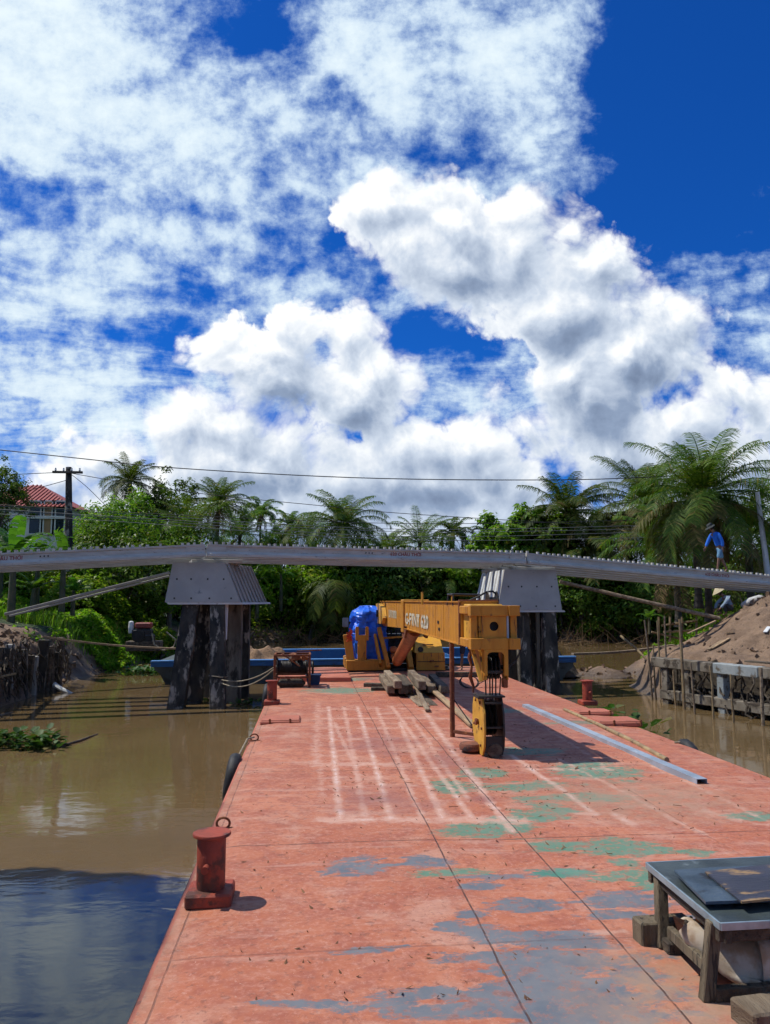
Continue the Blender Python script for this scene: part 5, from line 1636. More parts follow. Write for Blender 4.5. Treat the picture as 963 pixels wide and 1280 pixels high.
def pole_u(px, top, bot, Y_, r0, r1, label, m, arm=None, px2=None):
    p = aty(px, top, Y_); q = aty(px2 or px, bot, Y_)
    q = q + (q - p).normalized() * 1.0
    o = thing('utility_pole', label, 'utility pole', q)
    MB().tube([q, p], [r0, r1], 12).build('pole', M[m], o, smooth=True)
    if arm:
        c = aty(arm[0], arm[1], Y_)
        MB().box((c.x, c.y - .2, c.z), (1.5, .12, .12), bev=.01).build('crossarm', M['timber_dark'], o)
        for s in (-.6, -.2, .2, .6):
            MB().lathe((c.x + s, c.y - .2, c.z + .06), [(.03, 0), (.06, .05), (.035, .1), (.05, .15), (.001, .18)], 10).build('insulator', M['clad_pale'], o)
    return o
pole_u(86, 584, 690, 41, .22, .15, 'dark concrete utility pole with a crossarm beside the red roofed house', 'pile_wet', (86, 591))
pole_u(947, 615, 716, 31, .13, .09, 'pale concrete utility pole leaning slightly at the right frame edge', 'clad_pale', None, 960)


def wire(pts, Y_, label, r=.018, m='wire', grp='cables strung across the river'):
    P_ = [aty(x, y, Y_ if not isinstance(Y_, tuple) else Y_[0] + (Y_[1] - Y_[0]) * i / (len(pts) - 1)) for i, (x, y) in enumerate(pts)]
    out = []
    n_ = len(P_)
    for i in range(n_ - 1):           # catmull-rom
        p0, p1, p2, p3 = P_[max(i - 1, 0)], P_[i], P_[i + 1], P_[min(i + 2, n_ - 1)]
        for k in range(6):
            t_ = k / 6
            out.append(.5 * ((2 * p1) + (p2 - p0) * t_ + (2 * p0 - 5 * p1 + 4 * p2 - p3) * t_ ** 2 + (3 * p1 - p0 - 3 * p2 + p3) * t_ ** 3))
    out.append(P_[-1])
    b = MB(); b.tube(out, r, 5)
    return tag(b.build('overhead_cable', M[m], smooth=True), label, 'cable', grp)
wire([(-60, 556), (100, 573), (220, 585), (440, 597), (650, 600), (800, 597), (1020, 584)], 34, 'thick black cable highest of all, sagging right across the sky', .022)
wire([(86, 591), (150, 602), (260, 618), (400, 632), (480, 640), (600, 648), (720, 655)], 41, 'thin cable running right from the left pole crossarm across the sky', .018)
wire([(86, 590), (40, 592), (-40, 596)], 41, 'short level cable running left from the left pole crossarm', .018)
wire([(84, 600), (40, 612), (-40, 632)], 41, 'cable sloping down to the left from below the left crossarm', .018)
wire([(88, 592), (110, 610), (140, 640)], 41, 'stay cable sloping down to the right of the left pole', .015)
for k, (ya, ym, yb) in enumerate(((628, 654, 640), (630, 661, 647), (634, 664, 652), (636, 670, 655), (640, 674, 664))):
    wire([(-40, ya), (150, ya + 12), (480, ym), (760, (ym + yb) / 2 + 4), (1020, yb)], 36, ['topmost', 'second', 'middle', 'fourth', 'lowest'][k] + ' cable of the low bundle crossing in front of the trees', .014, 'wire_pale' if k else 'wire')

# ------------------------------------------------------------------ vegetation
L_DARK = leaf_mat('dark broad leaves', (.055, .115, .014), (.12, .19, .022), (.13, .14, .03), trans=.36)
L_MID = leaf_mat('mid green leaves', (.082, .165, .014), (.17, .25, .026), (.2, .2, .03), trans=.45)
L_BRIGHT = leaf_mat('bright creeper leaves', (.10, .20, .012), (.20, .30, .026), (.25, .25, .05), trans=.5)
L_PALM = leaf_mat('palm leaflets', (.042, .088, .013), (.115, .160, .020), (.16, .13, .035), rough=.55, patch=.6, trans=.35)
L_PALMY = leaf_mat('yellowing palm leaflets', (.07, .075, .018), (.14, .13, .035), (.20, .13, .05), rough=.55)
L_BAN = leaf_mat('banana leaf', (.045, .105, .014), (.085, .17, .022), rough=.35, trans=.45)
L_GRASS = leaf_mat('bank grass', (.08, .17, .014), (.17, .26, .028), (.2, .18, .07), trans=.45)
L_HY = leaf_mat('water hyacinth leaf', (.035, .085, .018), (.065, .13, .03), (.15, .13, .04), rough=.55)
BARK = surf('grey brown bark', (.10, .085, .065), (.16, .14, .11), 2, (.05, .04, .03), 6, .4, rough=.95, bump=.8, stretch=(1, 1, .4), bscale=12)
PBARK = surf('ringed palm trunk', (.06, .052, .042), (.10, .088, .070), 2, (.07, .06, .05), 6, .4, rough=.95, bump=.9, stretch=(.3, .3, 3), bscale=6)
DRYF = leaf_mat('dry hanging fronds', (.13, .085, .04), (.22, .15, .07), (.08, .05, .03), trans=.1, rough=.8)


def rot_basis(n_, rs):
    """n_ random orthonormal pairs biased to face upwards and outwards"""
    a = rs.normal(size=(n_, 3)); a /= np.linalg.norm(a, axis=1, keepdims=True)
    return a


def leaves(C, N, size, rs, aspect=.5, droop=.25):
    """one bent four-cornered leaf at each centre C facing roughly N; returns V, Q"""
    n_ = len(C)
    t = rs.normal(size=(n_, 3)); t -= N * (t * N).sum(1, keepdims=True); t /= np.linalg.norm(t, axis=1, keepdims=True) + 1e-9
    s = np.cross(N, t)
    sz = np.asarray(size)[:, None]
    a = C - t * sz * .5
    b_ = C + s * sz * aspect * .5 + N * sz * .10
    c = C + t * sz * .6 - N * sz * droop
    d = C - s * sz * aspect * .5 + N * sz * .10
    V = np.stack([a, b_, c, d], 1).reshape(-1, 3)
    Q_ = np.arange(n_ * 4).reshape(n_, 4)
    return V, Q_


def crown_geo(seed, rx, ry, rz, nclump, per, leaf, clump_r=.5, shell=.55, low=-.6, aspect=.5):
    rs = np.random.RandomState(seed)
    d = rs.normal(size=(nclump * 2, 3)); d /= np.linalg.norm(d, axis=1, keepdims=True)
    d = d[d[:, 2] > low][:nclump]; nclump = len(d)
    r = shell + (1 - shell) * rs.rand(nclump) ** .7
    lob = 1 + .28 * np.sin(d[:, 0] * 3.1 + seed) * np.cos(d[:, 1] * 2.7 + seed * 2) + .22 * np.sin(d[:, 2] * 5 + seed * 3 + d[:, 0] * 4)
    cc = d * (r * lob)[:, None] * np.array([rx, ry, rz])
    cr = clump_r * rs.uniform(.6, 1.35, nclump)
    e = rs.normal(size=(nclump, per, 3)); e /= np.linalg.norm(e, axis=2, keepdims=True) + 1e-9
    e *= rs.rand(nclump, per, 1) ** .4
    C = cc[:, None] + e * cr[:, None, None] * np.array([1, 1, .65])
    N = e * .8 + d[:, None] * .4 + rs.normal(size=e.shape) * .45 + np.array([0, 0, .55])
    N /= np.linalg.norm(N, axis=2, keepdims=True)
    C = C.reshape(-1, 3); N = N.reshape(-1, 3)
    return leaves(C, N, leaf * rs.uniform(.6, 1.3, len(C)), rs, aspect), cc


def tree_proto(seed, rx, rz, trunk_h, nclump, per, leaf, mat, clump_r=.6, name='broadleaf_tree', low=-.6, shell=.5):
    o = thing(name, None, 'tree', (0, 0, 0))
    (V, Q_), cc = crown_geo(seed, rx, rx * .9, rz, nclump, per, leaf, clump_r, low=low, shell=shell)
    V = V + np.array([0, 0, trunk_h + rz * .75])
    np_mesh('crown', V, Q_, mat, o)
    b = MB(); g_ = random.Random(seed)
    top = Vector((g_.uniform(-.4, .4), g_.uniform(-.3, .3), trunk_h + rz * .5))
    b.tube([(0, 0, -.5), (top.x * .3, top.y * .3, trunk_h * .5), top], [rx * .075, rx * .055, rx * .035], 8)
    for k in range(9):
        c = cc[g_.randrange(len(cc))] + np.array([0, 0, trunk_h + rz * .75])
        s_ = Vector((0, 0, trunk_h * g_.uniform(.55, 1.0)))
        c = Vector(c); mid = s_.lerp(c, .5) + Vector((0, 0, -.1 * rz))
        b.tube([s_, mid, c], [rx * .032, rx * .02, rx * .008], 5)
    b.build('trunk', BARK, o)
    return o


def frond_geo(rs, L, up, az, nl=46, leaf=.85, sag=1.0, width=.05, curl=1.0):
    """one pinnate frond: arching rachis, two rows of hanging leaflets"""
    n_ = 14
    pts = []; p = np.zeros(3); ang = up
    step = L / n_
    h = np.array([math.cos(az), math.sin(az), 0.])
    side0 = np.array([-math.sin(az), math.cos(az), 0.])
    bend = rs.uniform(-.03, .03)
    for i in range(n_ + 1):
        pts.append(p.copy())
        d = h * math.cos(ang) + np.array([0, 0, 1.]) * math.sin(ang)
        p = p + d * step + side0 * bend * step * i
        ang -= sag * (0.045 + .012 * i) * (1.0 if ang > -1.35 else 0)
    pts = np.array(pts)
    Vs = []; Qs = []
    k = 0
    # rachis strip (thin, two crossing ribbons)
    for i in range(n_):
        w = .035 * (1 - i / n_) + .008
        for ax_ in (side0 * w, np.array([0, 0, w])):
            Vs += [pts[i] - ax_, pts[i] + ax_, pts[i + 1] + ax_ * .9, pts[i + 1] - ax_ * .9]; Qs.append([k, k + 1, k + 2, k + 3]); k += 4
    for j in range(nl):
        u = .10 + .90 * (j + rs.rand() * .4) / nl
        q = u * n_; i = min(int(q), n_ - 1); f = q - i
        base = pts[i] * (1 - f) + pts[i + 1] * f
        tan = pts[i + 1] - pts[i]; tan /= np.linalg.norm(tan)
        nup = np.cross(side0, tan); nup = nup if nup[2] > 0 else -nup
        ll = leaf * (math.sin(math.pi * (.12 + .80 * u)) ** .6) * rs.uniform(.85, 1.1)
        for s in (-1, 1):
            if rs.rand() < .04: continue
            dr = tan * rs.uniform(.45, .65) + side0 * s * 1.0 + nup * rs.uniform(-.05, .25)
            dr /= np.linalg.norm(dr)
            w = np.cross(dr, nup); w /= np.linalg.norm(w); w = w * width * .5
            m1 = base + dr * ll * .5 + np.array([0, 0, -ll * .08 * curl])
            e1 = base + dr * ll * .86 + np.array([0, 0, -ll * .40 * curl * rs.uniform(.7, 1.3)])
            Vs += [base - w * .6, base + w * .6, m1 + w, m1 - w, e1 + w * .25, e1 - w * .25]
            Qs += [[k, k + 1, k + 2, k + 3], [k + 3, k + 2, k + 4, k + 5]]; k += 6
    return np.array(Vs), np.array(Qs)


def palm_proto(seed, L, nf, trunk_h, lean=(0, 0), leaf=.85, nl=46, width=.055, dry=5, mat=None, name='coconut_palm', up_rng=(-.45, 1.4), trunk_r=.16, sag=.85):
    rs = np.random.RandomState(seed)
    o = thing(name, None, 'palm tree', (0, 0, 0))
    top = np.array([lean[0], lean[1], trunk_h])
    AV = []; AQ = []; k = 0
    for i in range(nf):
        u = (i + .5) / nf
        up = up_rng[1] + (up_rng[0] - up_rng[1]) * u ** 1.05 + rs.uniform(-.12, .12)
        az = i * 2.39996 + rs.uniform(-.2, .2)
        V, Q_ = frond_geo(rs, L * rs.uniform(.85, 1.08) * (1 if u > .15 else .8), up, az, nl, leaf, sag * rs.uniform(.8, 1.25) * (.75 if up > .9 else 1.05), width)
        AV.append(V + top + np.array([math.cos(az), math.sin(az), 0]) * .12); AQ.append(Q_ + k); k += len(V)
    np_mesh('crown', np.concatenate(AV), np.concatenate(AQ), mat or L_PALM, o)
    if dry:
        AV = []; AQ = []; k = 0
        for i in range(dry):
            V, Q_ = frond_geo(rs, L * .75, rs.uniform(-.9, -.5), rs.uniform(0, 6.28), int(nl * .7), leaf * .7, 1.3, width)
            AV.append(V + top + np.array([0, 0, -.2])); AQ.append(Q_ + k); k += len(V)
        np_mesh('dry_fronds', np.concatenate(AV), np.concatenate(AQ), DRYF, o)
    b = MB()
    pts = [Vector((lean[0] * (t_ ** 1.6), lean[1] * (t_ ** 1.6), -.5 + (trunk_h + .5) * t_)) for t_ in np.linspace(0, 1, 9)]
    b.tube(pts, [trunk_r * 1.5] + [trunk_r * (1.08 - .25 * i / 8) for i in range(1, 8)] + [trunk_r * 1.25], 10)
    b.build('trunk', PBARK, o, smooth=True)
    return o


_lab = set()
def fresh(fmt, pr_, opts):
    """a label no other shrub has yet, changing the kind of shrub if that tells it apart"""
    for q in [pr_] + list(opts):
        l = fmt(q)
        if l not in _lab:
            _lab.add(l); return q, l
    return None, None


_used = set()
def place(proto, loc, rz, sc_, label, cat, group):
    """the first call moves the proto itself, later ones copy it with its parts"""
    if proto.name in _used:
        o = copy_tree(proto)
    else:
        o = proto; _used.add(proto.name)
    o.location = loc; o.rotation_euler = (0, 0, rz); o.scale = (sc_, sc_, sc_) if not isinstance(sc_, tuple) else sc_
    tag(o, label, cat, group)
    return o


# ---- palms
PA = palm_proto(1, 4.4, 42, 5.5, leaf=.95, nl=72, width=.040, dry=5, up_rng=(-.55, 1.45), sag=.78)
PB = palm_proto(2, 3.6, 34, 8.0, lean=(.8, .3), leaf=.8, nl=48, width=.05, dry=4)
PC = palm_proto(3, 3.2, 28, 8.5, lean=(-.7, .2), leaf=.75, nl=44, width=.05, dry=4, up_rng=(-.3, 1.4))
PD = palm_proto(4, 2.4, 18, 7.0, leaf=.55, nl=30, width=.07, dry=2, up_rng=(.0, 1.45), sag=1.4, trunk_r=.10)
PE = palm_proto(5, 4.2, 24, 3.2, leaf=.8, nl=50, width=.046, dry=3, mat=L_PALM, up_rng=(.0, 1.4), sag=.9)
g = random.Random(31)


def on_land(px, py, Y_, s):
    """step back along the line of sight until the root stands on the bank"""
    y0 = Y_; c = aty(px, py, Y_)
    while GZ(c.x, c.y) < .25 and Y_ < 75:
        Y_ += .7; c = aty(px, py, Y_)
    return c, s * Y_ / y0


def palm_at(proto, px, py, Y_, base_h, s, label, group='coconut palms along the far banks', rz=None):
    c, s = on_land(px, py, Y_, s); z0 = GZ(c.x, c.y)
    sz = (c.z - z0) / base_h
    o = place(proto, (c.x, c.y, z0), g.uniform(0, 6.28) if rz is None else rz, (s, s, s), label, 'palm tree', group)
    # keep fronds at true scale, only the trunk is longer: lower the root below ground instead of stretching
    o.location.z = c.z - base_h * s
    return o


PALMS = [(PA, 880, 618, 32.5, 5.5, .93, 'biggest coconut palm with a huge dense crown behind the man in blue'),
         (PA, 808, 630, 35.5, 5.5, .80, 'large coconut palm just left of the biggest one on the right'),
         (PB, 728, 640, 45, 8, 1.0, 'upright coconut palm standing alone left of the two big right palms'),
         (PE, 935, 668, 36, 3.2, 1.15, 'low coconut palm partly behind the pale right pole'),
         (PE, 845, 690, 37, 3.2, 1.0, 'low spreading palm under the biggest right palm'),
         (PC, 760, 690, 41, 8.5, 1.0, 'palm crown just above the right bridge span'),
         (PB, 434, 655, 60, 8, 1.2, 'tall round crowned coconut palm above the middle bridge span'),
         (PC, 270, 628, 54, 8.5, .9, 'coconut palm with tufted crown above the left pier'),
         (PC, 172, 602, 56, 8.5, .8, 'coconut palm top sticking up above the dense left trees'),
         (PD, 567, 668, 74, 7, 1.2, 'small far palm right of the middle of the sky gap'),
         (PD, 612, 672, 72, 7, 1.1, 'small far palm left of the broad leafed tree'),
         (PE, 525, 678, 70, 3.2, 1.0, 'far palm crown just above the bridge lettering'),
         (PD, 326, 640, 72, 7, 1.0, 'small dark far palm right of the left pier palm'),
         (PD, 362, 656, 70, 7, 1.0, 'small dark far palm left of the tall round crowned palm'),
         (PE, 385, 672, 66, 3.2, .9, 'far palm with arching fronds left of the tall round one'),
         (PE, 300, 668, 62, 3.2, .95, 'low palm with yellow fronds right above the left pier'),
         (PE, 235, 668, 48, 3.2, .9, 'low palm with arching fronds left above the left pier'),
         (PB, 475, 690, 66, 8, .9, 'palm crown just over the middle bridge span'),
         (PC, 700, 668, 52, 8.5, .9, 'palm crown behind the right pier'),
         (PE, 560, 735, 62, 3.2, .95, 'low palm seen under the bridge above the crane boom'),
         (PE, 490, 735, 63, 3.2, .8, 'low palm under the bridge behind the boom root'),
         (PE, 600, 728, 64, 3.2, .9, 'low palm under the bridge left of the right pier')]
for (pr_, px, py, Y_, bh, s, lab) in PALMS:
    palm_at(pr_, px, py, Y_, bh, s, lab)
# yellow-green low fronds on the big palms' underside
PY = palm_proto(9, 4.0, 15, 4.6, leaf=1.0, nl=66, width=.042, dry=0, mat=L_PALMY, up_rng=(-.75, .15), sag=.8)
palm_at(PY, 868, 626, 32.3, 4.6, .92, 'palm with yellowing lower fronds hanging low in front of the biggest palm')
palm_at(PY, 785, 640, 35.2, 4.6, .95, 'palm with yellowing fronds left of the biggest palm')
# wilted nipa like clump at the water with hanging dead fronds
PW = palm_proto(12, 3.4, 22, 3.6, lean=(1.2, 0), leaf=.8, nl=40, width=.07, dry=14, up_rng=(-1.0, .1), sag=1.6)
c = aty(402, 800, 57.5)
place(PW, (c.x - .9, 57.5, .0), 0, 1.25, 'wilted palm with drooping dead fronds bent over the far water edge', 'palm tree', None)

# ---- broadleaf trees
T1 = tree_proto(11, 3.2, 3.0, 3.6, 150, 46, .26, L_DARK, .75)
T2 = tree_proto(12, 3.0, 3.4, 3.0, 140, 46, .24, L_MID, .8)
T3 = tree_proto(13, 2.6, 2.4, 4.0, 90, 40, .40, L_MID, .6)
T4 = tree_proto(14, 3.4, 3.6, 2.0, 150, 44, .28, L_DARK, .9)
T5 = tree_proto(15, 2.4, 2.0, 1.2, 100, 40, .26, L_BRIGHT, .7, name='bushy_tree')
def tree_at(proto, px, top_py, Y_, natural_top, s, label, group='broad leafed trees on the banks'):
    c, s = on_land(px, top_py, Y_, s)
    return place(proto, (c.x, c.y, c.z - natural_top * s), g.uniform(0, 6.28), s, label, 'tree', group)
NT_ = {T1: 3.6 + 3.0 * 1.7, T2: 3.0 + 3.4 * 1.7, T3: 4.0 + 2.4 * 1.7, T4: 2.0 + 3.6 * 1.7, T5: 1.2 + 2.0 * 1.7}
TREES = [(T1, 2, 586, 40, .50, 'dark dense tree filling the left frame edge above the bridge'), (T1, -50, 590, 41, .8, 'dark tree cut by the left frame edge'),
         (T2, 138, 626, 47, .78, 'leafy tree just right of the left utility pole'), (T2, 165, 618, 50, 1.0, 'vine covered tree under the small left palm top'), (T1, 208, 604, 56, .9, 'dark tree between the two left palms'),
         (T4, 150, 650, 44, .8, 'dense dark tree low behind the left bridge span'), (T4, 215, 655, 49, .8, 'dense tree left behind the left pier'), (T2, 108, 672, 44, .6, 'small leafy tree below the left utility pole'),
         (T4, 30, 684, 43, .5, 'bushy tree in front of the cream house'), (T3, 645, 640, 52, .95, 'big leaved almond like tree right of centre'), (T3, 686, 644, 54, .9, 'big leaved tree next to the right pier palm'), (T3, 612, 668, 56, .7, 'smaller big leaved tree left of the almond like one'),
         (T2, 455, 672, 72, .8, 'far rounded tree right of the tall round palm'), (T2, 500, 678, 76, .7, 'far low tree behind the middle bridge span'), (T1, 350, 662, 74, .8, 'far dark tree between the small palms'),
         (T4, 300, 670, 70, .85, 'far dense tree right of the left pier top'), (T4, 400, 682, 74, .85, 'far dense tree behind the tall round palm'), (T4, 550, 682, 76, .85, 'far dense tree behind the lettering on the bridge'),
         (T4, 620, 690, 68, .85, 'dense tree behind the right half of the middle span'), (T4, 725, 690, 56, .8, 'dense tree right behind the right pier top'), (T4, 800, 700, 47, .8, 'dense tree behind the right bridge span'),
         (T4, 880, 695, 45, .85, 'dense dark tree behind the man in blue'), (T4, 950, 680, 44, .95, 'dense dark tree at the right frame edge'), (T1, 1000, 640, 46, 1.0, 'dark tree cut by the right frame edge')]
for (pr_, px, py, Y_, s, lab) in TREES:
    tree_at(pr_, px, py, Y_, NT_[pr_], s, lab)
MARKS = [(-30, 'just outside the left frame edge'), (10, 'at the left frame edge'), (60, 'below the left utility pole'), (125, 'left of the pump engine'), (178, 'behind the pump engine'), (215, 'behind the left pier'), (260, 'between the left pier piles'),
         (320, 'just right of the left pier'), (362, 'above the rusty winch'), (400, 'beside the wilted palm'), (455, 'behind the blue tarpaulin'), (500, 'behind the boom root'), (540, 'behind the boom lettering'), (580, 'above the rusty prop pole'),
         (615, 'behind the boom head'), (660, 'behind the right pier'), (712, 'just right of the right pier'), (760, 'above the right gangway'), (810, 'behind the right wall stakes'), (858, 'behind the bamboo rail'), (905, 'behind the crouching worker'),
         (950, 'at the right frame edge'), (1000, 'just outside the right frame edge')]
def spot(px):
    return min(MARKS, key=lambda q: abs(q[0] - px))[1]
# second storey of green closing the view under the bridge
k = 0
rowA = []
for px in range(-60, 1040, 48):
    Yr = 63 if 210 < px < 730 else (52 if px <= 210 else 50)
    rowA.append((px + g.uniform(-10, 10), 702 + g.uniform(-14, 12), Yr + g.uniform(-1.5, 2.5), g.choice([T2, T4, T5, T1]), g.uniform(.7, .9)))
for (px, py, Y_, pr_, s) in rowA:
    if pr_ is T5: s *= 1.5
    side_ = 'left bank' if px < 210 else ('far bank' if px < 730 else 'right bank')
    tone = {T1: 'dark small leaved', T2: 'mid green', T4: 'dense dark', T5: 'bright low'}[pr_]
    tree_at(pr_, px, py, Y_, NT_[pr_], s, f'{tone} tree seen below the bridge {spot(px)}', f'shaded trees under the bridge line on the {side_}')
# ---- shrubs at the water edge
S1 = tree_proto(31, 1.7, 1.3, .2, 90, 36, .22, L_BRIGHT, .5, name='shrub', low=-.2)
S2 = tree_proto(32, 1.5, 1.1, .2, 80, 36, .20, L_MID, .45, name='shrub', low=-.2)
S3 = tree_proto(33, 1.6, 1.5, .3, 80, 36, .24, L_DARK, .5, name='shrub', low=-.2)
shr = []
for px in range(205, 735, 18):
    shr.append((px + g.uniform(-8, 8), 58.5 + g.uniform(0, 2.5), g.choice([S1, S2, S2, S3]), g.uniform(.8, 1.5)))
for px in range(215, 735, 36):
    shr.append((px + g.uniform(-8, 8), 61.5 + g.uniform(0, 2.0), g.choice([S1, S3]), g.uniform(1.6, 2.1)))
for (px, Y_, pr_, s) in shr:
    c = aty(px, 780, Y_)
    while GZ(c.x, Y_) < .15: Y_ += .5; c = aty(px, 780, Y_)
    TONE = {S1: 'bright', S2: 'mid green', S3: 'dark'}
    pr_, lab = fresh(lambda q: f"{'tall' if s > 1.55 else ('low' if s < 1.15 else 'middling')} {TONE[q]} shrub at the far water edge {spot(px)}", pr_, (S2, S1, S3))
    if pr_ is None: continue
    place(pr_, (c.x, Y_, GZ(c.x, Y_) - .1), g.uniform(0, 6.28), s, lab, 'shrub', 'shrubs crowding the far water edge')
for i in range(22):
    px = g.uniform(-30, 215); Y_ = g.uniform(40, 50); c = aty(px, 760, Y_)
    pr_, lab = fresh(lambda q: f"{TONE[q]} low shrub {'high' if Y_ > 45 else 'lower'} on the left slope {spot(px)}", g.choice([S1, S2, S1]), (S1, S2, S3))
    if pr_ is None: continue
    place(pr_, (c.x, Y_, GZ(c.x, Y_) - .2), g.uniform(0, 6.28), g.uniform(.6, 1.05), lab, 'shrub', 'shrubs on the green left bank slope')
for i in range(16):
    px = g.uniform(700, 960); Y_ = g.uniform(48, 60); c = aty(px, 770, Y_)
    if GZ(c.x, Y_) < .3: continue
    pr_, lab = fresh(lambda q: f"{TONE[q]} shrub {'far' if Y_ > 54 else 'nearer'} behind the right bank {spot(px)}", g.choice([S1, S2, S3]), (S1, S2, S3))
    if pr_ is None: continue
    place(pr_, (c.x, Y_, GZ(c.x, Y_) - .2), g.uniform(0, 6.28), g.uniform(.8, 1.3), lab, 'shrub', 'shrubs behind the right mud mound')


# ---- banana plants
def banana_leaf(rs, L, W, up, az, fold=.35, tear=.35):
    n_ = 12; Vs = []; Qs = []; k = 0
    h = np.array([math.cos(az), math.sin(az), 0.]); s0 = np.array([-math.sin(az), math.cos(az), 0.])
    p = np.zeros(3); ang = up; pts = []
    for i in range(n_ + 1):
        pts.append(p.copy()); d = h * math.cos(ang) + np.array([0, 0, math.sin(ang)]); p = p + d * L / n_; ang -= .06 + .012 * i
    for s in (-1, 1):
        for i in range(n_):
            u0 = i / n_; u1 = (i + 1) / n_ - (.02 if rs.rand() < tear else 0)
            w0 = W * .5 * math.sin(math.pi * min(1, .12 + .9 * u0)) ** .55 if u0 > .12 else .02
            w1 = W * .5 * math.sin(math.pi * min(1, .12 + .86 * u1)) ** .55 if u1 > .12 else .02
            a_, b_ = pts[i], pts[i] * (1 - (u1 * n_ - i)) + pts[i + 1] * (u1 * n_ - i)
            j = rs.uniform(-.04, .04)
            z0 = np.array([0, 0, fold * w0 * .6 - .1 * w0]); z1 = np.array([0, 0, fold * w1 * .6 - .1 * w1 + j])
            Vs += [a_, a_ + s0 * s * w0 * .6 + z0, b_ + s0 * s * w1 * .6 + z1, b_, a_ + s0 * s * w0 - z0 * .2, b_ + s0 * s * w1 - z1 * .4 + np.array([0, 0, j])]
            Qs += [[k, k + 1, k + 2, k + 3], [k + 1, k + 4, k + 5, k + 2]]; k += 6
    return np.array(Vs), np.array(Qs)


def banana_proto(seed, hgt, L, nl_, ups=(.3, 1.3)):
    rs = np.random.RandomState(seed); o = thing('banana_plant', None, 'banana plant', (0, 0, 0))
    MB().tube([(0, 0, -.4), (0, 0, hgt * .5), (.03, 0, hgt)], [.16, .13, .08], 10).build('stem', surf('banana stem', (.05, .06, .025), (.09, .08, .04), 3, rough=.7), o, smooth=True)
    for i in range(nl_):
        V, Q_ = banana_leaf(rs, L * rs.uniform(.8, 1.1), .55, ups[1] + (ups[0] - ups[1]) * i / nl_ + rs.uniform(-.1, .1), i * 2.4 + rs.uniform(-.3, .3))
        np_mesh('leaf', V + np.array([0, 0, hgt - .1]), Q_, L_BAN, o, smooth=True)
    return o
B1_ = banana_proto(41, 2.6, 2.2, 8); B2_ = banana_proto(42, 2.2, 1.9, 7, (.0, 1.5)); B3_ = banana_proto(43, 1.2, 1.7, 7)
def ban(pr_, px, py, Y_, bh, s, label):
    c, s = on_land(px, py, Y_, s)
    place(pr_, (c.x, c.y, c.z - bh * s), g.uniform(0, 6.28), s, label, 'banana plant', 'banana plants')
ban(B1_, 18, 690, 33, 2.6, 1.1, 'banana plant with big bright leaves at the left frame edge above the bridge')
ban(B2_, 80, 697, 35, 2.2, .9, 'banana plant with one upright bright leaf above the left span')
ban(B1_, 48, 700, 36, 2.6, .9, 'banana plant with arching ragged leaves left of the upright leafed one')
ban(B2_, 2, 700, 37, 2.2, 1.0, 'banana plant cut by the left frame edge')
ban(B3_, 42, 735, 35, 1.2, .9, 'small banana plant below the left bridge span')
ban(B3_, 92, 738, 36, 1.2, .7, 'small banana plant with a folded pale leaf below the left span')
ban(B3_, 125, 728, 42, 1.2, .9, 'banana plant in the shade under the left span')
ban(B1_, 322, 724, 56, 2.6, 1.0, 'banana plant just right of the left pier cap')
ban(B1_, 352, 718, 58, 2.6, .9, 'banana plant right of the left pier, second from the cap')
ban(B2_, 745, 735, 50, 2.2, 1.0, 'banana plant right of the right pier cap')
# broad-leaf young plant standing on the right bank
ban(B3_, 812, 772, 33, 1.2, .45, 'young plant with arching pale leaves behind the right wall stakes')


# ---- ground cover
def scatter(name, n_, xr, yr, cond, size, hgt, mat, label, seed, aspect=.55, up=.9, blade=False):
    rs = np.random.RandomState(seed)
    x = rs.uniform(*xr, n_ * 3); y = rs.uniform(*yr, n_ * 3)
    z = ground_h(x, y); s = sdist(x, y)
    ok = cond(x, y, z, s) & (vnoise(x, y, 1.3, seed) + .45 > rs.rand(len(x)) * 1.2)
    x, y, z = x[ok][:n_], y[ok][:n_], z[ok][:n_]
    m_ = len(x)
    hh = hgt * (.35 + .65 * np.clip(.5 + .8 * vnoise(x, y, .9, seed + 1), 0, 1.3))
    if blade:
        a = rs.uniform(0, 6.28, m_); L_ = hh * rs.uniform(.6, 1.2, m_); w = size * .5
        dx, dy = np.cos(a), np.sin(a); lean = rs.uniform(.1, .6, m_) * L_
        B = np.stack([x, y, z - .03], -1)
        S = np.stack([-dy, dx, np.zeros(m_)], -1) * w; T_ = np.stack([dx * lean, dy * lean, L_], -1)
        mid = B + T_ * np.array([.35, .35, .6])
        V = np.stack([B - S, B + S, mid + S * .8, mid - S * .8, B + T_ + S * .1, B + T_ - S * .1], 1).reshape(-1, 3)
        i0 = np.arange(m_)[:, None] * 6
        Q_ = np.concatenate([i0 + np.array([[0, 1, 2, 3]]), i0 + np.array([[3, 2, 4, 5]])], 0)
    else:
        C = np.stack([x, y, z + hh * rs.rand(m_) ** .6], -1)
        N = rs.normal(size=(m_, 3)) * .55 + np.array([0, 0, up]); N /= np.linalg.norm(N, axis=1, keepdims=True)
        V, Q_ = leaves(C, N, size * rs.uniform(.6, 1.4, m_), rs, aspect)
    return tag(np_mesh(name, V, Q_, mat), label, 'ground cover', kind='stuff')


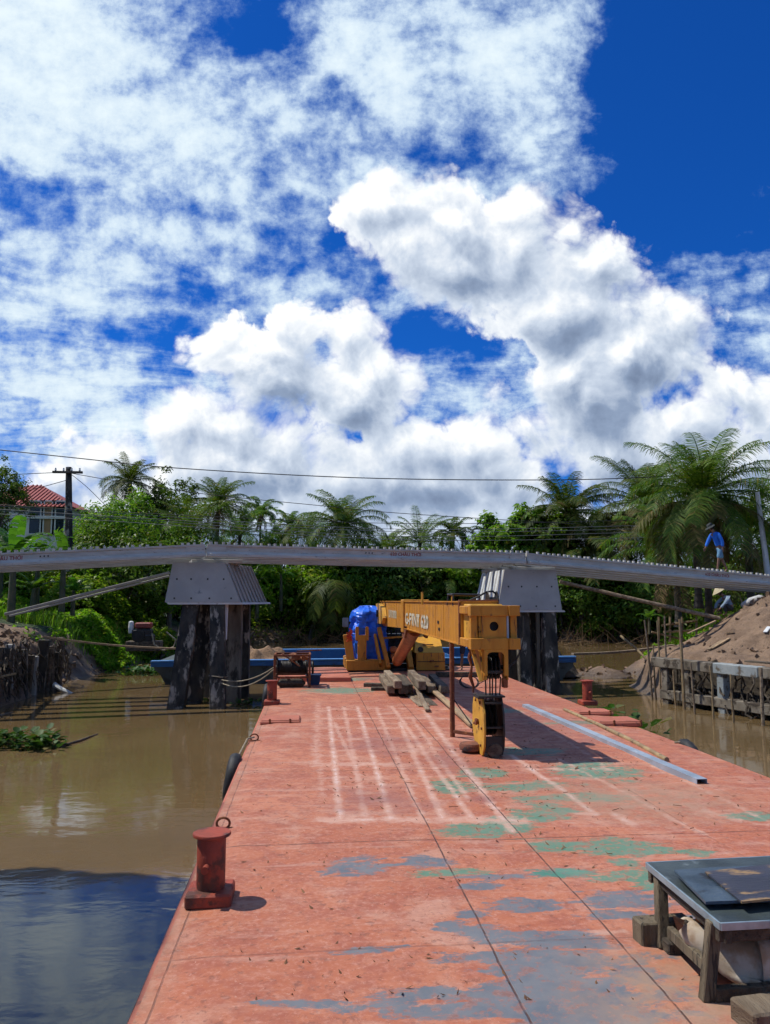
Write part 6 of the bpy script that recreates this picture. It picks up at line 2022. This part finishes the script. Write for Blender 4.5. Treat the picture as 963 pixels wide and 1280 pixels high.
scatter('creeper_cover', 75000, (-22, -6), (30.5, 50), lambda x, y, z, s: (s > .15) & ((s > 1.3) | (y > 34.2)), .17, .6, L_BRIGHT, 'bright creepers and weeds covering the left bank slope', 51)
scatter('tall_creepers', 30000, (-24, -7), (39, 48), lambda x, y, z, s: (s > .6), .22, 1.5, L_BRIGHT, 'tall lush weeds banked up behind the left slope', 57)
scatter('bank_grass', 26000, (-24, -6), (31, 50), lambda x, y, z, s: (s > .2) & (y > 33.5), .035, .7, L_GRASS, 'tall green grass growing on the left bank slope', 52, blade=True)
scatter('far_bank_cover', 30000, (-9, 30), (55, 70), lambda x, y, z, s: (s > .1), .22, 1.7, L_BRIGHT, 'weeds crowding the far bank', 53)
scatter('right_bank_grass', 42000, (13, 32), (34, 62), lambda x, y, z, s: (s > .2) & (z > .1), .05, .9, L_GRASS, 'bright long grass on the low right bank', 54, blade=True)
scatter('right_bank_cover', 20000, (13, 32), (33, 60), lambda x, y, z, s: (s > .8), .16, .6, L_BRIGHT, 'leafy weeds on the low right bank', 55)
# bare twigs and roots at the far water edge
b = MB(); g2 = random.Random(77)
for i in range(260):
    px = g2.choice([g2.uniform(300, 440), g2.uniform(690, 745), g2.uniform(300, 440), g2.uniform(745, 820)]); Y_ = g2.uniform(55.5, 58.5) if px < 700 else g2.uniform(50, 58)
    c = aty(px, 800, Y_); x = c.x
    z = max(GZ(x, Y_), -.1)
    p = Vector((x, Y_, z + g2.uniform(-.1, .2))); d = Vector((g2.uniform(-1, 1), g2.uniform(-.5, .3), g2.uniform(-.1, 1))).normalized() * g2.uniform(.6, 2.2)
    b.tube([p, p + d * .5 + Vector((0, 0, .1)), p + d], [.03, .02, .008], 4, cap=False)
tag(b.build('dry_twigs', DRYF), 'dry twigs and roots tangled at the far water edge', 'twigs', kind='stuff')


# ---- floating water hyacinth
def hyacinth(cx_, cy_, rx, ry, n_, seed, label, hgt=.22, leaf=.11, z0=0):
    rs = np.random.RandomState(seed); Vs = []; Qs = []; k = 0
    for i in range(n_):
        a = rs.uniform(0, 6.28); r = rs.rand() ** .5
        bx, by = cx_ + rx * r * math.cos(a), cy_ + ry * r * math.sin(a)
        az = rs.uniform(0, 6.28); t_ = rs.uniform(.15, .9); L_ = hgt * rs.uniform(.4, 1.2)
        tip = np.array([bx + math.cos(az) * L_ * (1 - t_), by + math.sin(az) * L_ * (1 - t_), z0 + L_ * t_])
        base = np.array([bx, by, z0 - .01]); s_ = np.array([-math.sin(az), math.cos(az), 0]) * .006
        Vs += [base - s_, base + s_, tip + s_, tip - s_]; Qs.append([k, k + 1, k + 2, k + 3]); k += 4
        w = leaf * rs.uniform(.6, 1.2) * .5
        f = np.array([math.cos(az), math.sin(az), rs.uniform(-.2, .9)]); f /= np.linalg.norm(f); s_ = np.array([-math.sin(az), math.cos(az), rs.uniform(-.3, .3)])
        nn = np.cross(f, s_) * w * .25
        c_ = tip + f * w
        Vs += [tip, tip + f * w * .5 + s_ * w * .9 + nn, tip + f * w * 1.5 + s_ * w * .8 + nn, tip + f * w * 2.1, tip + f * w * 1.5 - s_ * w * .8 + nn, tip + f * w * .5 - s_ * w * .9 + nn]
        Qs += [[k, k + 1, k + 2, k + 3], [k, k + 3, k + 4, k + 5]]; k += 6
    return tag(np_mesh('water_hyacinth', np.array(Vs), np.array(Qs), L_HY, smooth=False), label, 'water plant')


c = atz(16, 932, 0); hyacinth(c.x, c.y, 1.0, .55, 260, 1, 'floating clump of water hyacinth at the left frame edge', .30, .17)
c = atz(50, 936, 0); hyacinth(c.x, c.y, .35, .25, 30, 11, 'small outlying tuft of water hyacinth right of the left clump', .26, .16)
c = atz(188, 842, 0); hyacinth(c.x, c.y, 1.0, 1.0, 260, 2, 'water hyacinth mat floating left of the left pier', .3, .2)
c = atz(248, 878, 0); hyacinth(c.x, c.y, .7, .25, 60, 3, 'sparse water plants caught on the left pier piles', .14, .12)
c = atz(310, 880, 0); hyacinth(c.x, c.y, .4, .3, 30, 4, 'few water plants floating between left pier and barge', .1, .14)
c = Vector((XR + .45, 16.2, 0)); hyacinth(c.x, c.y, .35, .9, 150, 5, 'water hyacinth pushed against the right barge side by the far bollard', .75, .18)
c = Vector((XR + .40, 14.6, 0)); hyacinth(c.x, c.y, .25, .35, 60, 6, 'bright leafed water plant rising beside the right deck hatches', .95, .22)
b = MB(); b.tube([atz(74, 934, .0), atz(100, 926, .02), atz(122, 918, .0)], [.035, .03, .02], 6)
tag(b.build('floating_branch', M['timber_dark'], smooth=True), 'dark branch floating right of the left hyacinth clump', 'branch')
b = MB(); b.tube([atz(-5, 897, .0), atz(8, 893, .02), atz(16, 891, .0)], [.04, .05, .02], 6)
tag(b.build('floating_branch', M['timber_dark'], smooth=True), 'short black stick floating near the left wall foot', 'branch')

# ------------------------------------------------------------------ work table in the right foreground
nl = atz(885, 1259, D); fl = atz(830, 1193, D)
TZ = aty(900, 1154, nl.y - .06).z
cn = aty(901, 1155, nl.y - .06); cf = atz(808, 1078, TZ)
tx1 = cn.x + 1.15
tb = thing('work_table', 'low wooden table with a sheet metal top in the right foreground', 'table', ((cn.x + tx1) / 2, (cn.y + cf.y) / 2, D))
b = MB(); lx0 = cn.x
o_ = [(cn.x, cn.y, TZ), (tx1, cn.y + .03, TZ), (tx1, cf.y + .05, TZ), (cf.x, cf.y, TZ)]
b.prism([Vector(p) - Vector((0, 0, .012)) for p in o_], (0, 0, .010)); b.build('table_top', M['tin'], tb)
for (a_, c_) in ((o_[0], o_[1]), (o_[1], o_[2]), (o_[2], o_[3]), (o_[3], o_[0])):
    a_, c_ = Vector(a_), Vector(c_)
    MB().bar(a_ - Vector((0, 0, .02)), c_ - Vector((0, 0, .02)), .012, .042, bev=.002).build('folded_edge', M['tin_edge'], tb)
cen = Vector(((cn.x + tx1) / 2, (cn.y + cf.y) / 2, 0))
b = MB()
for (a_, c_) in ((o_[0], o_[1]), (o_[3], o_[2]), (o_[0], o_[3]), (o_[1], o_[2])):
    a_, c_ = Vector(a_), Vector(c_)
    s = (cen - (a_ + c_) / 2); s.z = 0; s = s.normalized() * .045
    b = MB().bar(a_ + s - Vector((0, 0, .075)), c_ + s - Vector((0, 0, .075)), .04, .075, bev=.004); b.build('apron_board', M['timber_dark'], tb)
TL = surf('grey brown table leg timber', (.10, .075, .045), (.17, .135, .085), 3, (.035, .028, .02), 7, .45, rough=.9, bump=.7, stretch=(4, 4, .5))
def leg(bx, by, tx, ty):
    MB().bar((bx, by, D + .015), (tx, ty, TZ - .03), .072, .062, up=(0, 1, 0), bev=.006).build('leg', TL, tb)
leg(nl.x + .01, nl.y + .03, cn.x + .015, cn.y + .10)
leg(fl.x + .01, fl.y + .03, cf.x + .05, cf.y - .10)
leg(tx1 - .08, nl.y + .03, tx1 - .07, cn.y + .10); leg(tx1 - .08, fl.y + .03, tx1 - .07, cf.y - .10)
MB().bar((nl.x + .05, nl.y + .06, D + .17), (fl.x + .05, fl.y, D + .13), .045, .07, bev=.006).build('side_rail', TL, tb)
MB().bar((nl.x + .05, nl.y + .02, D + .055), (tx1 - .1, nl.y + .02, D + .06), .05, .075, bev=.006).build('front_rail', M['timber_dark'], tb)
MB().bar((nl.x + .05, nl.y + .35, TZ - .17), (tx1 - .1, nl.y + .35, TZ - .17), .04, .05, bev=.006).build('cross_rail', M['timber_dark'], tb)
MB().box((fl.x + .075, fl.y - .02, D + .045), (.15, .10, .09), bev=.008).build('foot_block', M['timber_dark'], tb)


def board(pts, z, th, m, label):
    P_ = [atz(x, y, z) for x, y in pts]
    return tag(MB().prism([p for p in P_], (0, 0, th)).build('flat_board', m), label, 'board', 'boards on the work table')
board([(882.6, 1131), (1010, 1126), (985, 1084), (880, 1088), (843, 1091)], TZ + .028, .016, M['slate'], 'dark blue grey board lying lower on the metal table top')
board([(928, 1130), (1020, 1120), (1005, 1078), (882, 1092)], TZ + .048, .012, M['slate_tan'], 'dark board with tan worn patches, uppermost on the metal table')
tag(MB().bar(Vector((cn.x + .12, cn.y + .45, TZ + .013)), Vector((tx1 - .1, cn.y + .30, TZ + .013)), .05, .024).build('spacer_batten', M['timber_dark']), 'thin dark batten holding the boards off the table top', 'batten')
# timber blocks
p = atz(800, 1188, D); q = atz(850, 1183, D)
w1 = tag(MB().box((p.x + .19, p.y + .07, D + .085), (.36, .14, .15), Euler((0, 0, .06)), bev=.01).build('timber_block', TL), 'squared timber block on deck behind the far table leg', 'timber block')
p = atz(952, 1290, D)
w2 = tag(MB().box((p.x + .06, p.y + .04, D + .06), (.30, .20, .12), Euler((0, 0, .12)), bev=.012).build('timber_block', M['timber']), 'pale worn timber block on deck in the bottom right corner', 'timber block')


# ------------------------------------------------------------------ skinned bodies
def skin_mesh(name, nodes, edges, mat, parent=None, levels=2, root=0, kind=None):
    """nodes: list of (x,y,z,rx[,ry])"""
    me = bpy.data.meshes.new(name)
    me.from_pydata([n_[:3] for n_ in nodes], edges, [])
    o = bpy.data.objects.new(name, me); COL.objects.link(o)
    md = o.modifiers.new('skin', 'SKIN'); md.use_smooth_shade = True; md.branch_smoothing = .4
    if not me.skin_vertices: me.skin_vertices.new()
    for i, n_ in enumerate(nodes):
        sv = me.skin_vertices[0].data[i]
        sv.radius = (n_[3], n_[4] if len(n_) > 4 else n_[3]); sv.use_root = (i == root)
    s = o.modifiers.new('sub', 'SUBSURF'); s.levels = levels; s.render_levels = levels
    dg = bpy.context.evaluated_depsgraph_get(); dg.update()
    ev = bpy.data.meshes.new_from_object(o.evaluated_get(dg))
    bpy.data.objects.remove(o)
    ev.materials.clear(); ev.materials.append(mat); ev.name = name
    ev.polygons.foreach_set('use_smooth', [True] * len(ev.polygons))
    return link(name, ev, parent, kind)


SKIN = surf('sun browned skin', (.17, .085, .05), (.21, .11, .065), 6, rough=.55, bump=.05)
HAIR = surf('black hair', (.012, .010, .009), (.02, .017, .014), 30, rough=.5, bump=.3, bscale=90)


def person(label, base, J, shirt, pants, hat=None, loc_group=None, short=True, grow=1.0):
    """J: joint dict in metres relative to base (x right, y away, z up)"""
    o = thing('person', label, 'person', base)
    B = Vector(base)
    def P(n_): return B + Vector(J[n_]) * grow
    names = ['pelvis', 'belly', 'chest', 'neck', 'head_low', 'head', 'crown', 'shL', 'elL', 'wrL', 'shR', 'elR', 'wrR', 'hipL', 'knL', 'anL', 'toL', 'hipR', 'knR', 'anR', 'toR']
    Rr = dict(pelvis=(.13, .10), belly=(.125, .09), chest=(.15, .10), neck=(.052, .052), head_low=(.068, .075), head=(.082, .095), crown=(.055, .06), shL=(.062, .06), shR=(.062, .06), elL=(.042, .042), elR=(.042, .042),
              wrL=(.028, .026), wrR=(.028, .026), hipL=(.088, .085), hipR=(.088, .085), knL=(.058, .058), knR=(.058, .058), anL=(.036, .038), anR=(.036, .038), toL=(.034, .026), toR=(.034, .026))
    nodes = [(*P(n_), *Rr[n_]) for n_ in names]
    E = [('pelvis', 'belly'), ('belly', 'chest'), ('chest', 'neck'), ('neck', 'head_low'), ('head_low', 'head'), ('head', 'crown'), ('chest', 'shL'), ('shL', 'elL'), ('elL', 'wrL'), ('chest', 'shR'), ('shR', 'elR'), ('elR', 'wrR'),
         ('pelvis', 'hipL'), ('hipL', 'knL'), ('knL', 'anL'), ('anL', 'toL'), ('pelvis', 'hipR'), ('hipR', 'knR'), ('knR', 'anR'), ('anR', 'toR')]
    E = [(names.index(a), names.index(b_)) for a, b_ in E]
    # hands: palm and five short fingers grown from the wrist
    for s in ('L', 'R'):
        w = P('wr' + s); e = P('el' + s); d = (w - e).normalized(); sd_ = d.cross(Vector((0, 1, .2))).normalized(); up_ = sd_.cross(d)
        iw = names.index('wr' + s)
        nodes.append((*(w + d * .055), .030, .017)); ip = len(nodes) - 1; E.append((iw, ip))
        for k, (off, L_) in enumerate(((-.030, .060), (-.010, .072), (.010, .068), (.028, .052))):
            a_ = w + d * .075 + sd_ * off; nodes.append((*a_, .009)); E.append((ip, len(nodes) - 1))
            nodes.append((*(a_ + d * L_ * .55 + up_ * .006), .0085)); E.append((len(nodes) - 2, len(nodes) - 1))
            nodes.append((*(a_ + d * L_ + up_ * .022), .0075)); E.append((len(nodes) - 2, len(nodes) - 1))
        a_ = w + d * .03 - sd_ * .030; nodes.append((*a_, .011)); E.append((ip, len(nodes) - 1))
        nodes.append((*(a_ + d * .030 - sd_ * .022), .0095)); E.append((len(nodes) - 2, len(nodes) - 1))
        nodes.append((*(a_ + d * .055 - sd_ * .024 + up_ * .01), .008)); E.append((len(nodes) - 2, len(nodes) - 1))
    skin_mesh('body', nodes, E, SKIN, o, 1)
    # face, ears, hair
    h = P('head'); f = Vector(J['face']).normalized(); hu = (P('crown') - P('head_low')).normalized(); hs = f.cross(hu).normalized()
    for s in (-1, 1):
        MB().lathe(h + f * .088 + hs * s * .03 + hu * .005, [(.001, -.010), (.009, -.006), (.010, 0), (.009, .006), (.001, .010)], 10).build('eye', M['black'], o)
        MB().box(h + hs * s * .088 - hu * .01, (.018, .03, .055), bev=.008).build('ear', SKIN, o)
    nb_ = MB(); nb_.add([h + f * .088 + hu * .005, h + f * .092 - hu * .03 + hs * .016, h + f * .092 - hu * .03 - hs * .016, h + f * .116 - hu * .028], [(0, 1, 3), (0, 3, 2), (1, 2, 3)]); nb_.build('nose', SKIN, o)
    MB().bar(h + f * .090 - hu * .052 + hs * .022, h + f * .090 - hu * .052 - hs * .022, .008, .008).build('mouth', M['rust'], o)
    skin_mesh('hair', [(*(h - f * .028 + hu * .03), .082, .09), (*(h - f * .02 + hu * .078), .06, .065), (*(h - f * .05 - hu * .03), .062)], [(0, 1), (0, 2)], HAIR, o, 1)
    # clothes
    lerp = lambda a_, b_, t_: P(a_).lerp(P(b_), t_)
    N_ = [(*(lerp('pelvis', 'belly', .1)), .155, .125), (*P('belly'), .15, .115), (*P('chest'), .168, .12), (*lerp('chest', 'neck', .75), .075, .07)]
    E2 = [(0, 1), (1, 2), (2, 3)]
    for s in ('L', 'R'):
        i0 = len(N_); N_ += [(*P('sh' + s), .085, .08), (*lerp('sh' + s, 'el' + s, .5), .076), (*P('el' + s), .068), (*lerp('el' + s, 'wr' + s, .85), .052)]
        E2 += [(2, i0), (i0, i0 + 1), (i0 + 1, i0 + 2), (i0 + 2, i0 + 3)]
    skin_mesh('shirt', N_, E2, shirt, o, 2)
    N_ = [(*lerp('pelvis', 'belly', .25), .148, .118), (*P('pelvis'), .15, .12)]; E2 = [(0, 1)]
    for s in ('L', 'R'):
        i0 = len(N_); N_ += [(*P('hip' + s), .105, .10), (*lerp('hip' + s, 'kn' + s, .55), .095)]; E2 += [(1, i0), (i0, i0 + 1)]
        if short: N_ += [(*lerp('hip' + s, 'kn' + s, .95), .092)]; E2 += [(i0 + 1, i0 + 2)]
        else: N_ += [(*P('kn' + s), .078), (*lerp('kn' + s, 'an' + s, .85), .058)]; E2 += [(i0 + 1, i0 + 2), (i0 + 2, i0 + 3)]
    skin_mesh('shorts' if short else 'trousers', N_, E2, pants, o, 2)
    if hat == 'bucket':
        b = MB(); b.lathe((0, 0, 0), [(.19, -.035), (.175, -.01), (.105, .02), (.10, .10), (.085, .115), (.001, .12)], 22)
    elif hat == 'cone':
        b = MB(); b.lathe((0, 0, 0), [(.235, -.02), (.12, .075), (.001, .16)], 26)
    if hat:
        Mx = Matrix((hs, f, hu)).transposed()
        b.v = [tuple(h + hu * .055 + Mx @ Vector(v)) for v in b.v]
        b.build('hat', surf('dark cloth hat', (.03, .035, .032), (.05, .055, .05), 9, rough=.9) if hat == 'bucket' else surf('woven conical hat', (.48, .42, .28), (.38, .32, .2), 20, rough=.85), o, smooth=True)
    return o


# man walking left on the bridge, leaning forward and looking down
bp_ = on_girder(897, A3, d3) + TR * 1.035; bp_.z += -.03
bp_ = aty(898, 700, bp_.y); bp_.z = (A3 + d3 * ((bp_ - A3 - TR * 1.035).dot(AX) / d3.dot(AX))).z + .0
J = dict(pelvis=(.06, 0, .88), belly=(.02, 0, 1.02), chest=(-.06, 0, 1.27), neck=(-.13, 0, 1.42), head_low=(-.18, -.01, 1.47), head=(-.22, -.01, 1.53), crown=(-.23, 0, 1.61), face=(-.85, -.1, -.5),
         shL=(-.06, -.19, 1.33), elL=(.04, -.24, 1.07), wrL=(.05, -.26, .84), shR=(-.10, .17, 1.33), elR=(-.22, .20, 1.08), wrR=(-.33, .18, .87),
         hipL=(.06, -.09, .84), knL=(-.03, -.10, .46), anL=(-.10, -.10, .08), toL=(-.24, -.10, .03), hipR=(.08, .09, .84), knR=(.20, .10, .47), anR=(.36, .10, .14), toR=(.26, .10, .04))
BLUE = surf('bright blue shirt', (.015, .13, .55), (.02, .16, .62), 4, rough=.8, bump=.15)
DEN = surf('light blue shorts', (.10, .22, .34), (.14, .28, .4), 4, rough=.9, bump=.2)
person('man in bright blue shirt and dark hat walking bent over on the right span', bp_, J, BLUE, DEN, 'bucket', grow=1.10)
# worker crouching on the right mound, back to us
wp_ = aty(911, 770, 26.9); wz = GZ(wp_.x, wp_.y)
J = dict(pelvis=(.12, 0, .24), belly=(.10, .05, .40), chest=(.0, .10, .60), neck=(-.10, .14, .74), head_low=(-.16, .15, .78), head=(-.22, .17, .82), crown=(-.25, .18, .90), face=(-.8, .3, -.5),
         shL=(-.02, -.10, .66), elL=(-.18, -.16, .44), wrL=(-.38, -.12, .25), shR=(-.03, .28, .64), elR=(-.24, .30, .44), wrR=(-.42, .16, .22),
         hipL=(.08, -.10, .24), knL=(-.24, -.16, .42), anL=(-.16, -.16, .08), toL=(-.30, -.17, .03), hipR=(.08, .12, .24), knR=(-.24, .2, .42), anR=(-.16, .2, .08), toR=(-.30, .2, .03))
person('worker in a pale blue grey shirt and conical hat crouching on the right mud mound', (wp_.x, wp_.y, wz), J, surf('pale blue grey shirt', (.26, .34, .42), (.20, .27, .34), 4, rough=.9, bump=.2),
       surf('dark trousers', (.025, .03, .035), (.04, .045, .05), 4, rough=.9, bump=.2), 'cone', short=False)
# person behind the boom, only the legs show
lp = atz(581, 838, D); J = dict(pelvis=(0, 0, .90), belly=(0, 0, 1.04), chest=(0, .01, 1.27), neck=(0, 0, 1.44), head_low=(0, -.01, 1.49), head=(0, -.02, 1.55), crown=(0, -.02, 1.63), face=(.1, -1, -.2),
         shL=(-.19, 0, 1.34), elL=(-.23, -.02, 1.06), wrL=(-.20, -.16, .88), shR=(.19, 0, 1.34), elR=(.23, -.02, 1.06), wrR=(.20, -.16, .88),
         hipL=(-.09, 0, .86), knL=(-.13, -.02, .47), anL=(-.14, 0, .08), toL=(-.17, -.14, .03), hipR=(.09, 0, .86), knR=(.22, -.04, .47), anR=(.34, .06, .08), toR=(.40, -.09, .03))
person('person standing behind the crane boom with only bare legs showing', (lp.x + .05, lp.y, D), J, surf('dull green shirt', (.08, .11, .06), rough=.9), surf('dark shorts', (.03, .03, .04), rough=.9), None)

# motorbike-ish dark machine beside the crouching worker: a small winch with sacks
sk = aty(945, 760, 28.5)
b = MB(); b.tube([aty(x, y, 28.6) for x, y in ((928, 757), (938, 752), (950, 749), (960, 751))], [.08, .15, .17, .12], 10)
tag(b.build('white_sack', surf('white woven sack', (.55, .56, .55), (.42, .43, .43), 5, rough=.9, bump=.4), smooth=True), 'white sack lying on top of the right mound beside the worker', 'sack')

# ------------------------------------------------------------------ dog lying under the table
def dogmat():
    m = bpy.data.materials.new('pale tan dog coat'); m.use_nodes = True
    T = NT(m.node_tree); bs = m.node_tree.nodes['Principled BSDF']
    tc = T.n('ShaderNodeTexCoord').outputs['Object']
    n1 = T.noise(tc, 5, 4, .6); n2 = T.noise(T.v('MULTIPLY', tc, (60, 240, 240)), 1.0, 4, .6)
    col = T.mix(T.ramp(n1, .42, .62), (.50, .43, .33), (.30, .19, .10))
    col = T.mix(T.m('MULTIPLY', n2, .35), col, (.30, .24, .17))
    T.put(bs.inputs['Base Color'], col); bs.inputs['Roughness'].default_value = .9
    b = T.n('ShaderNodeBump'); b.inputs['Strength'].default_value = .5; b.inputs['Distance'].default_value = .004
    T.put(b.inputs['Height'], n2); T.put(bs.inputs['Normal'], b.outputs[0])
    return m
DM = dogmat()
hd = aty(864, 1160, 4.64)
dog = thing('dog', 'pale tan and white dog lying under the metal topped table', 'dog', (hd.x + .35, 4.5, D))
zb = D
ND = [(hd.x + .95, 4.46, zb + .145, .13, .13),   # 0 rump
      (hd.x + .70, 4.44, zb + .165, .155, .155), # 1 loin
      (hd.x + .46, 4.45, zb + .170, .155, .155), # 2 ribs
      (hd.x + .22, 4.52, zb + .160, .12, .12),   # 3 shoulder
      (hd.x + .08, 4.58, zb + .190, .090, .090), # 4 neck
      (hd.x + .00, 4.64, zb + .250, .080, .080), # 5 head back
      (hd.x + .02, 4.72, zb + .255, .066, .062), # 6 face, turned away from us
      (hd.x + .05, 4.81, zb + .225, .036, .034), # 7 muzzle
      (hd.x + .06, 4.86, zb + .215, .026, .024), # 8 nose
      (hd.x + .20, 4.42, zb + .07, .05), (hd.x + .30, 4.36, zb + .038, .034), (hd.x + .42, 4.35, zb + .032, .028), (hd.x + .48, 4.35, zb + .026, .03),
      (hd.x + .18, 4.66, zb + .07, .05), (hd.x + .12, 4.78, zb + .04, .034), (hd.x + .10, 4.90, zb + .032, .028), (hd.x + .10, 4.96, zb + .026, .03),
      (hd.x + .84, 4.36, zb + .10, .09), (hd.x + .66, 4.30, zb + .055, .05), (hd.x + .80, 4.28, zb + .03, .03), (hd.x + .68, 4.27, zb + .026, .03),
      (hd.x + 1.08, 4.50, zb + .08, .03), (hd.x + 1.20, 4.46, zb + .035, .024), (hd.x + 1.24, 4.34, zb + .03, .014)]
ED = [(0, 1), (1, 2), (2, 3), (3, 4), (4, 5), (5, 6), (6, 7), (7, 8), (3, 9), (9, 10), (10, 11), (11, 12), (3, 13), (13, 14), (14, 15), (15, 16), (0, 17), (17, 18), (18, 19), (19, 20), (0, 21), (21, 22), (22, 23)]
skin_mesh('body', ND, ED, DM, dog, 2, root=2)
EM = surf('brown dog ear', (.16, .07, .035), (.24, .12, .06), 8, rough=.9)
for s, (ox, oz, px_, pz_) in enumerate(((-.055, .04, -.115, .105), (.055, .045, .06, .14))):
    c = Vector((hd.x + ox, 4.645, zb + .25 + oz)); tipv = Vector((hd.x + px_, 4.63, zb + .25 + pz_))
    b = MB(); w_ = Vector((-oz, 0, ox)).normalized() * .038
    b.add([c + w_, c - w_, tipv, c + Vector((0, .035, .01)), c + Vector((0, -.022, .005))], [(0, 2, 3), (3, 2, 1), (1, 2, 4), (4, 2, 0), (0, 3, 1, 4)])
    b.build('ear', EM, dog)
for s in (-1, 1):
    MB().lathe((hd.x + .02 + s * .045, 4.765, zb + .285), [(.001, -.010), (.009, -.005), (.010, 0), (.009, .005), (.001, .010)], 10).build('eye', M['black'], dog)
skin_mesh('nose', [(hd.x + .062, 4.875, zb + .222, .014), (hd.x + .064, 4.885, zb + .218, .012)], [(0, 1)], M['black'], dog, 1)

# ------------------------------------------------------------------ unseen roof on posts, added off to the left to shade the water
rf_ = thing('shade_canopy', 'unseen flat roof on posts and a float, added left of the barge to shade the water', 'shade_canopy', (-7.2, 3.5, 0))
MB().box((-7.6, 3.4, .12), (4.2, 13.0, .6), bev=.05).build('float_deck', M['timber'], rf_)
MB().box((-7.6, 3.3, 3.4), (4.0, 12.6, .08), bev=.02).build('upper_floor', M['timber'], rf_)
g = random.Random(8)
ol = [(-10.2, -3.6), (-4.6, -3.6)]
ol += [(-4.62 + g.uniform(-.06, .02), -3.4 + 13.6 * k / 40) for k in range(1, 40)]
ol += [(-4.62 - 5.4 * k / 46, 10.28 + .75 * k / 22 * (1 if k < 22 else 22 / k) + g.uniform(-.07, .05)) for k in range(0, 46)]
MB().prism([(x, y, 7.0) for x, y in ol], (0, 0, .12)).build('roof', M['timber'], rf_)
for y in (-2.8, 1.0, 4.8, 9.0):
    for x in (-9.4, -5.8):
        MB().tube([(x, y, .4), (x, y, 7.0)], .05, 8).build('post', M['bamboo'], rf_)
